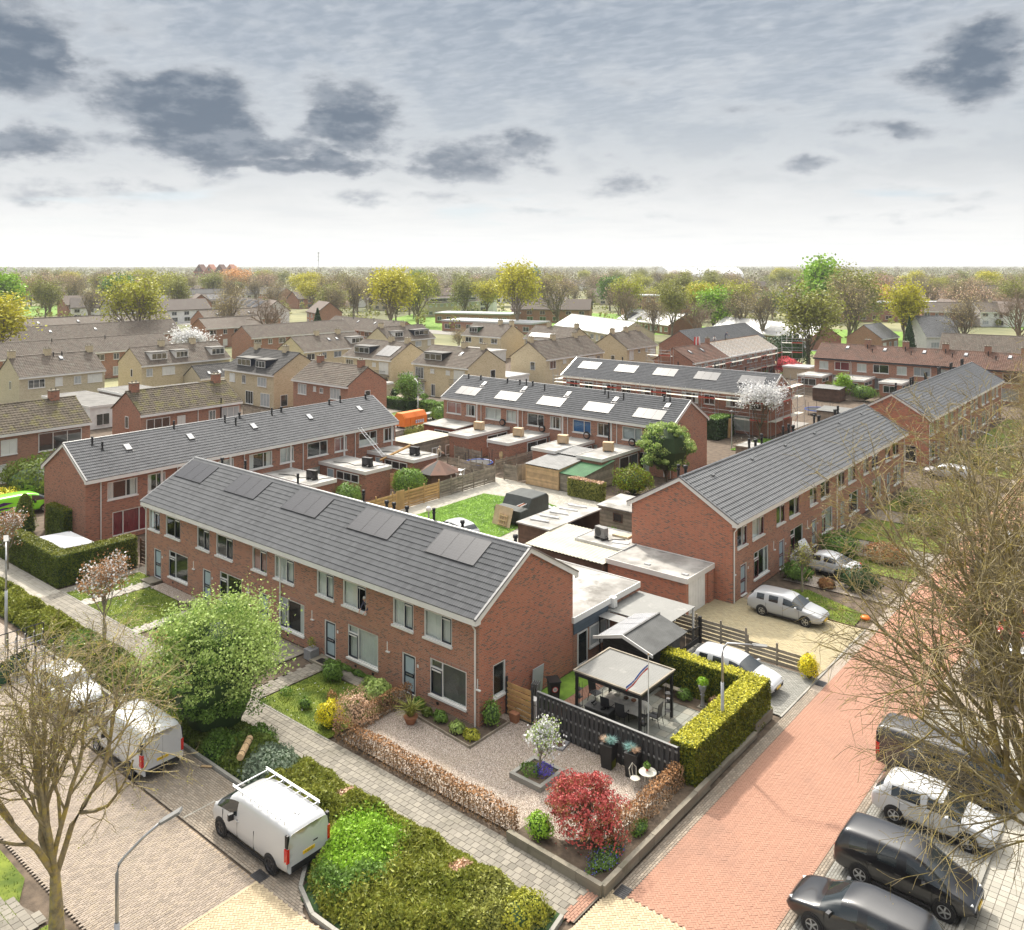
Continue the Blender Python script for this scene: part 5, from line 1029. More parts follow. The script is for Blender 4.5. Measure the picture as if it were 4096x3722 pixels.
# pergola
rt=empty('pergola',(-22.35,35.55,0),0,'black pergola with ribbed translucent roof over the dining table','pergola');w,d,h=1.85,1.55,2.2
corrugated(-w,w,-d,d,h+.07,'x',.13,.016).build('roof_sheet','sheet_clear',rt)
for a in((-w-.06,w+.06,-d-.06,-d+.02),(-w-.06,w+.06,d-.02,d+.06),(-w-.06,-w+.02,-d+.02,d-.02),(w-.02,w+.06,-d+.02,d-.02)):mb().box(*a,h+.06,h+.13).build('edge_trim','wood_grey',rt)
for a in((-w,w,-d,-d+.1),(-w,w,d-.1,d),(-w,-w+.1,-d+.1,d-.1),(w-.1,w,-d+.1,d-.1)):mb().box(*a,h-.14,h+.035).build('beam','black_paint',rt)
for k in range(4):x=-w+.7+k*.75;mb().box(x,x+.05,-d+.1,d-.1,h-.05,h+.03).build('rafter','black_paint',rt)
for x in(-w+.08,w-.08):
 for y in(-d+.08,d-.08):mb().box(x-.06,x+.06,y-.06,y+.06,.02,h-.14).build('post','black_paint',rt)
 # corrugated white roof behind the clipped hedge
rt=empty('lean_to',(-64.9,27.1,0),0,'white corrugated lean-to roof behind the tall clipped hedge','shed');corrugated(-2.0,2.0,-1.4,1.4,2.05,'y',.2,.03,-.05).build('roof_sheet','sheet_white',rt)
for x in(-1.9,1.9):
 for y in(-1.3,1.3):mb().box(x-.05,x+.05,y-.05,y+.05,0,1.95).build('post','wood_brown',rt)
 # retaining wall at the garden corner: concrete sleepers as parts
def sleepers(label,pts,h=.42,w=.2,L0=1.15,name='garden_wall'):
 rt=empty(name,(*pts[0],0),0,label,'wall')
 for(x0,y0),(x1,y1)in zip(pts,pts[1:]):
  L=math.hypot(x1-x0,y1-y0);n=max(1,round(L/L0));an=math.atan2(y1-y0,x1-x0)
  for i in range(n):
   f=(i+.5)/n;cx,cy=x0+(x1-x0)*f-pts[0][0],y0+(y1-y0)*f-pts[0][1]
   mb().cbox((0,0,h*.3),(L/n-.012,w*.92,h*.58)).build('sleeper','concrete',rt,(cx,cy,0),an);mb().cbox((0,0,h*.78),(L/n-.012,w,h*.36)).build('coping','concrete',rt,(cx,cy,R.gauss(0,.006)),an)
sleepers('low concrete sleeper wall around the corner bed along street and sidewalk',[(-21.0,25.12),(-16.6,24.98),(-16.6,33.0)])
sleepers('low concrete edging below the clipped hedge along the red street',[(-16.72,33.1),(-16.72,38.0)],.25)
sleepers('two stacked timber-like sleepers at the end of the clipped hedge',[(-16.9,38.1),(-16.9,40.1)],.5,.3,2.1)
kerb('gravel edge',[(-20.9,26.1),(-19.2,26.15)],w=.1,h=.12);kerb('gravel edge',[(-17.9,27.6),(-17.75,31.6)],w=.1,h=.12)
for p in([(-31.45,25.6),(-31.45,30.0)],[(-31.4,29.2),(-26.3,28.75),(-26.3,31.6)]):kerb('timber edging',p,w=.05,h=.14,mat='wood_grey',step=2)
sheet('corner_bed',[(-20.8,25.25),(-16.72,25.1),(-16.72,33),(-17.6,33),(-17.8,27.4),(-19.2,26.1),(-20.8,26.05)],.26,'soil');sheet('house_bed',[(-31.3,29.25),(-26.35,28.8),(-26.35,31.6),(-27.05,31.6),(-27.05,30.28),(-31.3,30.28)],.06,'soil')
sheet('left_bed',rect(-44,-38.7,25.1,28),.01,'soil')
# ================================================================== houses further back
def bh(label,x,y,rz,L,D=8,ze=5.2,zr=7.7,wall='brick_yellow',roof='tile_brown',tile=True,wins=None,chim=(),chm='brick_yellow',dorm=(),pv=(),sky=(),fascia='white_paint',prof=ROLL,g0=(),g1=(),group=None,name='house',vents=(),rows=2,cat='house',tw=.33,tl=.38):
 rz=rad(rz)if abs(rz)>1.7 or rz==0 else rz
 H=house(name,label,(x,y),rz,L,D,ze,zr,wall,roof=roof,prof=prof,tiles=tile,tw=tw,tl=tl,amp=.045,verge=roof,group=group,interior=False,fascia=fascia,bargeboard=False,cat=cat,eo=.3)
 if wins is None:
  wins=[];n=max(1,int(L/3.1))
  for i in range(n):
   xc=(i+.5)*L/n;w=(1.9,1.1)[i%2]
   if rows>1:wins.append((xc-w/2,xc+w/2,ze-1.65,ze-.45))
   wins.append((xc-w/2-.1,xc+w/2+.1,.5 if i%2 else .8,2.2))
 for i,w in enumerate(wins):win2(H.rt,*w[:4],split=(.55,)if w[1]-w[0]<2 else(.33,.66),pane=w[4]if len(w)>4 else('car_glass','curtain_grey','car_glass','curtain')[(i*7+int(L))%4],sill=True)
 for w in g0:win2(H.rt,*w[:4],fx=((0,D,0),-math.pi/2),split=())
 for w in g1:win2(H.rt,*w[:4],fx=((L,0,0),math.pi/2),split=())
 for c in chim:chimney(H.rt,c,H.yr,zr-.5,zr+.85,.95,.7,chm)
 for d_ in dorm:dormer(H.rt,d_[0],d_[1],H.y0,H.z0,H.th,wall=d_[2]if len(d_)>2 else 'white_paint',h=1.3,r0=d_[3]if len(d_)>3 else 1.2)
 for p in pv:solar(H.rt,p[0],p[1],p[2],p[3],H.y0,H.z0,H.th,n=max(2,int((p[1]-p[0])/1.1)))
 for s in sky:skylight(H.rt,s[0],s[1],H.y0,H.z0,H.th)
 for v_ in vents:vent_pipe(H.rt,v_,H.yr-.5,zr-.25,.6)
 return H
W=lambda*a:a
h=bh('orange brick house with mossy roof and green shutter dormer at left edge',-93,19.5,90,22.2,7.4,5.2,7.6,'brick_orange','tile_moss',chim=(20,),chm='brick_brown',wins=[(9.5,11,3.1,4.6),(13.5,15,3.1,4.6,'curtain'),(17,21.3,2.9,4.75),(10,14,.4,2.2),(17,21,.4,2.2)],dorm=[(5.5,12.3,'plastic_green',.9)])
mb().box(16.8,21.6,-1.0,-.02,2.45,2.6).build('balcony','concrete',h.rt);mb().tube([(12.9,-.06,5),(12.9,-.06,.1)],.05,6).build('downpipe','white_paint',h.rt)
h=bh('orange brick house with mossy tiled roof and two end chimneys behind the west terrace',-93,47.3,90,12.6,6.8,5.2,7.5,'brick_orange','tile_moss',chim=(.9,11.3),chm='brick_brown',wins=[(.6,3.4,2.7,4.6),(4.3,5.3,3.3,4.5),(8.3,9.2,3.4,4.6),(10,12.4,2.6,4.7)],g0=[(3.2,4.0,3.3,4.7)])
mb().box(.6,3.4,-.1,-.035,1.9,2.68).build('panel','navy',h.rt);mb().tube([(9.9,-.1,6.0),(9.9,-.1,2)],.08,8).build('stove_pipe','black_plastic',h.rt);mb().tube([(6.9,-.06,5),(6.9,-.06,.1)],.05,6).build('downpipe','white_paint',h.rt)
bh('yellow brick semi with three chimneys left of centre',-138.5,51.7,90,12.7,8.2,5.1,7.9,'brick_cream','tile_brown',chim=(.4,5.6,12.1),sky=((7.2,3.6),),vents=(6.3,7.6),wins=[(1.2,3.6,3.3,4.6),(5.1,6.2,3.3,4.6),(7.9,9,3.3,4.5,'curtain_grey'),(10,12.3,3.3,4.6,'curtain')],g0=[(4.5,5.2,3.0,4.3)])
h=bh('yellow brick semi with two white dormers and black mansard extension',-139,70.8,90,16.5,8.2,5.1,7.9,'brick_yellow','tile_brown',chim=(5.6,11.5),dorm=[(2.0,4.9),(6.4,8.8),(13.2,15.9)],wins=[(.8,1.9,3.2,4.5,'curtain_grey'),(3.6,5.9,3.2,4.6)],g0=[(4.5,5.2,3,4.3)])
h=bh('black mansard extension with three skylights on the yellow semi',-133.5,78.3,90,8,5.4,2.6,4.6,'brick_cream','tile_dark',sky=((2,.9),(4,.9),(6,.9)),wins=[(2,5.5,.3,2.1)])
bh('cream brick house with two dark dormers and open windows, end gable towards the street',-124.5,77.3,0,13.4,9.5,5.2,8.2,'brick_yellow','tile_dark',chim=(2,9.8),dorm=[(2.5,6.4,'navy'),(7.6,10.3,'navy')],g1=[(4.2,5.5,2.5,4.4),(1.2,2.5,.2,2.0)],wins=[(1.5,3,3.3,4.6,'curtain'),(5,6,3.3,4.6),(9.2,11.6,3.2,4.6,'curtain_grey'),(6,8,.2,2.2),(10,12.4,.2,2.2)])
bh('orange brick house with brown roof and mossy chimneys in front of the yellow semis',-105.1,76.5,0,12.4,7.1,5.2,7.6,'brick_orange','tile_brown',chim=(1.8,11.0),chm='brick_brown',wins=[(1.2,3.2,3.2,4.7,'curtain_grey'),(4.8,5.4,3.9,4.6),(6.3,7,3.8,4.5),(8.6,10.8,3.2,4.7)],g1=[(3.0,4.0,2.7,4.3)],vents=())
for k,(x,lab,nav)in enumerate(((-124.4,'cream brick semi with blue dormer, solar panels and balconies','navy'),(-106.2,'cream brick semi with slatted dark dormer right of the solar one','black_paint'))):
 h=bh(lab,x,101.8,0,12.7,9.4,5.3,8.0,'brick_yellow','tile_brown',chim=(7.6,11.9),dorm=[(2.0,6.2,nav)],pv=[(8.0,11.8,1.0,4.2)]if k==0 else(),sky=[(8.6,3.4)]if k else(),wins=[(.6,2.6,2.8,4.7),(4.2,5.1,3.9,4.6,'curtain'),(7.8,8.7,3.9,4.6,'curtain'),(9.6,12,2.8,4.8,'curtain'),(9.6,12,.2,2.2),(.6,2.8,.2,2.2,'curtain_grey'),(4.4,5.3,.1,2.1,'navy')],g1=[(5.5,6.7,2.8,4.5)])
 for x0 in(.4,9.4):mb().box(x0,x0+2.8,-1.0,-.04,2.35,2.5).build('balcony','concrete',h.rt);b=mb();b.tube([(x0,-.98,3.4),(x0+2.8,-.98,3.4)],.03,5);[b.tube([(x0+.14*i,-.98,2.5),(x0+.14*i,-.98,3.4)],.012,4)for i in range(21)];b.build('railing','dark_metal',h.rt)
bh('yellow brick semi with two block chimneys and small skylights in mid background',-137,102.2,90,16.4,8.4,5.1,7.8,'brick_yellow','tile_brown',chim=(6.2,11.6),dorm=[(12.3,15.6)],sky=((8,3),(10,3)))
bh('cream semi with black dormer and skylit extension in mid background',-140,127.2,90,13.8,8,5.2,8.1,'brick_cream','tile_brown',chim=(1.0,7.5),dorm=[(2.0,4.6),(8,12.6,'navy')])
bh('cream brick house with green dormer behind the white terrace roofs',-141.5,152,0,12.3,8.6,5.1,7.8,'brick_yellow','tile_brown',chim=(8.5,12),dorm=[(1.6,4.4,'plastic_green')])
bh('long cream brick house with three chimneys left of the scaffolded terrace',-92.6,121.4,90,18.2,8.2,5.1,8.0,'brick_yellow','tile_brown',chim=(.7,7.4,14.5),g0=[(4.6,5.7,3.0,4.5)],wins=[(1.0,2.8,3.3,4.7),(5,6,4,4.7,'curtain'),(10.5,12.5,3.4,4.6),(13.2,15.5,3.4,4.6,'curtain'),(16,17,3.8,4.5)])
bh('cream brick house with two chimneys behind the re-roofed terrace',-92,147.4,90,11.5,8.4,5.1,8.0,'brick_yellow','tile_brown',chim=(1,6.2,10.8),g0=[(4.6,5.5,2.4,3.6)],wins=[(.8,2.4,2.8,4.7),(4.2,5,4,4.7),(7,8,4,4.7),(9,11,2.8,4.8,'curtain')])
bh('cream house with low white solar strip on its roof in mid background',-124.1,154.3,0,12.6,8.6,5.1,7.7,'brick_yellow','tile_brown',chim=(4,11.8),pv=[(1,7.6,.7,2.3)])
bh('red brick row with long brown roof behind the left yellow semi',-166.2,55,90,36,8,5.2,7.8,'brick_red','tile_brown',vents=(3,14,24));bh('row of dark brown roofs near the big yellow tree at left',-200,70,90,42,9,5.2,8.2,'brick_red','tile_brown',sky=((12,3),(22,3)),rows=1)
bh('second row of dark brown roofs behind the big yellow tree',-232,80,90,48,9,5.2,8.2,'brick_red','tile_brown',tile=False,sky=((12,3),(22,3),(33,3)))
bh('red brick row with brown roof at centre left behind the bare tree',-171,113,90,30,8,5.2,7.8,'brick_red','tile_brown');bh('red brick row with white window bands behind the cream semis',-190,148,-8,34,8,5.2,7.8,'brick_red','tile_brown',sky=((6,3),(14,3),(22,3)),vents=(10,20,29))
bh('brown tiled row with red gable at left behind the white blossom tree',-232,138,90,26,9,5.2,8.4,'brick_orange','tile_brown',tile=False,sky=((5,3),(10,3),(16,3)));bh('brown roofed row under the bare trees at left centre',-205,122,90,18,8,5.2,7.8,'brick_orange','tile_brown',tile=False)
h=bh('pale three-storey apartment row with a continuous dormer band',-258,256,90,33,9,5.6,8.4,'brick_cream','tile_brown',tile=False,dorm=[(2,31)],cat='apartments')
bh('long low building with pale ribbed roof behind the cream houses',-163,218,-30,42,12,2.9,6.3,'brick_cream','tile_pale',tile=False,prof=FLAT,rows=1);bh('second low building with pale roof and solar strips behind the first',-165,258,-31,36,12,2.9,6.3,'brick_brown','tile_pale',tile=False,rows=1,pv=[(3,8,1,5),(12,18,1,5)])
bh('low grey roofed bungalow row behind the re-roofed terrace',-93,181,90,36,11,2.9,6.4,'brick_brown','tile_flat',rows=1,prof=FLAT);bh('low pale roofed bungalow row at right of the park',-118,236,-25,40,11,2.9,6.2,'brick_brown','tile_pale',tile=False,rows=1)
bh('white plastered house with steep blue grey roof among the right trees',-58,236,40,9,12,3.6,8.6,'white_plaster','tile_grey',prof=FLAT,rows=1);bh('grey tiled house next to the white plastered one',-66,226,85,11,9,3.2,6.6,'brick_orange','tile_grey',rows=1)
bh('low brown tiled row directly behind the right rear terrace',-48,206,5,34,9,3.2,6.6,'brick_brown','tile_brown',rows=1);bh('tan gabled house beside the low brown row at right',-27,236,30,12,9,3.2,7.2,'brick_orange','tile_brown',rows=1)
bh('brown brick house with wide roof in the right background',-83,332,20,16,10,5.2,8.4,'brick_brown','tile_brown',tile=False);bh('white fronted house with brown roof at far right',-66,341,38,18,10,5.2,8.6,'white_plaster','tile_brown',tile=False,chim=(6,));bh('tall dark brick house with stair window at far right',-95,505,60,22,12,6.5,11,'brick_brown','tile_brown',tile=False)
bh('cream row with bright solar roofs far left of centre',-362,184,90,40,9,5.2,8.4,'brick_yellow','tile_brown',tile=False,pv=[(i*8+1,i*8+6.5,.8,5)for i in range(5)]);bh('second cream row with bright solar roofs further right',-338,207,-19,62,9,5.2,8.4,'brick_yellow','tile_brown',tile=False,pv=[(i*8.8+1,i*8.8+6.5,.8,5)for i in range(7)])
bh('cream house with dormer and solar panel far left among bare trees',-412,183,-9,24,10,5.2,8.8,'brick_yellow','tile_dark',tile=False,dorm=[(3,9,'navy')],pv=[(12,18,1,4)]);bh('dark roofed row beyond the solar roofs at left',-430,236,75,46,10,5.2,8.8,'white_plaster','tile_dark',tile=False)
bh('dark brown row beyond the far solar roofs',-468,300,-12,60,10,5.2,8.8,'brick_orange','tile_dark',tile=False,chim=(10,30,48));bh('brown row with white gables right of the orange tree',-392,306,-18,50,10,5.2,8.8,'white_plaster','tile_brown',tile=False)
# school, flat blocks, brick apartment house with stepped gables, dome hall, mast
def flatblock(name,label,x,y,rz,L,D,H_,n,rows,wall='brick_orange',cat='building'):
 rt=empty(name,(x,y,0),rad(rz),label,cat);mb().box(0,L,0,D,0,H_).build('wall',wall,rt);mb().box(-.3,L+.3,-.3,D+.3,H_+.002,H_+.5).build('roof','sheet_white',rt)
 for r in range(rows):
  for i in range(n):win2(rt,(i+.25)*L/n,(i+.75)*L/n,.9+r*H_/rows,.9+r*H_/rows+1.5,sill=True)
 return rt
flatblock('school','flat-roofed brick school behind the park trees',-188,300,40,34,14,9,9,3);flatblock('flat_block','long flat white-rimmed block behind the lime green tree',-120,330,40,60,14,7,12,2,'brick_brown');flatblock('flat_block','low dark red flat-roofed shops beyond the cream houses',-200,205,10,34,12,3.2,8,1,'brick_red');flatblock('flat_block','second low red flat-roofed block behind the shops',-230,232,20,30,12,3.4,8,1,'brick_red')
rt=empty('apartment_house',(-868,500,0),rad(39.6),'red brick apartment house with row of pointed gables on the horizon','apartments')
mb().box(0,46,0,16,0,14.5).build('wall','brick_gable',rt)
for i in range(4):
 x0=1+i*11.2;mb().add([(x0,-.2,14.5),(x0+10.6,-.2,14.5),(x0+5.3,-.2,22.5),(x0,16,14.5),(x0+10.6,16,14.5),(x0+5.3,16,22.5)],[(0,1,2),(0,2,5,3),(1,4,5,2)],0).build('gable',['tile_rust','brick_gable'][i%2],rt)
 win2(rt,x0+4.4,x0+6.2,15.5,18.5,((0,-.25,0),0))
 for r in range(3):
  for k in range(3):win2(rt,x0+1+k*3.2,x0+3+k*3.2,2+r*4,4.4+r*4)
rt=empty('dome_hall',(-560,1080,0),0,'white curved sports hall roof on the horizon','hall');b=mb();n=12
b.xprism([(60*math.cos(math.pi*i/n),17*math.sin(math.pi*i/n)+2)for i in range(n+1)],-50,50);b.build('roof','sheet_white',rt,rz=rad(39))
rt=empty('radio_mast',(-1530,1180,0),0,'thin lattice radio mast on the horizon','mast')
for t in(0,2.09,4.19):mb().tube([(1.6*math.cos(t),1.6*math.sin(t),0),(.5*math.cos(t),.5*math.sin(t),48)],.35,4).build('leg','galva',rt)
for z in(30,38,46):mb().lathe([(1.8,z),(1.8,z+4)],(0,0),6).build('antenna','sheet_white',rt)
# scaffolding
def scaffold(name,label,x0,y0,L,rz,levels=(2.1,4.3),depth=.9,bay=2.4,top=5.4,brace=True):
 rt=empty(name,(x0,y0,0),rz,label,'scaffold','scaffolds round the terraces');n=round(L/bay);bl=L/n
 pm=mb().tube([(0,0,0),(0,0,top)],.03,5).mesh('standard','galva')
 for i in range(n+1):
  for y in(0,depth):place('standard',pm,rt,(i*bl,y,0))
 lm=mb().tube([(0,0,0),(L,0,0)],.028,5).mesh('ledger','galva')
 for z in levels:
  place('ledger',lm,rt,(0,0,z+.5));place('ledger',lm,rt,(0,0,z+1.0));place('ledger',lm,rt,(0,depth,z-.05))
  bm=mb().box(.03,bl-.03,0,depth*.46,0,.05).mesh('deck_board','cream_board');tb=mb().box(0,bl,-.02,.01,0,.16).mesh('toe_board','scaf_red')
  for i in range(n):
   place('deck_board',bm,rt,(i*bl,.03,z));place('deck_board',bm,rt,(i*bl,depth*.5,z+.001))
   if i%3==1:place('toe_board',tb,rt,(i*bl,-.02,z+.05))
 if brace:
  for i in range(0,n,2):
   for k,z in enumerate((0,)+tuple(levels[:-1])):mb().tube([(i*bl,-.04,z+.1),((i+1)*bl,-.04,levels[k]+(.0))]if(i//2+k)%2 else[((i+1)*bl,-.04,z+.1),(i*bl,-.04,levels[k])],.022,4).build('brace','scaf_red' if i%4 else 'galva',rt)
 return rt
scaffold('scaffold','scaffold along the front of the terrace behind the blossom tree',-77.5,103.4,33.6,0,(2.1,4.35),.95,2.4,5.5)
scaffold('scaffold','scaffold wrapped round the right gable of the scaffolded terrace',-43.2,104.2,9.6,rad(90),(2.1,4.35,5.9),.95,2.4,7.4)
scaffold('scaffold','scaffold along the terrace that is being re-roofed',-68.0,131.4,36,rad(90),(2.1,4.3),.95,2.6,5.6)
scaffold('scaffold','scaffold tower at the left gable of the re-roofed terrace',-77.6,130.6,4.8,0,(2.1,4.3,6.2),.95,2.4,7.6)
scaffold('scaffold','scaffold tower at the left end of the scaffolded terrace',-78.6,106,7,rad(90),(2.1,4.35),.95,2.4,6.4)
scaffold('scaffold','scaffold ladder bay at the right end of the re-roofed terrace',-68.4,168,4,rad(20),(2.1,4.3,6.2),.95,2,8)
# small annexes of the right rear terrace
for i,(x0,x1,y0)in enumerate(((-57.6,-53.6,148.8),(-50.9,-46.2,148),(-43.6,-40.2,148))):
 rt,w,d=flatbox('kitchen_annex','flat-roofed brick kitchen box %s of the right rear terrace'%['at the left end','in the middle','right of the middle'][i],x0,x1,y0,154.2,2.6,'brick_brown','bitumen',group='kitchen boxes of the right rear terrace');add_win(rt,'e',w,d,-d+.6,d-1.6,1.5,2.2);add_win(rt,'s',w,d,-w+.6,w-.8,.9,2.1)
shed('garden_shed','small grey corrugated shed in front of the right rear terrace',-51.2,-47,138.6,141.6,2,2.2,'wood_brown','sheet_grey',roofpitch=.3);flatbox('garden_house','pale flat-roofed garden house beside the red maple at right rear',-65.5,-60.5,161.5,166,2.4,'brick_cream','sheet_white',cat='shed')
shed('garden_shed','pale roofed lean-to behind the two right terraces',-43,-37.5,118,121,1.9,2.1,'wood_grey','sheet_clear');flatbox('bike_shed','low felt-roofed store beside the side lawn of the middle terrace',-42.2,-38.2,90.5,93.4,1.6,'wood_grey','bitumen',fascia='wood_grey',cat='shed',fh=.12)
# annexes of the yellow houses
for a in(('extension','white flat-roofed extension with solar strips at left',-131,-116,52,58,3.1,'white_plaster','bitumen_dark'),('extension','dark brick extension with white doors beside the yellow semi',-131,-122,60,66,3.2,'brick_dark','bitumen_dark'),('extension','low felt-roofed sheds between the yellow houses',-131,-121,67.5,76,2.5,'brick_cream','bitumen_dark'),('extension','cream annex with flat roof at the mansard house',-130,-126,79.5,88,2.6,'brick_cream','bitumen'),('extension','flat roofed garages behind the orange brick house',-122,-106,90,97,2.5,'brick_cream','bitumen'),('extension','flat felt garage roof beyond the ridge of the west terrace',-86,-79.5,58,69,2.4,'brick_brown','bitumen'),('extension','concrete garage roof next to the mossy orange house',-92,-84,41.8,47,2.5,'brick_orange','bitumen'),('garage','black-doored garage between the two cream semis',-111.6,-106.5,104,110,2.8,'brick_cream','bitumen'),('extension','white carport roof left of the long cream house',-104,-95,113.5,119.5,2.6,'white_plaster','sheet_white'),('extension','white roofed extensions behind the cream semi with solar panels',-134,-122,116,124,2.6,'white_plaster','sheet_white'),('extension','glass and solar roofed annexes in front of the green dormer house',-140,-126,142,150,2.6,'white_plaster','bitumen')):
 rt,w,d=flatbox(a[0],a[1],*a[2:7],wall=a[7],roof=a[8],cat='extension');add_win(rt,'e',w,d,-d+.8,-d+2.6,.4,2.0);add_win(rt,'s',w,d,w-3.4,w-1.2,.4,2.0,pane='curtain_grey')
 if 'black-doored' in a[1]:mb().box(-w+.5,w-.5,-d-.06,-d-.002,.05,2.2).build('garage_door','black_paint',rt)
rt=empty('garden_pavilion',(-113,62.5,0),0,'white walled garden pavilion with dark hipped roof at left','pavilion');mb().box(-2.6,2.6,-2.2,2.2,0,2.0).build('wall','white_plaster',rt);mb().add([(-3.1,-2.7,2.0),(3.1,-2.7,2.0),(3.1,2.7,2.0),(-3.1,2.7,2.0),(-.6,0,3.5),(.6,0,3.5)],[(0,1,5,4),(1,2,5),(2,3,4,5),(3,0,4),(3,2,1,0)]).build('roof','tile_dark',rt)
# streets and yards seen between the houses
for i,(nm,pl_,mt)in enumerate((('back_street',rect(-91.5,-81,70,130),'asphalt_far'),('back_street',rect(-240,-150,195,206),'asphalt_far'),('back_yard',rect(-135,-95,84,100),'slab'),('back_yard',rect(-135,-95,112,120),'asphalt_far'),('front_yard',rect(-112,-82,96,101),'paver_bay'),('far_street',[(-330,150),(-240,190),(-242,200),(-332,160)],'asphalt_far'),('far_street',[(-100,196),(-40,260),(-45,266),(-105,202)],'asphalt_far'),('courtyard_back',rect(-59,-44,112,118),'asphalt_far'))):sheet(nm,pl_,-.02+.004*i,mt)
for i,(nm,pl_,mt)in enumerate((('park_lawn',[(-240,205),(-160,205),(-120,260),(-200,330),(-300,300)],'turf_green'),('park_lawn',[(-85,200),(-60,232),(-75,300),(-140,290),(-120,235)],'turf_green'),('park_lawn',[(-480,150),(-390,150),(-380,240),(-500,240)],'turf_green'),('park_lawn',[(-60,345),(-20,300),(0,420),(-60,460)],'turf_green'),('verge_green',rect(-100,-85,84,96),'turf'),('verge_green',rect(-139,-130,88,101),'turf_green'))):sheet(nm,pl_,-.075+.004*i,mt)
# ================================================================== vehicles
def ptext(parent,s,size,M,mat='black_paint',name='lettering'):
 me=TXT[s].copy();me.materials.clear();me.materials.append(MATS[mat]);o=place(name,me,parent);o.matrix_local=M;return o
WHEELS={}
def wheel_meshes(r,rim):
 key=(r,rim)
 if key not in WHEELS:
  b=mb();b.lathe([(r*.62,-.1),(r*.95,-.1),(r,-.06),(r,.06),(r*.95,.1),(r*.66,.1),(r*.64,.06),(r*.62,.06)],(0,0),20);ty=b.mesh('tyre','tyre',smooth=False)
  d=mb();d.lathe([(r*.63,.02),(r*.67,.095),(r*.60,.1),(r*.56,.05)],(0,0),20)
  for k in range(5):
   t=2*math.pi*k/5;d.cbox((math.cos(t)*r*.31,math.sin(t)*r*.31,.075),(r*.6,r*.16,.03),t)
  d.lathe([(r*.14,.05),(r*.14,.1)],(0,0),10);rm=d.mesh('rim',rim);k_=mb();k_.lathe([(r*.6,.0),(r*.6,.03)],(0,0),16);WHEELS[key]=(ty,rm,k_.mesh('brake','car_trim'))
 return WHEELS[key]
def vehicle(kind,name,label,x,y,rz,paint,cat='car',rim='rim',plate='',group=None,parts=True,tail='lamp_red',seams=True,hood=None):
 bd=BODY[kind];rt=empty(name,(x,y,0),rz,label,cat,group);L,Wd=bd['L'],bd['W']
 def shell(m,nm,mat):
  me=bd['meshes'][m].copy();me.materials.clear();me.materials.append(MATS[mat]);me.name=nm;return place(nm,me,rt)
 for m in bd['meshes']:
  if m==0:body=shell(0,'body',paint)
  else:shell(m,'windscreen' if m==2 else 'rear_window' if m==3 else 'side_window','car_glass')
 ty,rm,bk=wheel_meshes(bd['r'],rim)
 for ax in bd['ax']:
  for s in(-1,1):
   a=mb();a.lathe([(bd['r']+.055,0),(bd['r']+.055,.03)],(0,0),18);o=a.build('wheel_arch','car_trim',rt);o.matrix_local=Matrix.Translation((ax,s*(Wd/2-.022),bd['r']+.01))@Matrix.Rotation(-s*rad(90),4,'X')
   wh=place('wheel',ty,rt);wh.matrix_local=Matrix.Translation((ax,s*(Wd/2-.065),bd['r']))@Matrix.Rotation(-s*rad(90),4,'X');place('rim',rm,wh);place('brake_disc',bk,wh)
 tall=kind in('van','bus','tallvan');f,r=L/2,-L/2;zl=.66 if not tall else .78
 for s in(-1,1):
  b=mb();b.cbox((f-.30,s*(Wd/2-.34),zl-.0),(.34,.32,.14),-s*.6,rx=0);b.build('headlight','lamp_clear',rt)
  b=mb()
  if tall:b.cbox((r+.05,s*(Wd/2-.07),1.0),(.16,.12,.5),s*.12)
  else:b.cbox((r+.19,s*(Wd/2-.25),.86),(.24,.32,.15),s*.6)
  b.build('tail_light',tail,rt)
  if tall:mb().cbox((r+.05,s*(Wd/2-.085),1.5),(.13,.1,.44),s*.1).build('rear_pillar','car_trim',rt)
  mx=bd['L']/2-(1.75 if tall else 1.52);b=mb();b.cbox((mx,s*(Wd/2+.09),1.12 if tall else 1.0),(.12,.2,.24 if tall else .14),-s*.2);b.build('mirror',paint if not tall else 'car_trim',rt)
  if parts:
   for hx in((-.05,.0)if not tall else(.55,0))[:1]+((-1.0,)if kind in('wagon','mpv','hatch')else()):mb().box(hx-.12,hx+.08,s*(Wd/2-.004)-.016,s*(Wd/2-.004)+.016,.86 if not tall else 1.0,.9 if not tall else 1.04).build('door_handle',paint,rt)
   for sx in(((-1.08,.0,1.02)if kind in('wagon','mpv','hatch')else(-.3,1.1))if not tall else(-.55,.52,1.5)):mb().box(sx-.006,sx+.006,s*(Wd/2)-.012,s*(Wd/2)+.006,.34,.92 if not tall else 1.1).build('door_seam','car_trim',rt)
   mb().box(bd['ax'][0]+.42,bd['ax'][1]-.42,s*(Wd/2-.03)-.02,s*(Wd/2-.03)+.02,.2,.3).build('sill','car_trim',rt)
 b=mb();b.cbox((f-.06,0,.42),(.14,Wd*.62,.16));b.build('grille','car_trim',rt);b=mb();b.cbox((r+.03,0,.42 if not tall else .46),(.14,Wd*.78,.14 if not tall else .22));b.build('bumper','car_trim',rt)
 for sx,rzz in((f+.015,0),(r-.03,math.pi)):
  z=.45 if sx>0 else(.62 if not tall else .82);p=mb();p.cbox((sx,0,z),(.02,.52,.115));po=p.build('number_plate','plate',rt)
  if plate and sx<0:ptext(po,plate,.1,Matrix.Translation((sx-.012,0,z))@Matrix.Rotation(rzz+rad(90),4,'Z')@Matrix.Rotation(rad(90),4,'X'))
 return rt
v=vehicle('van','delivery_van','white van with roof rack parked beside the shrub bed',-28.05,19.22,math.pi,'car_white','van','rim_dark','V-422-JD')
rk=empty('roof_rack',(0,0,0));rk.parent=v;rk.location=(0,0,1.88)
rk2=[]
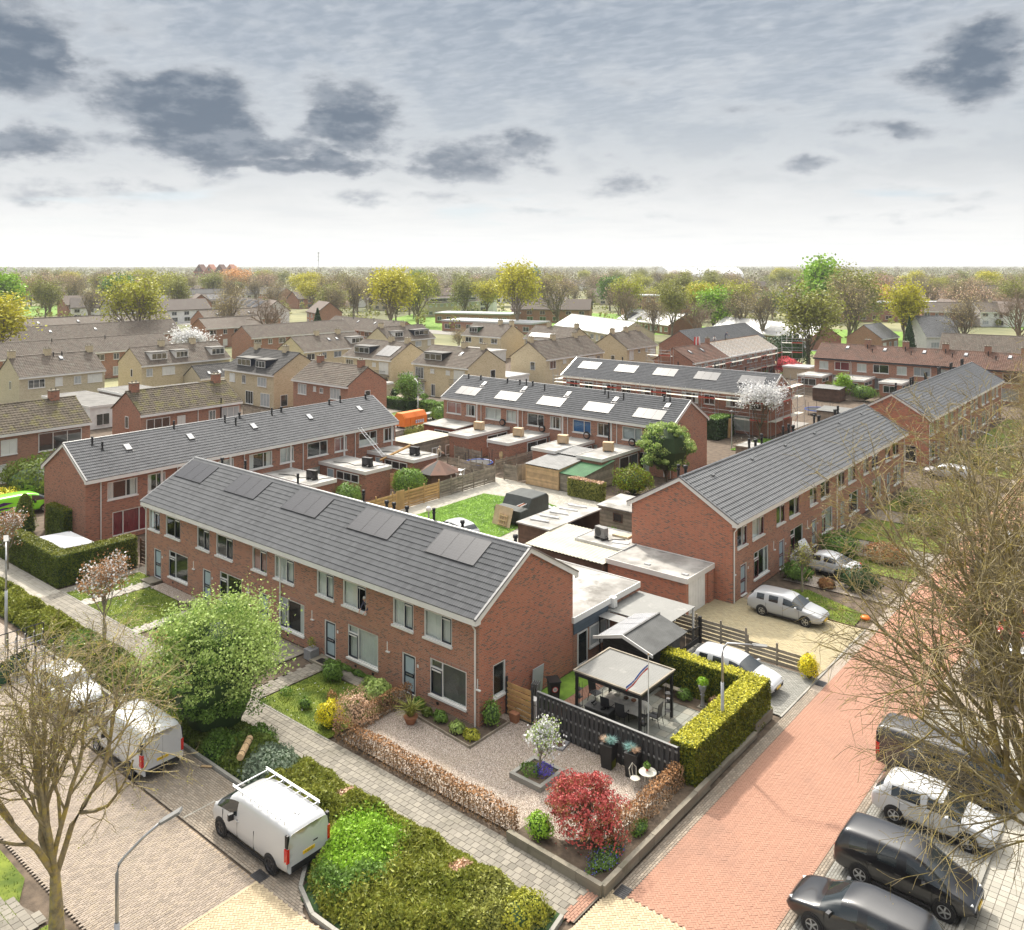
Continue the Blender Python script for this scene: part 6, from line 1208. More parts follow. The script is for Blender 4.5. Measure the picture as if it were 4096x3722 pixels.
for y in(-.74,.74):mb().tube([(-2.25,y,.12),(1.15,y,.12)],.025,6).build('rack_rail','steel',rk);mb().tube([(-2.25,y,.2),(1.15,y,.2)],.018,6).build('rack_rail','steel',rk)
for k in range(7):x=-2.15+k*.53;mb().tube([(x,-.74,.0),(x,-.74,.12),(x,.74,.12),(x,.74,.0)],.022,6).build('rack_bar','steel',rk)
mb().lathe([(.13,1.88),(.13,1.94),(.08,1.97)],(-1.9,0),12).build('roof_vent','plastic_white',v);mb().box(-2.52,-2.46,-.28,.28,1.66,1.72).build('brake_light','lamp_red',v);mb().box(-2.556,-2.545,-.006,.006,.62,1.75).build('door_seam','car_trim',v);mb().box(-2.575,-2.55,-.4,-.2,1.0,1.05).build('door_handle','car_trim',v)
v=vehicle('tallvan','delivery_van','white high-roofed van under the bare tree with its back doors facing right',-37.55,18.8,math.pi,'car_white','van','rim','59-BLD-6');mb().box(-2.47,-2.45,-.006,.006,.62,1.9).build('door_seam','car_trim',v)
vehicle('hatch','parked_car','silver white hatchback facing the high-roofed van under the bare tree',-45.0,19.1,0,'car_white')
vehicle('hatch','parked_car','silver car cut off at the left edge beside a lamp post',-58.9,19.0,0,'car_silver')
v=vehicle('van','delivery_van','lime green van with purple swirl parked left of the west terrace',-81.7,30.6,rad(90),'car_lime','van','rim')
pmat('purple',(.06,.01,.13),.4,.1)
for k,(z0,z1,x0,x1)in enumerate(((1.15,1.5,-2.2,-.9),(.85,1.05,-2.3,-.6),(.6,.75,-2.2,-.9))):mb().add([(x0,-.985,z0),(x1,-.985,(z0+z1)/2),(x0+.5,-.985,z1),(x0,-.985,z1-.08)],[(0,1,2,3)]).build('swirl','purple',v)
vehicle('wagon','parked_car','silver estate car on the yellow driveway of the right terrace',-20.85,52.25,0,'car_silver',plate='ZZ-40-K')
v=vehicle('coupe','parked_car','white coupe with raised bonnet in front of the right terrace',-21.9,61.65,math.pi-.05,'car_white')
b=mb();n=8
for i in range(n+1):
 for j in range(7):
  u=i/n;t=j/6*2-1;b.v.append((1.25+math.cos(1.05)*1.05*u,t*.72*(1-.22*u*u),.98+math.sin(1.05)*1.05*u+.07*math.sin(math.pi*u)*(1-t*t*.5)))
b.f=[(i*7+j,i*7+j+1,i*7+j+8,i*7+j+7)for i in range(n)for j in range(6)];b.m=[0]*len(b.f);b.build('bonnet','car_white',v,smooth=True);mb().box(1.35,2.1,-.6,.6,.86,.93).build('engine_bay','car_trim',v)
vehicle('wagon','parked_car','white car in the grey driveway behind the clipped hedge',-19.75,42.35,0,'car_white',rim='rim')
vehicle('hatch','parked_car','white hatchback on the courtyard behind the near ridge',-47.6,50.3,math.pi*.95,'car_white')
vehicle('wagon','parked_car','black estate car with its nose to the red street, bottom right',-8.95,28.85,math.pi,'car_black',rim='rim')
vehicle('mpv','parked_car','black people carrier next to the black estate car',-8.55,32.25,0,'car_black',plate='')
vehicle('hatch','parked_car','white hatchback between the black people carrier and the dark van',-8.65,36.5,0,'car_white')
v=vehicle('bus','parked_van','dark grey van with pale roof under the right tree',-8.95,39.75,0,'car_darkgrey','van')
vehicle('wagon','parked_car','brown grey estate car under the branches beyond the cobbled strip',-8.0,49.7,0,'car_brown')
vehicle('hatch','parked_car','white car beyond the brown grey estate under the branches',-8.4,52.5,0,'car_white')
vehicle('hatch','parked_car','bright red car in the right parking row',-8.0,55.2,0,'car_red');vehicle('hatch','parked_car','orange car beyond the red one at right',-8.0,58.1,0,'car_orange')
vehicle('wagon','parked_car','dark car standing on the red street under the branches',-12.6,68.4,rad(90),'car_darkgrey');vehicle('wagon','parked_car','silver car with black roof rails further up the red street',-12.4,75.5,rad(90),'car_silver')
vehicle('wagon','parked_car','white car parked between the two right terraces',-21.7,96.5,math.pi,'car_white');vehicle('hatch','parked_car','silver car in front of the far right terrace',-17.5,118,rad(80),'car_silver')
vehicle('hatch','parked_car','silver car beside the yellow semi at left',-121,69.5,.3,'car_silver',parts=False);vehicle('hatch','parked_car','small red car far off in front of the pale apartments',-243,254,rad(60),'car_red',parts=False);vehicle('hatch','parked_car','small white car far off in front of the pale apartments',-240,262,rad(60),'car_white',parts=False);vehicle('hatch','parked_car','small blue car far off on the park road',-160,268,rad(30),'car_darkgrey',parts=False);vehicle('bus','parked_van','white minibus far off beside the school',-172,288,rad(40),'car_white','van',parts=False)
# orange container with ribs, small grey trailer
rt=empty('container',(-85.2,81.2,0),rad(90),'bright orange skip container with sloping lids behind the west terrace','container')
mb().xprism([(-1.05,.25),(1.05,.25),(1.05,1.35),(.55,2.0),(-.55,2.0),(-1.05,1.35)],-2.1,2.1).build('body','orange_paint',rt)
for k in range(5):mb().box(-2.0+k*1.0-.04,-2.0+k*1.0+.04,-1.1,-1.052,.25,1.3).build('rib','orange_paint',rt)
for k in range(2):mb().add([(-1.9+k*1.95,-1.08,1.38),(-.1+k*1.95,-1.08,1.38),(-.1+k*1.95,-.6,1.99),(-1.9+k*1.95,-.6,1.99)],[(0,1,2,3)]).build('lid','orange_paint',rt)
for x in(-1.6,1.6):
 for y in(-.9,.9):mb().lathe([(.12,0),(.12,.25)],(x,y),8).build('foot','dark_metal',rt)
for k,ch in enumerate('NNRD'):mb().box(-.1+k*.42,.2+k*.42,-1.115,-1.102,.5,.95).build('letter_panel','plastic_white',rt);ptext(rt,ch,.4,Matrix.Translation((.05+k*.42,-1.12,.72))@Matrix.Rotation(rad(90),4,'X'),'blue')
rt=empty('box_trailer',(-86.6,86.3,0),rad(90),'grey box trailer beside the orange container','trailer');mb().box(-1.1,1.1,-.6,.6,.4,.9).build('body','sheet_grey',rt);mb().box(-1.13,1.13,-.63,.63,.905,.98).build('lid','sheet_grey',rt);mb().tube([(1.1,0,.45),(2.0,0,.4)],.04,6).build('drawbar','dark_metal',rt)
for s in(-1,1):w_=mb();w_.lathe([(.28,-.08),(.28,.08)],(0,0),14);o=w_.build('wheel','tyre',rt);o.matrix_local=Matrix.Translation((0,s*.7,.28))@Matrix.Rotation(rad(90),4,'X')
# covered trailer on the courtyard lawn
rt=empty('covered_trailer',(-46.6,57.6,0),0,'caravan trailer under a dark tarpaulin on the courtyard lawn','trailer')
b=mb();prof=[(-2.0,.25),(-2.0,1.3),(-.9,1.35),(-.4,2.1),(1.7,2.15),(2.0,1.9),(2.0,.25)]
for x,sc in((-1.45,.97),(-1.38,1),(0,1.02),(1.38,1),(1.45,.97)):b.v+=[(x,y*sc,.25+(z-.25)*sc)for y,z in prof]
n=7;b.f=[(i*n+j,i*n+(j+1)%n,(i+1)*n+(j+1)%n,(i+1)*n+j)for i in range(4)for j in range(n)]+[tuple(range(n))[::-1],tuple(4*n+j for j in range(n))];b.m=[0]*len(b.f);b.build('tarpaulin','tarp',rt)
mb().box(-.9,.9,-1.7,1.7,.15,.3).build('chassis','dark_metal',rt)
for s in(-1,1):w_=mb();w_.lathe([(.3,-.08),(.3,.08)],(0,0),14);o=w_.build('wheel','tyre',rt);o.matrix_local=Matrix.Translation((s*1.0,0,.3))@Matrix.Rotation(rad(90),4,'Y')
tag(mb().cbox((0,0,.85),(2.1,.03,1.6),0,rx=-.3).build('plywood_sheet','ply',None,(-46.6,55.05,0),-.1),'plywood sheet leaning against the tarpaulin trailer','board')
rt=empty('pallet',(-46.4,54.85,.05),-.1,'wooden pallet leaning on the plywood sheet','pallet')
for k in range(4):mb().cbox((-.42+k*.28,0,.55),(.09,.025,1.05),rx=-.3).build('slat','wood_raw',rt)
for z in(.2,.55,.9):mb().cbox((0,-.06+.29*(z-.55),z),(1.0,.04,.08),rx=-.3).build('rail','wood_raw',rt)
b=mb()
for k in range(14):b.add([(-50.2+k*.28,61.0-.2*(k%2),.06+.1*(k%3)),(-50.2+(k+1)*.28,61.0-.2*((k+1)%2),.06+.1*((k+1)%3)),(-50.0+(k+1)*.28,62.0,.1+.12*((k+1)%2)),(-50.0+k*.28,62.0,.1+.12*(k%2))],[(0,1,2,3)])
tag(b.build('tarpaulin','tarp_silver'),'crumpled silver tarpaulin on the back of the courtyard lawn','tarpaulin')
rt=empty('ladder',(-45.6,57.0,1.62),.1,'aluminium ladder with orange ends lying on the tarpaulin','ladder')
for y in(-.18,.18):mb().box(-.1+y,-.05+y,-1.1,.9,0,.06).build('stile','alu',rt)
for k in range(7):mb().box(-.26,.12,-1.0+k*.3,-.96+k*.3,.02,.05).build('rung','orange_paint',rt)
# ================================================================== vegetation
def tubes(polys,sides):
 """polys: list of (pts (n,3), radii (n,)); all joined"""
 VV=[];FF=[];k=0
 for P,r in polys:
  n=len(P);T=np.empty_like(P);T[1:-1]=P[2:]-P[:-2];T[0]=P[1]-P[0];T[-1]=P[-1]-P[-2];T/=np.linalg.norm(T,axis=1,keepdims=True)+1e-9
  up=np.where(np.abs(T[:,2:3])<.9,np.array([[0,0,1.]]),np.array([[1.,0,0]]));A=np.cross(T,up);A/=np.linalg.norm(A,axis=1,keepdims=True)+1e-9;B=np.cross(A,T)
  t=np.arange(sides)*2*np.pi/sides;V=P[:,None]+r[:,None,None]*(A[:,None]*np.cos(t)[None,:,None]+B[:,None]*np.sin(t)[None,:,None]);VV.append(V.reshape(-1,3))
  i=np.arange(n-1)[:,None]*sides;j=np.arange(sides)[None];j2=(j+1)%sides
  FF.append((np.stack([i+j,i+j2,i+sides+j2,i+sides+j],-1)+k).reshape(-1,4));k+=n*sides
 return np.concatenate(VV),np.concatenate(FF)
def grow(seed,trunk=(4,.25),levels=4,kids=(5,6,6,5),lens=(3.5,2,1.1,.6),spread=(.75,.75,.8,.9),up=(.25,.12,.05,0),wig=.16,start=.35,taper=.55,first=None,segs=(6,5,4,3,3),lean=(0,0),kr=.62):
 g=random.Random(seed);out=[[]for _ in range(levels+1)];tips=[]
 def nrm(v):l=math.sqrt(v[0]**2+v[1]**2+v[2]**2)or 1;return(v[0]/l,v[1]/l,v[2]/l)
 def branch(p,d,L,r,lev):
  n=segs[lev];pts=[p];rs=[r];d=nrm(d);ds=[d];endr=r*(taper if lev<levels else .45)
  for i in range(n):
   d=nrm((d[0]+g.gauss(0,wig),d[1]+g.gauss(0,wig),d[2]+g.gauss(0,wig)*.8+(up[lev-1]if lev else .05)*.5));d=nrm((d[0]*.2,d[1]*.2,1))if lev==0 else d;p=(p[0]+d[0]*L/n,p[1]+d[1]*L/n,p[2]+d[2]*L/n);pts.append(p);ds.append(d);rs.append(r+(endr-r)*(i+1)/n)
  if lev>2:rs=[max(q_,.006)for q_ in rs]
  out[lev].append((np.array(pts),np.array(rs)))
  if lev==levels:tips.append(p);tips.append(pts[max(1,n-1)]);return
  m=kids[lev]
  for c in range(m):
   f=start+(1-start)*(c+g.random()*.8)/m if lev else(start+(1-start)*(c/(m))if first is None else first)
   f=min(.999,f);q=f*n;i=min(n-1,int(q));u=q-i;a=pts[i];b_=pts[i+1];pp=tuple(a[k]+(b_[k]-a[k])*u for k in range(3));dd=ds[i+1]
   # perpendicular around the parent
   az=c*2.4+g.random()*1.2;ref=(0,0,1)if abs(dd[2])<.9 else(1,0,0);e1=nrm((dd[1]*ref[2]-dd[2]*ref[1],dd[2]*ref[0]-dd[0]*ref[2],dd[0]*ref[1]-dd[1]*ref[0]));e2=(dd[1]*e1[2]-dd[2]*e1[1],dd[2]*e1[0]-dd[0]*e1[2],dd[0]*e1[1]-dd[1]*e1[0])
   s=spread[lev]*g.uniform(.7,1.25);cs,sn=math.cos(s),math.sin(s);nd=tuple(dd[k]*cs+(e1[k]*math.cos(az)+e2[k]*math.sin(az))*sn for k in range(3));nd=(nd[0],nd[1],nd[2]+up[lev])
   branch(pp,nd,lens[lev]*g.uniform(.7,1.2)*(1.05-.35*f if lev else 1),min(rs[i]*.72,r*(kr if lev else .5))*g.uniform(.75,1),lev+1)
  if lev:tips.append(p)
 branch((0,0,0),(lean[0],lean[1],1),trunk[0],trunk[1],0)
 return out,np.array(tips)
def leaf_quads(P,size,seed=1,flat=0.,elong=1.,norm=None,jitter=.4):
 """one quad per point, random attitude; flat pulls normals upwards"""
 g=np.random.default_rng(seed);n=len(P);N=g.normal(0,1,(n,3))if norm is None else norm+g.normal(0,jitter,(n,3));N[:,2]+=flat;N/=np.linalg.norm(N,axis=1,keepdims=True)+1e-9
 A=np.cross(N,g.normal(0,1,(n,3)));A/=np.linalg.norm(A,axis=1,keepdims=True)+1e-9;B=np.cross(N,A);s=(size*(.6+.8*g.random(n)))[:,None];A=A*s*.5*elong;B=B*s*.5
 V=np.stack([P-A,P-B*.9+A*.1,P+A,P+B*.9+A*.1],1).reshape(-1,3);return V,np.arange(4*n).reshape(-1,4)
def leaf_obj(name,P,size,mat,parent=None,seed=1,**k):
 V,F=leaf_quads(P,size,seed,**k);return place(name,np_mesh(name,V,F,[mat]),parent)
def tree_parts(sk,bark,rt,minlev=(9,6,4,3,3,3)):
 out,tips=sk;V0,F0=tubes(out[0],minlev[0]);place('trunk',np_mesh('trunk',V0,F0,[bark],smooth=True),rt)
 VV=[];FF=[];k=0
 for lev in range(1,len(out)):
  if out[lev]:
   V,F=tubes(out[lev],minlev[lev]);VV.append(V);FF.append(F+k);k+=len(V)
 return np_mesh('branches',np.concatenate(VV),np.concatenate(FF),[bark],smooth=True)
def thing_tree(name,label,x,y,rz=0,sc=1,group=None,cat='tree'):
 o=empty(name,(x,y,0),rz,label,cat,group);o.scale=(sc,sc,sc)if not isinstance(sc,tuple)else sc;return o
 # -------- prototypes for the trees further back
def proto(seed,bark,leaf,nleaf,lsize,trunk=(4.5,.28),lens=(5.8,3.5,2.0,1.1),kids=(9,6,5,4),up=(.42,.2,.1,0),spread=(.78,.72,.8,.9),start=.3,off=.5,levels=4):
 sk=grow(seed,trunk,levels,kids,lens,spread,up,.15,start,.5);rt=bpy.data.objects.new('proto',None);out,tips=sk
 V0,F0=tubes(out[0],7);tm=np_mesh('trunk',V0,F0,[bark],smooth=True);VV=[];FF=[];k=0
 for lev in range(1,len(out)):
  V,F=tubes(out[lev],4 if lev<2 else 3);VV.append(V);FF.append(F+k);k+=len(V)
 bm=np_mesh('branches',np.concatenate(VV),np.concatenate(FF),[bark]);cm=None
 if leaf:
  g=np.random.default_rng(seed);P=tips[g.integers(0,len(tips),nleaf)]+g.normal(0,off,(nleaf,3));V,F=leaf_quads(P,lsize,seed);cm=np_mesh('crown',V,F,[leaf])
 return tm,bm,cm,float(tips[:,2].max())
PT={'bare1':proto(1,'bark_far','leaf_bud',2200,.17),'bare2':proto(2,'bark_far','leaf_bud',1700,.17,(4,.3),(6,3.4,1.9,1.0),(9,7,5,4),(.5,.25,.1,0),(.68,.65,.8,.9)),'bare3':proto(3,'bark_brown',None,0,0,(5,.3)),'olive1':proto(4,'bark_far','leaf_olive',5200,.30,off=.5),'olive2':proto(5,'bark_far','leaf_yg',4600,.30,(4,.3),(6,3.4,1.8,.9),(9,6,5,4),(.5,.25,.1,0),off=.45),
'yellow':proto(6,'bark_far','leaf_yellow',6000,.34,off=.45),'green':proto(7,'bark_far','leaf_green',4200,.36,(3.5,.25),(4,2.6,1.5,.8),off=.5),'lime':proto(8,'bark_far','leaf_lime',4200,.36,(3.5,.25),(4.2,2.6,1.5,.8),off=.5),'orange':proto(9,'bark_far','leaf_orange',4200,.34,(3,.25),(4.5,2.8,1.6,.8),off=.5),'blossom':proto(10,'bark_far','leaf_blossom',4200,.26,(2,.18),(3.2,2.0,1.2,.7),off=.4),'pale':proto(12,'bark_far','leaf_tan',1500,.22,(4,.25),(4.6,2.8,1.6,.9))}
def plant(kind,label,x,y,h,rz=None,group=None,name='tree',w=1.0,cat='tree'):
 tm,bm,cm,H_=PT[kind];s=h/H_;o=thing_tree(name,label,x,y,R.random()*6.28 if rz is None else rz,(s*w*1.15,s*w*1.15,s),group,cat);place('trunk',tm,o);place('branches',bm,o)
 if cm:place('crown',cm,o)
 return o
def conifer(name,label,x,y,h,r,mat='leaf_dark',n=2600,size=.3,cat='conifer',seed=1,pw=1.0):
 o=thing_tree(name,label,x,y,0,1,None,cat);mb().tube([(0,0,0),(0,0,h*.5),(0,0,h*.97)],[r*.09,r*.06,.01],6).build('trunk','bark',o)
 g=np.random.default_rng(seed);u=g.random(n)**.75;t=g.random(n)*6.28;z=h*(.04+.94*u);rr=r*(1-u)**pw*(.75+.3*g.random(n))*(1+.12*np.sin(t*5+z*3));P=np.stack([rr*np.cos(t),rr*np.sin(t),z],1);N=np.stack([np.cos(t),np.sin(t),np.full(n,.4)],1)
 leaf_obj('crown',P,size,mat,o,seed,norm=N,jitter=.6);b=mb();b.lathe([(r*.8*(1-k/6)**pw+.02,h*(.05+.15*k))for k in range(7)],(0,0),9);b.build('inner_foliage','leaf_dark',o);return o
def bush(name,label,x,y,rx,ry,h,mat,n=2500,size=.09,seed=1,cat='shrub',core='leaf_dark',lump=.16,z0=0,mat2=None,group=None,elong=1.,core_s=.8):
 """dense shrub: lumpy dark heart with leaf-sized faces through its shell"""
 o=thing_tree(name,label,x,y,0,1,group,cat);g=np.random.default_rng(seed);d=g.normal(0,1,(n,3));d[:,2]=np.abs(d[:,2])*1.1-.35;d/=np.linalg.norm(d,axis=1,keepdims=True)
 ph=g.random(6)*6.28;lumpf=1+lump*(np.sin(d[:,0]*5+ph[0])*np.sin(d[:,1]*5+ph[1])+.6*np.sin(d[:,2]*7+ph[2]+d[:,0]*4));rr=lumpf*(.72+.36*g.random(n)**.7)
 P=np.stack([d[:,0]*rx*rr,d[:,1]*ry*rr,z0+h*.42+d[:,2]*h*.56*rr],1);P[:,2]=np.maximum(P[:,2],z0+.02)
 leaf_obj('foliage',P,size,mat,o,seed,norm=d,jitter=.7,elong=elong)
 if mat2:k=n//4;leaf_obj('flowers',P[:k]*np.array([1.03,1.03,1.02]),size*.8,mat2,o,seed+5)
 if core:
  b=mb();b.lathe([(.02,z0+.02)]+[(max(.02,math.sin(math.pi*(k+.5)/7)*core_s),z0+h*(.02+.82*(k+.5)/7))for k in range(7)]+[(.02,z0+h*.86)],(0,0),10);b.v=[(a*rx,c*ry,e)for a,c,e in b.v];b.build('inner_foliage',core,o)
 return o
def hedge(name,label,x0,x1,y0,y1,h,mat,top=None,dens=420,size=.075,core='leaf_dark',seed=1,z0=0,wob=.05,inset=.07,sides='nsew',cat='hedge',stems=None):
 o=empty(name,((x0+x1)/2,(y0+y1)/2,0),0,label,cat);w,d=(x1-x0)/2,(y1-y0)/2;g=np.random.default_rng(seed)
 def face(A,U,V,N,m,nm,mt):
  n=int(np.linalg.norm(U)*np.linalg.norm(V)*m);q=g.random((n,2));P=A+q[:,:1]*U+q[:,1:]*V;wv=np.sin(P[:,0]*2.1+P[:,1]*1.3)*np.sin(P[:,1]*1.7+P[:,2]*2.3)*wob+g.normal(0,.035,n);P=P+N*wv[:,None];return P,np.repeat(N[None],n,0)
 a=np.array;F_={'s':(a((-w,-d,z0)),a((2*w,0,0)),a((0,0,h)),a((0,-1.,0))),'n':(a((-w,d,z0)),a((2*w,0,0)),a((0,0,h)),a((0,1.,0))),'e':(a((w,-d,z0)),a((0,2*d,0)),a((0,0,h)),a((1.,0,0))),'w':(a((-w,-d,z0)),a((0,2*d,0)),a((0,0,h)),a((-1.,0,0)))}
 Ps,Ns=zip(*[face(*F_[s],dens,'','')for s in sides]);leaf_obj('foliage',np.concatenate(Ps),size,mat,o,seed,norm=np.concatenate(Ns),jitter=.75)
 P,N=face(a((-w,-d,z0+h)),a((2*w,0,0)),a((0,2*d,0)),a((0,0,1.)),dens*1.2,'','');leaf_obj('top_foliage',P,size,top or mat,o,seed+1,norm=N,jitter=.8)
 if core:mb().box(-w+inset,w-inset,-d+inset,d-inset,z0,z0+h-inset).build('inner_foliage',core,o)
 if stems:
  L=max(w,d);n=int(2*L/.28)
  for i in range(n):
   t=-L+.1+i*.28;x,y=(t,0)if w>d else(0,t);mb().tube([(x,y,z0),(x+R.gauss(0,.03),y+R.gauss(0,.03),z0+h*.5),(x+R.gauss(0,.05),y+R.gauss(0,.05),z0+h)],[.022,.017,.008],4).build('stem',stems,o)
 return o
def mound(name,label,poly,h,mat,dens=300,size=.12,seed=1,core='leaf_dark',elong=2.2,edge=.7,mats2=(),amp=.25,kind='stuff'):
 """low spreading cover: height follows the distance to its edge"""
 lo,hi=fit(poly);st=.35;nx=int((hi[0]-lo[0])/st)+2;ny=int((hi[1]-lo[1])/st)+2
 def edist(P):
  d=np.full(len(P),1e9);n=len(poly)
  for i in range(n):
   a=np.array(poly[i]);b=np.array(poly[(i+1)%n]);ab=b-a;t=np.clip(((P-a)@ab)/(ab@ab),0,1);d=np.minimum(d,np.hypot(*(P-a-t[:,None]*ab).T))
  return d
 def hgt(P):
  d=edist(P)*inpoly(P,poly);return h*np.sqrt(np.clip(d/edge,0,1))*(1+amp*(np.sin(P[:,0]*1.9+seed)*np.sin(P[:,1]*2.3)+.5*np.sin(P[:,0]*4.1+P[:,1]*3.3)))
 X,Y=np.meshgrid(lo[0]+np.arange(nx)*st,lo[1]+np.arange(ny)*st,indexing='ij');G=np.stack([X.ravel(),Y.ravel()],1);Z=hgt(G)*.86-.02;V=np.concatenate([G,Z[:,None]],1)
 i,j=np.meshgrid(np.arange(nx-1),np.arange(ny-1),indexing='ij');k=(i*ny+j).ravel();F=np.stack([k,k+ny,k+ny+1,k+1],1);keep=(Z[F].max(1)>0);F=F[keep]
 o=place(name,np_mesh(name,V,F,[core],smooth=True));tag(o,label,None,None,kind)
 P=scatter(poly,dens,seed+3);z=hgt(P);g=np.random.default_rng(seed);Q=np.concatenate([P,(z+g.normal(.0,.035,len(P)))[:,None]],1);sel=g.random(len(Q))
 masks=[np.ones(len(Q),bool)];used=np.zeros(len(Q),bool)
 for mt,(cx,cy,r)in mats2:
  m=(((Q[:,0]-cx)**2+(Q[:,1]-cy)**2)<(r*(.75+.4*sel))**2)&~used;used|=m
  if m.any():leaf_obj('sprays',Q[m],size,mt,o,seed+7,flat=.5,elong=1.2)
 m=~used;leaf_obj('sprays',Q[m],size,mat,o,seed+1,flat=.35,elong=elong);return o
 # ---------------------------------------------------------------- clipped hedges near the corner house
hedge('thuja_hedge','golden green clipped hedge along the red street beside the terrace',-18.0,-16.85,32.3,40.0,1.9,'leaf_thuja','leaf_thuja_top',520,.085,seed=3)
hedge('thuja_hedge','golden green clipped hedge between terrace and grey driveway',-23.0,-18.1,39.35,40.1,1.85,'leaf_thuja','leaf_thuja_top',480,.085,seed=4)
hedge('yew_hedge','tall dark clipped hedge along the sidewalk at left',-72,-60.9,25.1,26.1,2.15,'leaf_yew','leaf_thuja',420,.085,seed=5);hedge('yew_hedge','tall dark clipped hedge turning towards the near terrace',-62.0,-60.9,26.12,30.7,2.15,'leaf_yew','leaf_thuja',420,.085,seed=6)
hedge('yew_hedge','square clipped hedge block beside the lime green van',-73.5,-70.2,29.4,30.3,2.6,'leaf_yew','leaf_thuja',300,.1,seed=7);conifer('clipped_yew','dark column shaped yew in front of the lime green van',-75.5,28.6,3.3,.95,'leaf_yew',2200,.12,seed=3,pw=.45)
BEE=dict(mat='leaf_beech',top='leaf_copper',dens=260,size=.075,core=None,stems='bark',wob=.08)
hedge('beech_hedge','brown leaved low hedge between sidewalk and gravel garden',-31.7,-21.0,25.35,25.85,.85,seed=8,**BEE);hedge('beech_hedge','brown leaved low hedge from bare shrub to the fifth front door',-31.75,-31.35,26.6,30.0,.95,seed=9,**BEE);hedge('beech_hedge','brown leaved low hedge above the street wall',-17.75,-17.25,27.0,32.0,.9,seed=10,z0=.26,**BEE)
# ---------------------------------------------------------------- shrub beds along the sidewalk
BEDR=[(-31,20.75),(-26.7,20.7),(-25.9,19.75),(-24.8,18.65),(-23.5,18.2),(-21.4,18.25),(-19.3,19.3),(-17.8,21.0),(-17.15,22.4),(-17.3,23.2),(-31,23.25)]
mound('ground_cover','low olive shrubs with a bright green patch at the junction corner',BEDR,.75,'leaf_coton',900,.095,1,mats2=[('leaf_lime',(-24.7,21.0,1.7)),('leaf_green',(-24.0,20.0,1.6)),('leaf_olive',(-18.4,22.0,1.5)),('leaf_yg',(-18.0,21.2,1.0)),('leaf_tan',(-27.3,22.6,.5)),('leaf_tan',(-20.8,22.2,.45))])
mound('ground_cover','grey green shrub bed behind the white van with roof rack',[(-40,20.8),(-31.1,20.75),(-31.1,23.25),(-40,23.3)],.6,'leaf_coton2',620,.11,2,mats2=[('leaf_grey',(-31.6,21.5,1.1)),('leaf_grey',(-32.0,22.9,.7)),('leaf_green',(-34.8,21.4,1.0)),('leaf_lime',(-31.9,22.2,.5))])
mound('ground_cover','dark green shrub bed under the young blossom tree',[(-52,20.9),(-40.1,20.8),(-40.1,23.2),(-52,23.3)],.6,'leaf_coton2',480,.13,3,mats2=[('leaf_olive',(-45.2,22.6,.9)),('leaf_green',(-50,22,1.2))])
mound('ground_cover','low olive shrub mound left of the young blossom tree',[(-57,20.9),(-52.1,20.9),(-52.1,23.2),(-57,23.25)],.7,'leaf_coton',420,.12,4,);mound('ground_cover','low olive shrub mound in front of the tall dark hedge',[(-61.6,20.9),(-57.3,20.9),(-57.2,23.1),(-61.6,23.2)],.75,'leaf_coton',420,.12,5);mound('ground_cover','low olive shrub mound at the far left of the bed',[(-70,20.9),(-61.9,20.9),(-61.8,23.1),(-70,23.2)],.75,'leaf_coton',300,.14,6)
for x,y,r,lab in((-18.1,21.9,.75,'rounded yellow green shrub closing the bed at the junction'),(-17.9,22.5,.6,'small rounded green shrub behind the junction one')):bush('shrub',lab,x,y,r,r,.95,'leaf_yg',1500,.07,seed=int(r*100))
bush('shrub','grey leaved shrub beside the nose of the roof rack van',-31.5,21.9,1.2,.9,1.1,'leaf_grey',2600,.09,2);bush('shrub','dark green shrub next to the wooden roll',-33.9,22.9,.8,.6,.8,'leaf_green',1600,.09,3)
# ---------------------------------------------------------------- the big pale green bush tree in front of the near terrace
rt=thing_tree('willow_tree','large pale green rounded tree in front of the near terrace',-36.7,22.3);sk=grow(21,(1.6,.2),4,(9,6,5,4),(2.6,1.5,.9,.5),(.85,.75,.8,.9),(.45,.2,.1,0),.18,.2)
place('branches',tree_parts(sk,'bark',rt),rt);tips=sk[1];g=np.random.default_rng(3);P=tips[g.integers(0,len(tips),16000)]+g.normal(0,.22,(16000,3));sc_=np.array([3.45/np.percentile(np.hypot(P[:,0],P[:,1]),97),0,6.3/np.percentile(P[:,2],99.5)]);P*=np.array([sc_[0],sc_[0],sc_[2]]);zz=P[:,2];hi_=zz>2.6
leaf_obj('crown',P[hi_],.11,'leaf_fresh',rt,3)
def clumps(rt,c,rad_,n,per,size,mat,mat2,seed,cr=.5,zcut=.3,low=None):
 """leaf clumps of different size set unevenly over a crown: light sprays on top, shade painted in as darker leaves below"""
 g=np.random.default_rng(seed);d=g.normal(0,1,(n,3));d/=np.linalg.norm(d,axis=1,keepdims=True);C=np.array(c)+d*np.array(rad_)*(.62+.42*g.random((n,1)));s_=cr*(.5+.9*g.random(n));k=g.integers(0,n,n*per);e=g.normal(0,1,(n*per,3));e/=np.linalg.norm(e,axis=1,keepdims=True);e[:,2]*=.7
 P=C[k]+e*(s_[k]*(.55+.5*g.random(n*per)))[:,None];ok=P[:,2]>zcut;P,e=P[ok],e[ok];u=(e[:,2]>-.05)&(P[:,2]>(low or-9));leaf_obj('crown',P[u],size,mat,rt,seed,norm=e[u],jitter=.8);leaf_obj('shaded_leaves',P[~u],size,mat2,rt,seed+1)  # clump undersides and low leaves take the second colour, shading painted in
clumps(rt,(0,0,3.5),(2.9,2.9,2.7),105,250,.09,'leaf_fresh','leaf_green',5,.62,.3,2.2)
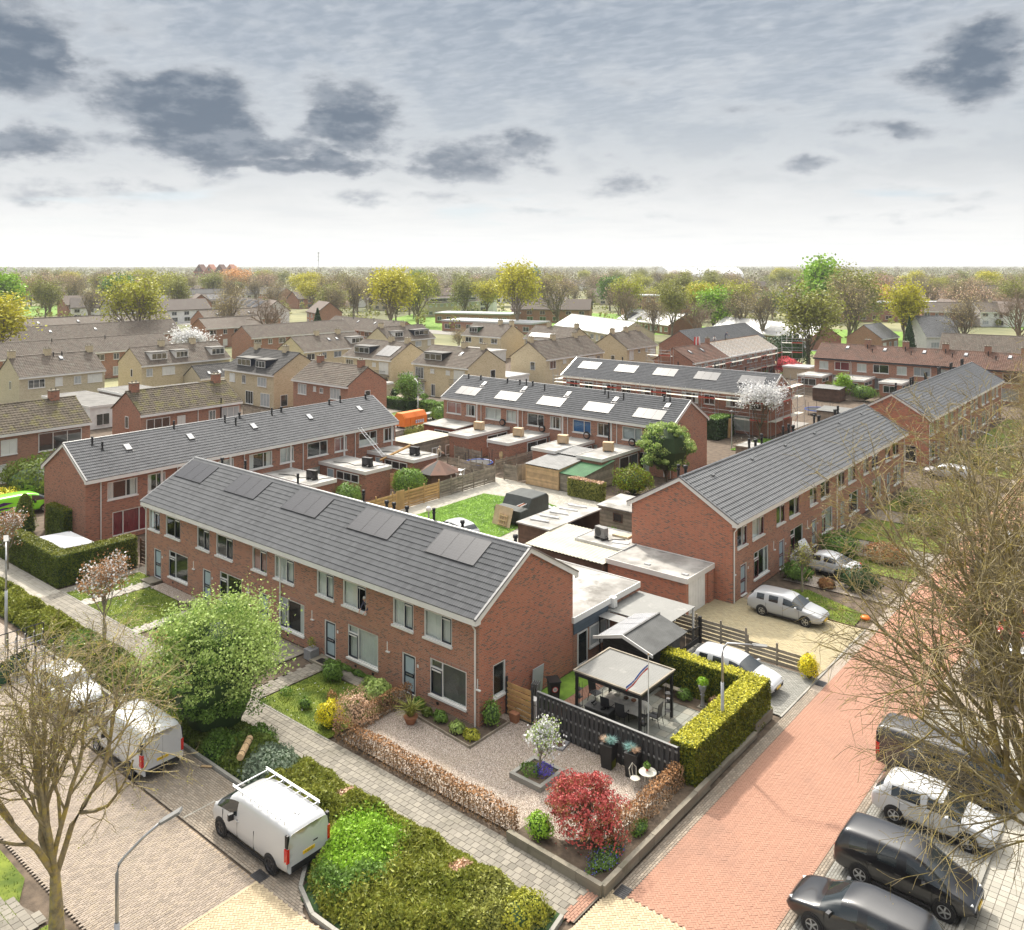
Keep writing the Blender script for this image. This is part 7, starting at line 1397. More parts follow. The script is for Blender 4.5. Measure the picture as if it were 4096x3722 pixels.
b=mb();b.lathe([(.3,.3),(1.3,.5),(1.7,1.5),(1.9,2.7),(1.7,3.8),(1.1,4.6),(.3,5.0)],(0,0),12);b.v=[(x*(1+.08*math.sin(z*5+x*3)),y*(1+.08*math.sin(z*4+y*3)),z)for x,y,z in b.v];b.build('ivy','leaf_dark',rt)
# ---------------------------------------------------------------- foreground trees
def big_tree(name,label,x,y,rz,sk,leaves,lsize,lmat,seed):
 rt=thing_tree(name,label,x,y,rz);place('branches',tree_parts(sk,'bark_lichen',rt),rt);tips=sk[1];g=np.random.default_rng(seed);n=leaves;P=tips[g.integers(0,len(tips),n)]+g.normal(0,.05,(n,3));leaf_obj('buds',P,lsize,lmat,rt,seed);return rt
skL=grow(33,(2.7,.28),5,(7,6,6,4,3),(5.4,3.4,2.0,1.0,.5),(.72,.6,.75,.85,.9),(.5,.16,.02,-.04,-.06),.15,.3,.5,.86,(6,8,6,5,4,3))
big_tree('bare_tree','bare budding tree with lichened branches at the lower left',-28.85,11.9,1.1,skL,5200,.038,'leaf_yg',4)
skR=grow(52,(4.4,.42),5,(12,9,8,6,4),(11.5,6.4,3.2,1.5,.7),(1.0,.5,.65,.75,.85),(.38,.02,-.03,-.05,-.06),.085,.25,.46,.8,(6,10,7,5,4,3),kr=.5)
RT=big_tree('bare_tree','huge bare lichened tree reaching in from the right edge',-2.2,29.5,3.15,skR,5000,.035,'leaf_bud',5)
o=clone(RT,(-2.2,55.5,0),4.4,'second bare lichened tree further up the right parking row',.92);o=clone(RT,(-6.5,79,0),.9,'third bare tree at the right edge before the far right terrace',.86);o=clone(RT,(-11.8,104,0),2.9,'fourth bare tree near the far right terrace front',.72)
# ---------------------------------------------------------------- young blossom tree, small garden trees
def small_tree(name,label,x,y,h,r,mat,nl,ls,seed=1,trunk_h=None,bark='bark_pale',cat='tree',lens=None,mat2=None,off=.12):
 th_=trunk_h or h*.35;rt=thing_tree(name,label,x,y,R.random()*6,1,None,cat);sk=grow(seed,(th_,.028*h**.5+.02),3,(9,7,6),lens or(r*1.0,r*.55,r*.3),(.75,.75,.8),(.4,.15,.05),.15,.55,.5)
 place('branches',tree_parts(sk,bark,rt),rt);tips=sk[1];g=np.random.default_rng(seed);P=tips[g.integers(0,len(tips),nl)]+g.normal(0,off,(nl,3));leaf_obj('crown',P,ls,mat,rt,seed)
 if mat2:P=tips[g.integers(0,len(tips),nl//2)]+g.normal(0,off,(nl//2,3));leaf_obj('blossom',P,ls,mat2,rt,seed+1)
 s=h/(tips[:,2].max()+.1);rt.scale=(s,s,s);return rt
small_tree('blossom_tree','young tree with white blossom and orange leaves beside the sidewalk',-49.9,23.2,5.4,1.75,'leaf_copper',1500,.10,3,2.4,mat2='leaf_blossom');small_tree('blossom_tree','white blossom tree cut off at the left edge behind the tall hedge',-67.5,24.4,4.6,1.7,'leaf_copper',900,.11,4,2.0,mat2='leaf_blossom')
small_tree('blossom_tree','small white flowering tree in the square planter',-22.55,29.1,2.5,.95,'petal_white',1500,.085,5,.95,'bark_pale',mat2='leaf_fresh',off=.1)
small_tree('blossom_tree','white blossom tree in front of the scaffolded terrace',-44.6,102.6,7.4,3.2,'leaf_blossom',3000,.17,6,1.6,'bark',off=.25)
bush('red_maple','red leaved round maple bush in the street corner bed',-18.55,26.75,1.55,1.45,2.35,'leaf_red',1800,.085,6,lump=.2,z0=.2,core=None);sk=grow(8,(.5,.08),3,(7,6,5),(.9,.6,.35),(.7,.75,.8),(.3,.15,.1),.2,.4);o=thing_tree('red_maple_stems','',-18.55,26.75);bpy.data.objects.remove(o);par=[k for k in COL.objects if k.name.startswith('red_maple')][-1];place('branches',tree_parts(sk,'bark',par),par,(0,0,.2))
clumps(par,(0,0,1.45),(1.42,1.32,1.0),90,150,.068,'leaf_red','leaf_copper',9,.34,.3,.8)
bush('shrub','lime green shrub beside the red maple at the wall corner',-19.95,25.75,.55,.45,.9,'leaf_lime',1300,.07,7,z0=.25);bush('shrub','low dark green plants under the red maple',-17.3,26.2,.5,.9,.35,'leaf_green',1200,.06,8,z0=.25,mat2='petal_blue');bush('shrub','small green clump at the beech hedge end',-17.2,28.4,.3,.5,.35,'leaf_green',500,.06,9,z0=.26)
bush('shrub','yellow flowering round bush on the near lawn',-32.75,25.95,.62,.6,1.15,'leaf_gold',2200,.075,10,mat2='leaf_yg');bush('bare_shrub','pinkish tan twiggy round shrub at the brown hedge corner',-31.3,26.3,1.0,.9,1.65,'leaf_tan',2200,.06,11,core=None,z0=.35);sk=grow(12,(.3,.04),3,(9,7,6),(.9,.55,.35),(.6,.7,.8),(.6,.3,.1),.2,.3);par=[k for k in COL.objects if k.name.startswith('bare_shrub')][-1];place('stems',tree_parts(sk,'bark_brown',par),par)
bush('shrub','rhododendron with large leaves at the near facade',-33.0,29.0,.95,.7,.95,'leaf_fresh',1500,.13,12);bush('shrub','dark green bush on the lawn near the third door',-36.3,28.9,.65,.55,1.05,'leaf_green',1300,.1,13);bush('shrub','small rose bush in a round soil patch on the lawn',-36.7,26.3,.4,.35,.5,'leaf_green',300,.07,14,core=None);bush('shrub','brown stemmed little shrub with one red flower on the lawn',-34.3,27.3,.35,.3,.7,'leaf_copper',350,.06,15,core=None,mat2='leaf_green');bush('shrub','low green plant in the middle of the near lawn',-35.0,26.2,.35,.3,.5,'leaf_green',450,.07,16)
for k in range(4):bush('shrub','low leafy plant %s along the facade behind the lawn'%['first','second','third','fourth'][k],-36.6+k*1.05,30.05,.5,.18,.3,'leaf_green',420,.08,20+k)
bush('camellia','dark camellia with white flowers beside the big pale tree',-46.6,29.4,.65,.6,1.6,'leaf_dark',1300,.09,30,mat2='petal_white');bush('shrub','pinkish red azalea at the sidewalk edge',-47.8,25.6,.55,.4,.5,'leaf_redbright',700,.07,31);bush('shrub','orange red leaved shrub in front of the pale green tree',-43.0,23.7,1.2,.7,1.0,'leaf_orange',1400,.09,32,core=None)
for i,(x,y,r,h,m)in enumerate(((-30.6,29.7,.35,.5,'leaf_green'),(-29.8,29.5,.3,.35,'leaf_coton2'),(-28.9,29.5,.4,.5,'leaf_green'),(-27.6,29.3,.4,.5,'leaf_fresh'),(-26.8,29.4,.45,.35,'leaf_yg'),(-26.7,30.7,.55,1.3,'leaf_green'))):bush('shrub','%s plant in the narrow bed at the corner of the near terrace'%['first','second','third','fourth','fifth','tall sixth'][i],x,y,r,r*.8,h,m,600,.09,40+i,z0=.05)
for i,(x,y,r,h,m)in enumerate(((-18.3,36.6,.5,.8,'leaf_lime'),(-18.55,35.6,.45,.5,'leaf_green'),(-18.4,34.6,.35,.3,'leaf_yg'),(-18.6,33.3,.4,.6,'leaf_olive'),(-18.1,37.5,.5,.7,'leaf_fresh'),(-20.9,38.9,.4,.5,'leaf_green'),(-19.2,39.0,.35,.6,'leaf_tan'))):bush('shrub','%s terrace bed plant counted from the pergola hedge'%['pale lime','dense dark green','small yellow green','olive green','tall fresh green','dark leafy back','dry tan'][i],x,y,r,r,h,m,800,.075,50+i,z0=.05)
bush('shrub','bright yellow flowering bush at the end of the driveway fence',-16.85,45.1,.5,.5,1.3,'leaf_gold',1800,.08,60)
# gardens of the right terrace
for i,(x,y,rx,ry,h,m,lab)in enumerate(((-22.4,66.0,1.6,1.6,1.6,'leaf_green','round green shrub beside the coupe'),(-22.9,58.9,1.0,.8,1.1,'leaf_green','dark shrub at the second door of the right terrace'),(-18.8,59.5,1.5,1.0,1.5,'leaf_dark','dark evergreen hedge bush behind the coupe'),(-20.7,58.6,.5,.4,.6,'leaf_copper','orange twiggy shrub beside the coupe wheel'),(-19.2,66.5,1.6,1.2,1.3,'leaf_copper','copper leaved shrub behind the round green one'),(-18.6,76,2.0,1.6,1.4,'leaf_olive','olive shrub in the middle front gardens of the right terrace'),(-20.5,82,2.2,1.6,1.6,'leaf_coton2','dark olive shrub in the far front gardens of the right terrace'),(-18.6,88,2.0,2.0,1.8,'leaf_olive','large olive shrub at the far end of the right terrace'),(-20.3,105,2.4,2.4,2.0,'leaf_olive','olive shrub before the far right terrace'),(-19.8,112,2.2,2.2,1.8,'leaf_coton2','dark shrub before the far right terrace'))):bush('shrub',lab,x,y,rx,ry,h,m,2200,.13,70+i)
small_tree('garden_tree','thin young tree on the corner lawn of the right terrace',-21.7,56.8,3.4,.9,'leaf_olive',500,.08,9,1.6)
b=mb()
rt=empty('boulder_row',(-23.6,68.4,0),0,'row of grey boulders edging the front garden of the right terrace','boulders',None)
for k in range(16):s=R.uniform(.16,.3);b=mb();b.lathe([(s*.5,0),(s,s*.35),(s*.8,s*.8),(s*.2,s)],(0,0),7);b.build('boulder','stone',rt,(R.uniform(-.5,1.6),-1.2+k*.16+R.uniform(-.1,.1),0),R.random()*6)
# courtyard greenery
bush('shrub','rounded green bush beside the kitchen boxes behind the near ridge',-60.2,49.6,1.5,1.3,2.4,'leaf_green',4000,.13,90);bush('shrub','wide green bush left of the red gazebo',-59.6,56.6,1.7,1.5,2.5,'leaf_green',4500,.13,91,mat2='leaf_lime')
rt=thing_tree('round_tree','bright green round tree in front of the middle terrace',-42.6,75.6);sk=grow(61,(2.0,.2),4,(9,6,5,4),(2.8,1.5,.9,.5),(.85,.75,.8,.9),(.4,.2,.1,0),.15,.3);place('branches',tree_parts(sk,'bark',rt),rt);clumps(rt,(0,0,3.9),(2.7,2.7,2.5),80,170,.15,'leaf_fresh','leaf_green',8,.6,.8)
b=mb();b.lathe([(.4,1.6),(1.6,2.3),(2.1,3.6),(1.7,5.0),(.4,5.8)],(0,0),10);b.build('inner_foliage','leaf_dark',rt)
bush('shrub','golden conifer bush beside the bright green round tree',-43.4,70.6,1.9,1.6,2.7,'leaf_thuja',3600,.14,92,mat2='leaf_lime');bush('shrub','white flowering shrub at the near ridge end of the right terrace',-38.0,69.0,1.2,1.0,2.2,'leaf_blossom',1500,.13,93,core=None,mat2='leaf_green')
hedge('ivy_hedge','ivy covered fence between courtyard path and the green shed',-48.0,-44.2,66.3,67.1,1.7,'leaf_olive','leaf_tan',260,.14,seed=12);bush('shrub','ivy clump behind the carport',-37.3,57.5,.8,.7,1.1,'leaf_green',900,.12,94)
def grass_tuft(name,label,x,y,h,n,mat,z0=0,spread=.35,wd=.03,plume=None,cat='plant',seed=1):
 o=thing_tree(name,label,x,y,0,1,None,cat);g=np.random.default_rng(seed);t=g.random(n)*6.28;hh=h*(.6+.5*g.random(n));o_=spread*h*(.4+g.random(n));c,s=np.cos(t),np.sin(t);w_=wd*(.7+.6*g.random(n));px=np.stack([-s*w_,c*w_,np.zeros(n)],1);Z=np.zeros(n)
 B=np.stack([c*.06,s*.06,Z+z0],1);M_=np.stack([c*o_*.45,s*o_*.45,z0+hh*.7],1);T=np.stack([c*o_*1.2,s*o_*1.2,z0+hh*(.75+.3*g.random(n))],1)
 V=np.stack([B-px,B+px,M_+px*.8,M_-px*.8,T],1).reshape(-1,3);k=np.arange(n)[:,None]*5;place('blades',np_mesh('blades',V,[np.concatenate([k,k+1,k+2,k+3],1),np.concatenate([k+3,k+2,k+4],1)],[mat]),o)
 if plume:
  for i in range(9):a,r_=R.random()*6.28,R.random()*spread*h*.6;mb().tube([(0,0,z0),(r_*math.cos(a)*.6,r_*math.sin(a)*.6,z0+h*1.0),(r_*math.cos(a),r_*math.sin(a),z0+h*1.35),(r_*math.cos(a),r_*math.sin(a),z0+h*1.75)],[.012,.012,.07,.01],5).build('plume',plume,o)
 return o
grass_tuft('pampas_grass','pampas grass with pale plumes beside the kitchen boxes',-59.6,70.2,1.1,120,'leaf_dry',plume='leaf_dry',seed=2);grass_tuft('pampas_grass','pampas grass with pale plumes next to the felt-roofed carport',-40.4,59.2,1.0,120,'leaf_dry',plume='leaf_dry',seed=3)
# ---------------------------------------------------------------- trees of the middle distance, one by one
G1='trees between the houses'
for a in(('yellow','big yellow green tree at the left edge',-195,68,17,1.15),('olive2','tall tree with pale green lower crown left of the blossom tree',-212,107,20,1.0),('bare1','bare tree with fine twigs behind the cream semis at left',-216,136,17,1.0),('bare3','bare brown tree beside the dark conifer left of centre',-189,130,16,1.0),('yellow','large olive yellow tree at the centre behind the cream semis',-212,193,22,1.05),('olive2','second olive yellow tree right of the central one',-226,219,20,.9),('yellow','bright yellow tree left of the wide bare tree',-179,219,24,.9),('bare1','wide bare tree right of the bright yellow one',-176,237,22,1.15),('olive2','slender yellow green tree in the park',-164,262,18,.9),('bare3','bare park tree with open crown right of centre',-152,243,17,1.1),('bare2','second bare park tree with dark trunk',-126,216,16,.95),('olive1','pale green park tree behind the dark trunked one',-131,236,18,.9),('bare3','bare tree with grey trunk in the park',-111,213,14.5,1.1),('lime','vivid lime green tree in the park',-122,246,15,1.1),('bare2','broad bare tree near the bungalow row',-110,240,17,1.1),('bare2','bare tree next to the re-roofed terrace',-98,228,18,1.0),('olive1','budding tree at the left end of the right rear terrace',-69.5,185.5,19,1.15),('bare1','budding grey tree behind the right rear terrace',-78,238,21,1.15),('olive1','broad olive tree behind the right rear terrace',-84,262,23,1.15),('yellow','yellow green oval tree right of the broad olive tree',-65,242,18,.8),('bare2','dark bare tree in front of the white plastered house',-50,240,17,1.1),('bare3','dark bare tree near the right edge',-39.5,249,19,1.0),('bare1','budding tree at the right edge behind the low brown row',-24,262,20,1.0),('blossom','white blossom tree behind the yellow semis at left',-180,103,8,1.2),('orange','orange crowned tree near the solar roofs',-540,345,20,1.3),('orange','copper tree in the right background',-112,372,15,1.3),('pale','pale budding tree right of the copper one',-82,372,15,1.2),('lime','lime green treetop behind the budding trees at right',-118,330,25,1.0),('green','green garden tree behind the west terrace',-95,90.2,5.5,1.0),('bare1','small bare tree in front of the flat red shops',-150,160,6.5,1.2),('lime','young lime green tree beside the fence before the right rear terrace',-47.5,142.6,4.2,.9),('bare2','tall bare tree left of the tall orange one',-300,238,21,1.1),('bare1','tall bare tree between the rows left of centre',-287,240,20,1.1),('bare2','bare tree far left behind the dark roofs',-398,161,20,1.2),('bare1','second bare tree far left behind the dark roofs',-402,174,19,1.1),('bare2','third bare tree far left behind the dark roofs',-405,186,21,1.0),('lime','green tree far left beyond the yellow green one',-330,118,20,1.0),('olive1','olive tree far left beside the green one',-350,140,18,1.0)):plant(a[0],a[1],a[2],a[3],a[4],group=G1,w=a[5])
bush('red_maple','red maple in the garden beside the pale garden house',-66.5,166.5,2.6,2.4,3.6,'leaf_redbright',2600,.22,95);conifer('conifer','dark conifer left of centre beside the bare brown tree',-178,137,11,3,'leaf_dark',2600,.5,seed=4);conifer('conifer','golden green conifer behind the re-roofed terrace',-80.5,168,6.5,1.7,'leaf_thuja',2200,.26,seed=5);conifer('conifer','pair of dark conifers behind the right rear terrace',-61,232,9,1.8,'leaf_dark',2200,.35,seed=6);conifer('conifer','small dark conifer behind the scaffolded terrace',-63,128,3,.8,'leaf_dark',900,.18,seed=7)
bush('shrub','dark holly like bush at the left end of the right rear terrace',-72.5,180,5,4,7,'leaf_dark',3200,.4,96);bush('shrub','dense garden shrubs behind the lime green van',-86,34,4.2,3.4,3.8,'leaf_coton2',4200,.22,97);bush('shrub','yellow flowering shrub behind the lime green van',-84.5,29.5,2.6,2.2,1.9,'leaf_gold',2600,.16,98,mat2='leaf_green');hedge('garden_hedge','clipped dark hedge behind the ridge of the west terrace',-100,-94,89,91,1.5,'leaf_dark','leaf_green',70,.25,seed=13);hedge('garden_hedge','clipped green hedge behind the orange container',-93,-88,90,92,1.5,'leaf_green','leaf_green',70,.25,seed=14);bush('shrub','rounded clipped bush left of the middle terrace',-84,86,1.6,1.6,2.3,'leaf_green',1500,.2,99);bush('shrub','green climbers on the picket fence beside the container',-79.4,78,.8,3.4,1.5,'leaf_olive',1500,.18,100);hedge('garden_hedge','dark hedge beside the right gable of the middle terrace',-50.5,-48.5,99,103.5,2.6,'leaf_dark','leaf_green',90,.2,seed=15)
bush('shrub','green shrub by the end fence of the right rear terrace',-44.5,142.9,2.2,1.4,2.6,'leaf_green',1400,.22,101);bush('shrub','clipped hedge ball between the kitchen boxes at right rear',-54.0,151.5,1.6,1.0,1.5,'leaf_olive',900,.2,102);bush('shrub','low green bush behind the ridge of the right terrace',-38.6,104,1.3,1.3,1.3,'leaf_green',900,.17,103)
for i in range(5):bush('topiary','%s dark clipped bush in the yard of the cream semis'%['first','second','third','fourth','fifth'][i],-109+i*2.2+(i%2),98.5-1.2*(i%2),.7,.7,1.8-.2*i,'leaf_dark' if i%2 else 'leaf_green',500,.16,110+i)
# ---------------------------------------------------------------- belts of trees further out (each tree a thing), then the far wood
def vis(x,y,m=.64):d=-.6377*x+.7702*y;return d>0 and abs((.7703*x+.6378*y)/d)<m
kinds=['bare1','bare2','bare1','olive1','olive2','yellow','olive2','pale','bare1','bare2','olive1','bare2','bare1','pale','olive1','olive2','bare2','pale','bare2','green','bare1','bare2','olive1','bare1'];nm_=dict(bare1='bare budding',bare2='tall bare',bare3='brown bare',olive1='olive',olive2='yellow green',yellow='yellow',green='green',pale='pale',lime='lime green',orange='copper',blossom='white')
FOOT=[(o.location.x,o.location.y)for o in COL.objects if o.parent is None and o.get('category')in('house','apartments','building')]
cnt=0;RR=random.Random(5);placed=[]
while cnt<290:
 d=320+620*RR.random()**1.2;t=RR.uniform(-.66,.66);X,Y=t*d,d;x,y=.7703*X-.6377*Y,.6378*X+.7702*Y
 if any((x-p)**2+(y-q)**2<8**2 for p,q in placed)or any((x-p)**2+(y-q)**2<14**2 for p,q in FOOT):continue
 placed.append((x,y));k=RR.choice(kinds);zone='left third' if t<-.2 else 'middle' if t<.2 else 'right third';dist='beyond the last roofs' if d<520 else 'before the horizon'
 plant(k,'%s tree %s, %s of the view'%(nm_[k],dist,zone),x,y,RR.uniform(11,20),group='tree belt %s, %s'%(dist,zone),w=RR.uniform(.9,1.35));cnt+=1
def far_house(i,x,y,rz,L):
 mt=['brick_orange','brick_cream','white_plaster','brick_brown'][i%4];rt=empty('house',(x,y,0),rz,'small %s house between distant trees, %s'%(['orange brick','cream','white','brown'][i%4],'left third' if(.7703*x+.6378*y)/(-.6377*x+.7702*y)<-.2 else 'middle' if(.7703*x+.6378*y)/(-.6377*x+.7702*y)<.2 else 'right third'),'house','small distant houses');D_,ze,zr=9,5,8.6
 b=mb();b.xprism([(0,0),(D_,0),(D_,ze),(D_/2,zr),(0,ze)],0,L);b.build('wall',mt,rt);b=mb();b.xprism([(-.4,ze-.3),(-.4,ze),(D_/2,zr+.25),(D_+.4,ze),(D_+.4,ze-.3),(D_/2,zr-.02)],-.4,L+.4);b.build('roof','roof_far',rt)
 for k in range(max(1,int(L/5))):win2(rt,1+k*5,3+k*5,3.0,4.4);win2(rt,1+k*5,3.4+k*5,.6,2.2)
cnt=0
while cnt<80:
 d=310+420*RR.random();t=RR.uniform(-.62,.62);X,Y=t*d,d;x,y=.7703*X-.6377*Y,.6378*X+.7702*Y
 if any((x-p)**2+(y-q)**2<22**2 for p,q in FOOT):continue
 FOOT.append((x,y));far_house(cnt,x,y,RR.choice((0,1.57,.5,-.4,1.2)),RR.choice((10,14,22,30)));cnt+=1
ORD='first second third fourth fifth sixth seventh eighth ninth tenth eleventh twelfth thirteenth fourteenth fifteenth sixteenth seventeenth eighteenth nineteenth twentieth'.split()
def tell_apart(grp):  # things of one look are named by their order from the left
 by={}
 for o in COL.objects:
  if o.parent is None and str(o.get('group','')).startswith(grp):by.setdefault(o['label'],[]).append(o)
 for lab,L_ in by.items():
  if len(L_)>1:
   for k,o in enumerate(sorted(L_,key=lambda o:(.7703*o.location.x+.6378*o.location.y)/(-.6377*o.location.x+.7702*o.location.y))):o['label']=lab+', '+ORD[min(k,19)]+' from left'
tell_apart('tree belt');tell_apart('small distant')
def far_wood(name,label,n,d0,d1,mat,seed,hgt=(11,18),q=26,size=2.2):
 g=np.random.default_rng(seed);d=d0+(d1-d0)*g.random(n)**.8;t=(g.random(n)*2-1)*.68;X,Y=t*d,d;C=np.stack([.7703*X-.6377*Y,.6378*X+.7702*Y],1);h=g.uniform(*hgt,n);r=h*g.uniform(.3,.5,n)
 dd=g.normal(0,1,(n,q,3));dd/=np.linalg.norm(dd,axis=2,keepdims=True);rr=.55+.45*g.random((n,q,1));P=dd*rr*np.stack([r,r,h*.42],1)[:,None];P[...,2]+=(h*.56)[:,None];P[...,:2]+=C[:,None];P=P.reshape(-1,3);V,F=leaf_quads(P,np.full(len(P),size)*1.0 if False else size,seed);o=place(name,np_mesh(name,V,F,[mat]));return tag(o,label,None,None,'stuff')
far_wood('far_wood','distant bare woodland along the horizon',4000,800,3800,'wood_far',1,(12,19),28,1.6);far_wood('far_wood','greyish bare trees merging behind the last houses',900,520,1100,'wood_far',8,(8,15),110,.75);far_wood('far_wood','pale green trees merging behind the last houses',420,480,1000,'wood_far2',9,(8,15),110,.75);far_wood('far_wood','distant budding woodland along the horizon',1700,600,3200,'wood_far2',2,(11,18),28,1.6);far_wood('undergrowth','brushwood between the distant trees and houses',1500,280,1000,'leaf_olive',3,(2,6),34,.8);far_wood('undergrowth','twiggy thickets between the distant trees',900,400,1100,'wood_far',4,(5,10),36,.9)
# ================================================================== street furniture, terrace and yard things
def lamp_post(label,x,y,h,arm=1.3,rise=.5,an=0.,name='street_lamp',z_pole=3.2):
 rt=empty(name,(x,y,0),an,label,'street lamp','street lamps');mb().tube([(0,0,0),(0,0,z_pole)],[.085,.075],10).build('pole','galva',rt,smooth=True)
 mb().tube([(0,0,z_pole),(0,0,h-.5),(.06,0,h-.22),(.22,0,h-.02),(arm*.6,0,h+rise*.55),(arm,0,h+rise)],[.055,.05,.05,.045,.042,.04],8).build('arm','galva',rt,smooth=True)
 b=mb();t=math.atan2(rise,arm)*.8;b.cbox((arm+.28,0,h+rise+.28*math.tan(t)),(.62,.26,.07),ry=-t);b.cbox((arm+.02,0,h+rise),(.16,.12,.1),ry=-t);b.build('lamp_head','sheet_grey',rt);mb().cbox((arm+.3,0,h+rise+.3*math.tan(t)-.045),(.5,.2,.02),ry=-t).build('lamp_glass','sheet_white',rt);return rt
lamp_post('grey street lamp at the lower left in front of the bare tree',-24.3,11.65,5.1,1.25,.95,YAW+.05)
lamp_post('grey street lamp standing in the clipped hedge by the red street',-17.3,35.75,5.0,1.35,.02,YAW-.25);lamp_post('grey lamp post at the left edge beside the shrub mounds',-54.0,19.45,5.2,1.2,.5,2.8);lamp_post('grey street lamp behind the orange container',-88.4,85.7,5.2,1.4,.2,2.6);lamp_post('tall lamp far off beyond the red street',-21,140,7,1.2,.3,1);lamp_post('grey lamp post between the right terraces',-16.6,93,5.5,1.2,.3,3.1)
def top_lamp(label,x,y,h,globe=False):
 rt=empty('path_lamp',(x,y,0),0,label,'street lamp','path lamps');mb().tube([(0,0,0),(0,0,h)],[.07,.05],8).build('pole','galva',rt);b=mb();b.lathe([(.05,h),(.17,h+.06),(.22,h+.2),(.17,h+.36),(.03,h+.42)]if globe else[(.06,h),(.2,h+.12),(.34,h+.14),(.05,h+.32)],(0,0),12);b.build('lamp_head','plastic_white' if globe else 'sheet_grey',rt,smooth=True)
top_lamp('white globe lamp on the courtyard behind the near ridge',-47.2,46.9,2.9,True);top_lamp('mushroom shaped path lamp before the scaffolded terrace',-45.3,96.1,4.2)
def wheelie(label,x,y,rz,mat,lid=True,sticker=None,lidmat=None):
 rt=empty('wheelie_bin',(x,y,0),rz,label,'bin','wheelie bins');b=mb();b.add([(-.22,-.25,.06),(.22,-.25,.06),(.22,.22,.06),(-.22,.22,.06),(-.28,-.33,.98),(.28,-.33,.98),(.28,.33,.98),(-.28,.33,.98)],[(0,3,2,1),(0,1,5,4),(1,2,6,5),(2,3,7,6),(3,0,4,7)]+([(4,5,6,7)]if lid else[]));b.build('bin_body',mat,rt)
 if lid:mb().box(-.31,.31,-.37,.38,.985,1.05).build('lid',lidmat or mat,rt)
 else:mb().cbox((0,.4,.75),(.58,.04,.66),rx=-.15).build('lid',mat,rt);mb().box(-.25,.25,-.29,.29,.5,.52).build('bin_inside','black_plastic',rt)
 mb().tube([(-.24,.36,.95),(.24,.36,.95)],.02,6).build('handle',mat,rt)
 for s in(-1,1):w_=mb();w_.lathe([(.1,-.03),(.1,.03)],(0,0),12);o=w_.build('wheel','tyre',rt);o.matrix_local=Matrix.Translation((s*.2,.24,.1))@Matrix.Rotation(rad(90),4,'Y')
 if sticker:
  M=Matrix.Translation((0,-.31,.66))@Matrix.Rotation(rad(95),4,'X');o=mb().lathe([(.15,0),(.15,.004)],(0,0),18).build('sticker','red',rt);o.matrix_local=M;o=mb().lathe([(.115,.005),(.115,.007)],(0,0),18).build('sticker_face','plastic_white',rt);o.matrix_local=M;ptext(rt,'30',.16,M@Matrix.Translation((0,0,.009)))
wheelie('open green wheelie bin with round speed sticker behind the metal racks',-49.3,17.55,.3,'plastic_green',False,True);wheelie('second open green wheelie bin between the metal racks',-49.9,18.6,.2,'plastic_green',False);wheelie('black wheelie bin with round speed sticker beside the corner gable',-26.0,34.7,.9,'black_plastic',True,True)
wheelie('black wheelie bin beside the third kitchen box of the west terrace',-62.3,50.4,.6,'black_plastic');wheelie('green lidded wheelie bin beside the black one of the west terrace',-61.6,50.9,.6,'plastic_green');wheelie('dark bin next to the first kitchen box of the middle terrace',-63.9,75.6,.2,'black_plastic');wheelie('green bin next to the first kitchen box of the middle terrace',-63.2,76.4,.2,'plastic_green');wheelie('dark bin at the fourth kitchen box near the ladder',-46.3,75.0,.2,'black_plastic');wheelie('green bin behind the square clipped hedge',-69.6,29.2,.4,'black_plastic',lidmat='plastic_green')
def rack(label,x,y,h,L=2.3):
 rt=empty('metal_rack',(x,y,0),rad(90),label,'rack','steel racks beside the parked cars')
 for k in range(6):mb().tube([(k*L/5,0,.1),(k*L/5,0,h)],.035,5).build('upright','dark_metal',rt);mb().tube([(k*L/5,.5,.1),(k*L/5,.12,h*.8)],.025,5).build('strut','galva',rt)
 for z in(.25,.6,.95,1.3,h):mb().tube([(0,0,z),(L,0,z)],.03 if z==h else .022,5).build('bar','dark_metal' if z==h else 'steel',rt)
 for yy in(0,.55):mb().tube([(-.1,yy,.1),(L+.1,yy,.1)],.04,5).build('base_bar','galva',rt)
rack('first glass rack of black steel bars at the left edge',-51.0,18.0,1.9);rack('second glass rack of black steel bars in front of the green bins',-48.5,18.0,1.9);rack('third glass rack lying between the hatchback and the high van',-40.5,18.0,1.65)
rt=empty('reed_roll',(-33.1,21.55,.62),rad(131),'rolled reed screen tied with straps on the shrub bed','roll');mb().tube([(-.75,0,.12),(.75,0,.12)],.15,10).build('roll','wood_raw',rt)
for x in(-.5,.1,.5):mb().tube([(x,0,.12),(x+.03,0,.12)],.157,10).build('strap','black_plastic',rt)
tag(mb().cbox((-34.2,20.35,.05),(.5,.12,.03),.6).build('broken_plank','wood_raw'),'short broken plank lying on the kerb near the vans','plank')
def drain(label,x,y,rz):
 rt=empty('drain_grate',(x,y,.004),rz,label,'drain','street drains');mb().box(-.3,.3,-.22,.22,0,.012).build('frame','dark_metal',rt)
 for k in range(6):mb().box(-.25+k*.09,-.21+k*.09,-.18,.18,.0125,.018).build('slot','black_plastic',rt)
drain('iron drain grate at the corner of the red street',-16.17,25.62,1.57);drain('iron drain grate behind the white van',-26.65,17.95,0);drain('iron drain grate at the driveway end',-16.2,45.0,1.57)
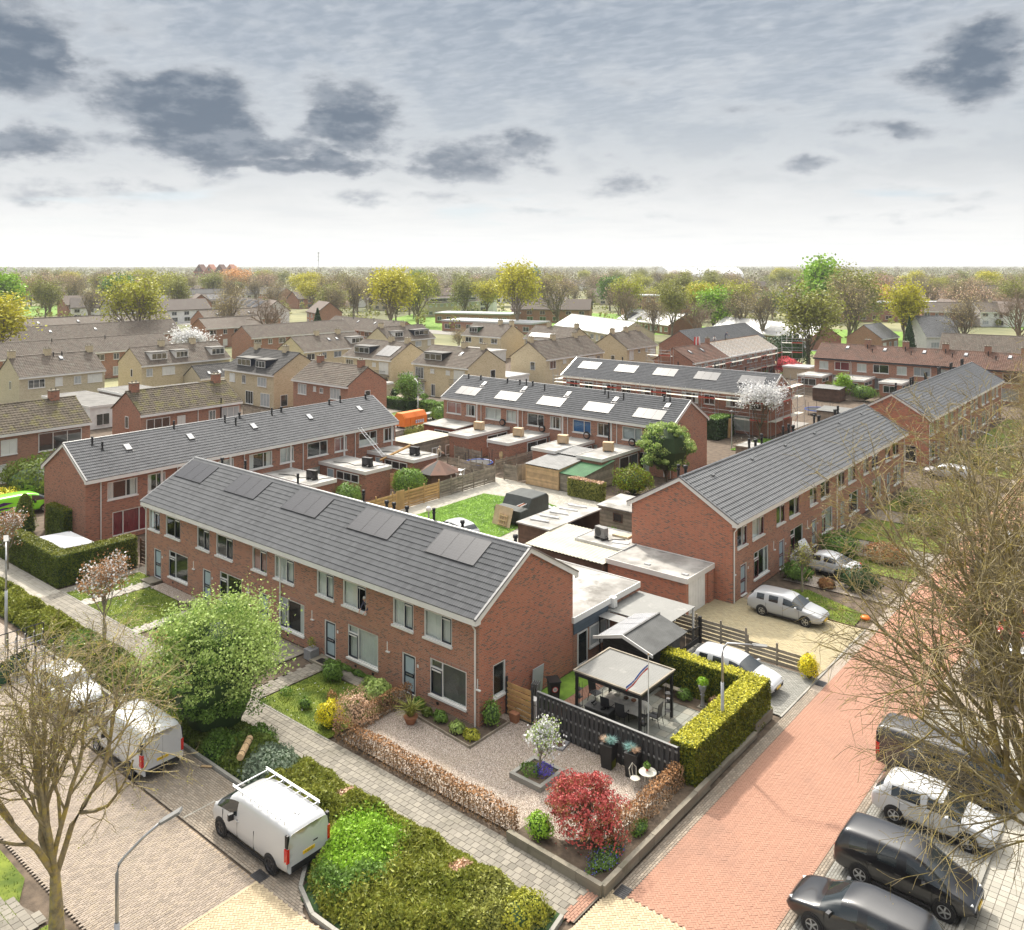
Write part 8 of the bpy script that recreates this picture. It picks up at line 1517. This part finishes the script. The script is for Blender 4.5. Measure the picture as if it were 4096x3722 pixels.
# people
def person(key,label,x,y,z,rz,hair='hair_grey',hat=False):
 m,hd=FIG[key];rt=empty('person',(x,y,z),rz,label,'person');place('body',m,rt);hx,hy,hz=hd
 b=mb();b.lathe([(.104,hz-.0),(.108,hz+.05),(.09,hz+.1),(.03,hz+.135)],(hx-.012,hy),12);b.build('hair',hair,rt,smooth=True);b=mb()
 for s in(-1,1):b.cbox((hx+.088,s*.035,hz+.005),(.012,.02,.012))
 b.cbox((hx+.1,0,hz-.02),(.03,.022,.04));b.cbox((hx+.085,0,hz-.06),(.012,.045,.01));b.build('face','skin',rt);return rt
person('window','grey haired person in a dark jacket leaning out of an upstairs window',-35.35,30.62,2.55,rad(-90));person('yard','person in beige clothes standing between kitchen box and slatted shed',-67.6,68.6,0,rad(40),'cloth_beige')
person('roofer','roofer in a white shirt kneeling on the ridge of the re-roofed terrace',-73.0,147.5,7.6,rad(-60),'cloth_dark');person('roofer2','roofer in dark clothes bending over on the re-roofed ridge',-73.0,152,7.6,rad(30),'cloth_dark')
for k in range(4):tag(mb().tube([(-73+.1*k,139.6+k*.5,7.5),(-72.9,139.7+k*.5,9.0)],[.1,.16],6).build('tile_bag',['red','plastic_white'][k%2]),'%s of four red and white bags on the re-roofed ridge'%['first','second','third','fourth'][k],'bag','bags on the ridge')
# gravel garden
rt=empty('square_planter',(-22.65,29.05,0),0,'square concrete planter under the small white flowering tree','planter')
for a in((-.85,.85,-.85,-.67),(-.85,.85,.67,.85),(-.85,-.67,-.67,.67),(.67,.85,-.67,.67)):mb().box(*a,0,.24).build('edge','kerb',rt)
mb().box(-.67,.67,-.67,.67,.01,.17).build('soil','soil',rt)
bush('flower_bed','blue and purple flowers in the square planter',-22.4,29.2,.42,.4,.42,'petal_blue',500,.06,130,'flowers',None,z0=.15,mat2='leaf_green');bush('flower_bed','green bulbs filling the front of the square planter',-22.85,28.85,.5,.45,.34,'leaf_green',700,.06,131,'flowers',None,z0=.15)
for i,(x,y)in enumerate(((-20.68,31.62),(-19.5,31.72))):
 rt=empty('tall_planter',(x,y,0),.1,'%s tall black moss stained planter against the slat fence'%['left','right'][i],'planter','tall planters');mb().add([(-.24,-.24,0),(.24,-.24,0),(.24,.24,0),(-.24,.24,0),(-.3,-.3,1.05),(.3,-.3,1.05),(.3,.3,1.05),(-.3,.3,1.05)],[(0,3,2,1),(4,5,6,7),(0,1,5,4),(1,2,6,5),(2,3,7,6),(3,0,4,7)]).build('pot','black_paint',rt)
 for k in range(4):mb().box(.245+.0,.262,-.2+k*.1,-.14+k*.1,.05,.7+.08*k).build('moss_streak','leaf_thuja',rt)
 grass_tuft('blue_grass','blue grass tuft in the %s tall planter'%['left','right'][i],x+(.12 if i==0 else-.15),y,.35,260,'grass_festuca',1.0,.8,.008,seed=7+i);grass_tuft('dry_grass','dry brown tuft in the %s tall planter'%['left','right'][i],x-(.15 if i==0 else-.12),y-.05,.25,200,'leaf_tan',1.03,.8,.01,seed=9+i)
def bistro_leg(b,a,r0,r1,h):c,s=math.cos(a),math.sin(a);b.tube([(r0*c,r0*s,h),(r0*.8*c,r0*.8*s,h*.6),(r1*c,r1*s,0)],.018,5)
rt=empty('bistro_table',(-18.55,31.35,0),0,'small round cast table with mottled top on the gravel','table');mb().lathe([(.36,.68),(.38,.7),(.36,.72)],(0,0),20).build('table_top','iron_white',rt)
for k in range(3):b=mb();bistro_leg(b,k*2.09,.16,.28,.68);b.build('leg','iron_white',rt)
rt=empty('bistro_chair',(-18.95,31.0,0),2.6,'white cast garden chair beside the round table','chair');mb().lathe([(.2,.43),(.21,.45),(.19,.46)],(0,0),14).build('seat','iron_white',rt)
for k in range(4):b=mb();bistro_leg(b,.78+k*1.57,.16,.22,.43);b.build('leg','iron_white',rt)
mb().tube([(.18,-.14,.45),(.24,-.17,.75),(.26,0,.95),(.24,.17,.75),(.18,.14,.45)],.018,5).build('back_frame','iron_white',rt);mb().tube([(.2,0,.46),(.24,.03,.7),(.26,0,.94)],.015,5).build('back_splat','iron_white',rt)
rt=empty('flower_pot',(-18.6,31.38,.72),0,'pink flower pot on the round cast table','pot');mb().lathe([(.05,0),(.075,.12),(.06,.12)],(0,0),10).build('pot','red',rt);bush('pot_plant','small spiky plant in the pink pot',-18.6,31.38,.12,.12,.25,'leaf_green',60,.1,133,'plant',None,z0=.8,elong=2)
rt=empty('yucca_pot',(-29.95,28.55,0),0,'terracotta bowl on the gravel holding a yucca','pot');mb().lathe([(.2,0),(.34,.32),(.36,.36),(.3,.36)],(0,0),14).build('bowl','terracotta',rt);grass_tuft('yucca','spiky yucca in the terracotta bowl',-29.95,28.55,.8,90,'leaf_olive',.3,.75,.035,seed=21)
rt=empty('parasol_base',(-23.35,31.55,0),.2,'concrete parasol base with short tube near the slat fence','parasol base');mb().box(-.38,.38,-.38,.38,0,.1).build('slab','pot_grey',rt);mb().lathe([(.3,.105),(.26,.13)],(0,0),14).build('disc','wood_brown',rt);mb().tube([(0,0,.1),(0,0,.95)],.03,8).build('tube','galva',rt)
tag(mb().add([(-26.38,31.7,0),(-26.0,31.7,0),(-26.0,31.95,0),(-26.38,31.95,0),(-26.42,31.66,.45),(-25.96,31.66,.45),(-25.96,31.99,.45),(-26.42,31.99,.45)],[(4,5,6,7),(0,1,5,4),(1,2,6,5),(2,3,7,6),(3,0,4,7)]).build('green_pot','terracotta'),'glazed pot with a leafy plant near the corner gable','pot')
# terrace
rt=empty('dining_table',(-22.4,35.75,0),.12,'dining table with white cloth under the pergola','table');b=mb();n=18;prof=[]
for i in range(n+1):
 for j in range(7):u=-1.15+2.3*i/n;v_=(-.62+1.24*j/6);ed=max(abs(u)-1.0,0)*2+max(abs(v_)-.45,0)*1.4;b.v.append((u,v_,.76-min(.35,ed*1.1)+.01*math.sin(i*2.3)*ed*4))
b.f=[(i*7+j,i*7+7+j,i*7+8+j,i*7+j+1)for i in range(n)for j in range(6)];b.m=[0]*len(b.f);b.build('tablecloth','cloth_table',rt)
for x in(-.95,.95):
 for y in(-.4,.4):mb().box(x-.03,x+.03,y-.03,y+.03,0,.72).build('leg','dark_metal',rt)
for i,(x,y)in enumerate(((-22.9,35.75),(-22.4,35.8),(-22.0,35.85))):tag(mb().lathe([(.06,.765),(.13,.82),(.12,.87),(.05,.87)],(x,y),10).build('bowl',['iron_white','wood_brown','terracotta'][i]),'%s bowl on the white table cloth'%['cream','dark','terracotta'][i],'bowl')
def chair(label,x,y,rz):
 rt=empty('terrace_chair',(x,y,.03),rz,label,'chair','black terrace chairs');mb().box(-.24,.24,-.24,.24,.42,.45).build('seat','dark_metal',rt);mb().cbox((0,.27,.78),(.48,.03,.62),rx=-.15).build('backrest','dark_metal',rt)
 for s in(-1,1):mb().tube([(s*.25,-.25,0),(s*.25,-.23,.62),(s*.25,.25,.64)],.016,5).build('armrest','black_plastic',rt);mb().tube([(s*.23,.34,0),(s*.24,.22,.5)],.016,5).build('leg','black_plastic',rt)
for i,a in enumerate(((-22.95,35.0,3.2,'first'),(-22.1,34.95,3.3,'second'),(-22.9,36.55,.1,'third'),(-22.0,36.6,0,'fourth'),(-20.85,35.9,-1.5,'fifth'),(-24.25,35.9,1.4,'sixth'))):chair('%s black mesh chair around the pergola table'%a[3],*a[:3])
rt=empty('storage_box',(-23.15,34.62,.03),.06,'black cushion box with tools on it inside the slat fence','box');mb().box(-.65,.65,-.32,.32,0,.55).build('body','black_paint',rt);mb().box(-.68,.68,-.35,.35,.552,.6).build('lid','sheet_dark',rt)
b=mb();[b.cbox((R.uniform(-.5,.5),R.uniform(-.2,.2),.65),(.3,.06,.06),R.random()*3)for k in range(5)];b.build('tools','black_plastic',rt)
for i,(x,y)in enumerate(((-24.3,34.5),(-20.55,34.3),(-20.7,36.9))):
 rt=empty('plant_rack',(x,y,.03),.2*i,'%s wire plant rack at a pergola post'%['left','front','right'][i],'plant rack','wire plant racks')
 for sx in(-.14,.14):
  for sy in(-.14,.14):mb().tube([(sx,sy,0),(sx*.8,sy*.8,1.5)],.012,4).build('rod','black_paint',rt)
 for z in(.3,.75,1.15):mb().box(-.15,.15,-.15,.15,z,z+.02).build('shelf','black_paint',rt)
 mb().lathe([(.07,.78),(.1,.9),(.06,.9)],(0,0),8).build('pot','pot_grey',rt)
rt=empty('urn',(-19.8,38.72,.03),0,'grey urn on a column with a fresh green plant','urn');mb().box(-.2,.2,-.2,.2,0,.08).build('plinth','stone',rt);mb().lathe([(.14,.08),(.09,.2),(.08,.6),(.12,.66),(.06,.7),(.16,.9),(.22,1.15),(.19,1.16)],(0,0),12).build('vase','pot_grey',rt,smooth=True);bush('pot_plant','fresh green plant growing in the grey urn',-19.8,38.72,.28,.28,.4,'leaf_lime',260,.09,134,'plant',None,z0=1.15)
rt=empty('bench',(-21.5,38.85,.03),0,'small wooden bench at the back of the terrace','bench');mb().box(-.55,.55,-.15,.15,.4,.44).build('seat','wood_grey',rt)
for x in(-.45,.45):mb().box(x-.03,x+.03,-.12,.12,0,.4).build('leg','wood_grey',rt)
rt=empty('flagpole',(-20.0,33.85,0),0,'white flagpole in front of the pergola','flagpole');mb().tube([(0,0,0),(0,0,4.3)],[.03,.024],8).build('pole','plastic_white',rt);mb().lathe([(.02,4.3),(.05,4.34),(.02,4.4)],(0,0),8).build('finial','wood_raw',rt)
rt=empty('pennant',(-20.0,33.85,0),0,'long blue white and red pennant hanging from the flagpole','flag')
for k,mt in enumerate(('blue','plastic_white','red')):
 b=mb();n=14
 for i in range(n+1):u=i/n;b.v+=[(-.03-1.0*u-.04*math.sin(u*7),-.25*u+.05*math.sin(u*9),3.75-1.25*u-.03*k*2.2+.12),(-.03-1.0*u-.04*math.sin(u*7)+.02,-.25*u+.05*math.sin(u*9),3.75-1.25*u-.03*k*2.2+.054)]
 b.f=[(2*i,2*i+1,2*i+3,2*i+2)for i in range(n)];b.m=[0]*n;b.build('stripe',mt,rt)
rt=empty('folding_chairs',(-26.6,33.7,0),.3,'stack of folded grey chairs against the corner gable','chairs')
for k in range(4):mb().cbox((.1*k,0,.6),(.03,.5,1.05),ry=.12).build('chair_frame','sheet_grey',rt)
tag(mb().cbox((-26.95,34.6,.75),(.03,.9,1.4),ry=.08).build('white_board','sheet_white'),'white board leaning against the corner gable','board');tag(mb().box(-25.95,-25.55,32.6,32.95,0,.8).box(-25.97,-25.53,32.58,32.97,.8,.9).build('white_tub','plastic_white'),'white plastic tub behind the iron garden gate','tub')
rt=empty('iron_gate',(-26.1,32.35,0),0,'low black iron gate beside the golden timber panel','gate')
for k in range(9):mb().tube([(k*.11,0,.05),(k*.11,0,.9+.12*math.sin(k*math.pi/8))],.01,4).build('bar','black_paint',rt)
for z in(.15,.85):mb().tube([(0,0,z),(.9,0,z)],.012,4).build('rail','black_paint',rt)
tag(mb().lathe([(.4,.03),(.4,.05)],(-26.5,38.9),18).build('door_mat','black_plastic'),'round black mat at the extension door','mat');sheet('artificial_turf',rect(-27.0,-25.5,33.6,37.9),.045,'turf_green')
rt=empty('bird_house',(-18.5,36.9,0),.5,'little wooden bird house roof among the terrace plants','bird house');mb().box(-.2,.2,-.16,.16,.5,.8).build('box','wood_grey',rt);mb().xprism([(-.26,.78),(0,1.0),(.26,.78),(.26,.82),(0,1.05),(-.26,.82)],-.3,.3).build('roof','wood_grey',rt);mb().tube([(0,0,0),(0,0,.5)],.03,6).build('post','wood_grey',rt)
# facade bits of the near terrace
rt=empty('stone_planter',(-39.2,29.75,0),0,'square grey stone planter beside the fourth front door','planter');mb().box(-.3,.3,-.3,.3,0,.55).build('box','pot_grey',rt);bush('pot_plant','twiggy plant in the grey stone planter',-39.2,29.75,.22,.22,.7,'leaf_olive',250,.07,135,'plant',None,z0=.5);tag(mb().box(-38.5,-37.8,29.5,29.95,.141,.155).build('door_mat','black_plastic'),'dark mat on the step of the fourth front door','mat')
rt=empty('orchid_row',(-35.0,30.55,.68),0,'row of small orchid pots behind the fourth big window','pots')
for k in range(5):mb().lathe([(.05,0),(.07,.13)],(-.9+k*.35,0),8).build('pot','curtain_grey',rt);mb().tube([(-.9+k*.35,0,.1),(-.85+k*.35,0,.4)],[.01,.05],5).build('orchid','petal_blue' if k%2 else 'leaf_green',rt)
tag(mb().box(-43.4,-42.9,29.6,30.0,.03,.3).build('blue_crate','blue'),'dark blue plastic crate at the facade near the pale tree','crate');tag(mb().tube([(-48.8,26.5,.05),(-48.75,26.6,.5),(-48.5,26.75,.75),(-48.2,26.9,.6),(-48.15,26.95,.05)],.04,8).build('bike_loop','black_paint'),'black bent metal loop on the sidewalk edge','loop')
# courtyard clutter
def wchair(label,x,y,rz,tall=False):
 rt=empty('white_chair',(x,y,0),rz,label,'chair','white garden furniture');mb().box(-.25,.25,-.25,.25,.42,.46).build('seat','plastic_white',rt);mb().cbox((0,.26,.75),(.5,.04,.6),rx=-.2).build('backrest','plastic_white',rt)
 for sx in(-.22,.22):
  for sy in(-.22,.22):mb().box(sx-.02,sx+.02,sy-.02,sy+.02,0,.42).build('leg','plastic_white',rt)
for k,a in enumerate(((-61.9,64.6,.3),(-61.0,64.2,2.0),(-60.2,64.6,-1.0))):wchair('%s white garden chair behind the weathered fence'%['left','front','right'][k],*a)
rt=empty('white_table',(-61.0,65.0,0),.2,'white garden table among the white chairs','table');mb().box(-.5,.5,-.4,.4,.7,.74).build('table_top','plastic_white',rt);[mb().box(x-.02,x+.02,y-.02,y+.02,0,.7).build('leg','plastic_white',rt)for x in(-.45,.45)for y in(-.35,.35)]
def trampoline(label,x,y,r):
 rt=empty('trampoline',(x,y,0),0,label,'trampoline');mb().lathe([(r*.9,.7),(r*.9,.72)],(0,0),18).build('mat','black_plastic',rt);b=mb();b.tube([(r*math.cos(k*.35),r*math.sin(k*.35),.72)for k in range(19)],.06,5);b.build('rim','blue',rt)
 for k in range(6):mb().tube([(r*math.cos(k*1.05),r*math.sin(k*1.05),0),(r*math.cos(k*1.05),r*math.sin(k*1.05),1.9)],.03,5).build('pole','dark_metal',rt)
trampoline('dark trampoline between the first two kitchen boxes of the middle terrace',-61.6,68.8,1.5);trampoline('trampoline with dark net behind the scaffolded terrace',-45.6,126,2)
tag(bush('blue_cover','bright blue tarpaulin heap beside the second kitchen box',-57.0,74.2,1.0,.6,1.0,'blue_tarp',260,.4,136,'tarpaulin','blue_tarp'))
rt=empty('scrap_wood',(-55.2,70.0,0),.2,'heap of scrap planks and boards behind the open gate','scrap wood')
for k in range(14):mb().cbox((R.uniform(-.9,.9),R.uniform(-1.2,1.2),.5),(.16,.04,R.uniform(.9,1.7)),R.random()*3,rx=R.uniform(-.5,.5)).build('plank',R.choice(('wood_raw','plastic_white','wood_grey','ply')),rt)
for k in range(2):
 rt=empty('old_window',(-68.9,69.0+k*2.2,0),rad(90)+.05,'%s white window frame leaning on the slatted shed'%['left','right'][k],'window frame')
 for a in((0,1.5,0,.08),(0,1.5,1.12,1.2),(0,.08,.08,1.12),(1.42,1.5,.08,1.12),(.7,.78,.08,1.12)):mb().box(a[0],a[1],-.03,.03,a[2],a[3]).build('frame_bar','plastic_white',rt)
def long_ladder(label,x,y,z,dx,dy,h,mat='alu',L=None):
 rt=empty('ladder',(x,y,z),0,label,'ladder','ladders');px,py=(.2,0)if abs(dy)>abs(dx)else(0,.2)
 for s in(-1,1):mb().tube([(s*px,s*py,0),(dx+s*px,dy+s*py,h)],.03,5).build('stile',mat,rt)
 for k in range(int(h/.3)):f=(k+.5)*.3/h;mb().tube([(dx*f-px,dy*f-py,h*f),(dx*f+px,dy*f+py,h*f)],.018,4).build('rung',mat,rt)
long_ladder('long aluminium ladder from the third kitchen roof to the gutter',-64.6,57.9,2.8,-3.0,-.6,2.6);long_ladder('wooden ladder leaning on the fourth kitchen box',-46.5,73.2,0,-.75,.2,2.8,'wood_grey');long_ladder('ladder standing up above the scaffold at right rear',-67.8,169,6,.1,0,2.4)
tag(mb().tube([(-65.6,58.3,2.2),(-62.6,59.6,3.9)],.12,4).build('timber_beam','wood_new'),'yellow timber beam leaning between two kitchen boxes','beam')
def bike(label,x,y,rz,mat):
 rt=empty('bicycle',(x,y,0),rz,label,'bicycle','bicycles beside the path')
 for wx in(-.5,.5):b=mb();b.tube([(wx+.33*math.cos(k*.5),0,.34+.33*math.sin(k*.5))for k in range(14)],.025,5);b.build('wheel','tyre',rt)
 mb().tube([(-.5,0,.34),(-.15,0,.85),(-.05,0,.34),(.35,0,.9),(.5,0,.34)],.022,5).build('frame',mat,rt);mb().box(-.28,-.02,-.07,.07,.88,.94).build('saddle','black_plastic',rt);mb().tube([(.3,-.28,1.0),(.38,0,.98),(.3,.28,1.0)],.02,5).build('handlebar','steel',rt)
bike('dark bicycle with red crate near the path lamp',-45.1,97.6,.5,'black_paint');bike('second bicycle leaning near the blossom tree',-43.6,98.6,1.2,'steel');tag(mb().cbox((-48.2,101.6,1.2),(.35,.05,2.4),0,rx=-.12).build('scaffold_board','wood_new'),'upright yellow board leaning on the scaffold','board');wheelie('dark bin beside the bicycles before the blossom tree',-43.2,96.4,.4,'black_plastic')
rt=empty('robot_mower',(-17.0,54.9,.02),.3,'small orange robot mower at the tip of the corner lawn','mower');b=mb();b.lathe([(.28,.03),(.3,.1),(.2,.2),(.05,.22)],(0,0),12);b.build('shell','orange_paint',rt,smooth=True);mb().lathe([(.1,.0),(.1,.1)],(.22,.2),8).build('wheel','tyre',rt)
tag(bush('laundry','pink and purple towels on the picket fence',-76.5,69.3,.1,1.0,1.2,'leaf_pink',40,.5,137,'laundry',None))
# ---------------------------------------------------------------- the air over the flat land
hz=mb();hz.box(-5200,5200,-1500,6800,-1.2,62);o=hz.build('haze',[],uv=False)if False else None
me=bpy.data.meshes.new('haze');me.from_pydata(hz.v,[],hz.f);m=bpy.data.materials.new('haze');m.use_nodes=True;m.node_tree.nodes.clear();t=NT(m.node_tree);pv=t.node('ShaderNodeVolumePrincipled');pv.inputs['Color'].default_value=(.86,.89,.93,1);pv.inputs['Density'].default_value=.00014;pv.inputs['Anisotropy'].default_value=.2
ot=t.node('ShaderNodeOutputMaterial');t.link(pv.outputs[0],ot.inputs['Volume']);me.materials.append(m);o=place('haze',me);tag(o,'thin pale haze over the land',None,None,'stuff')
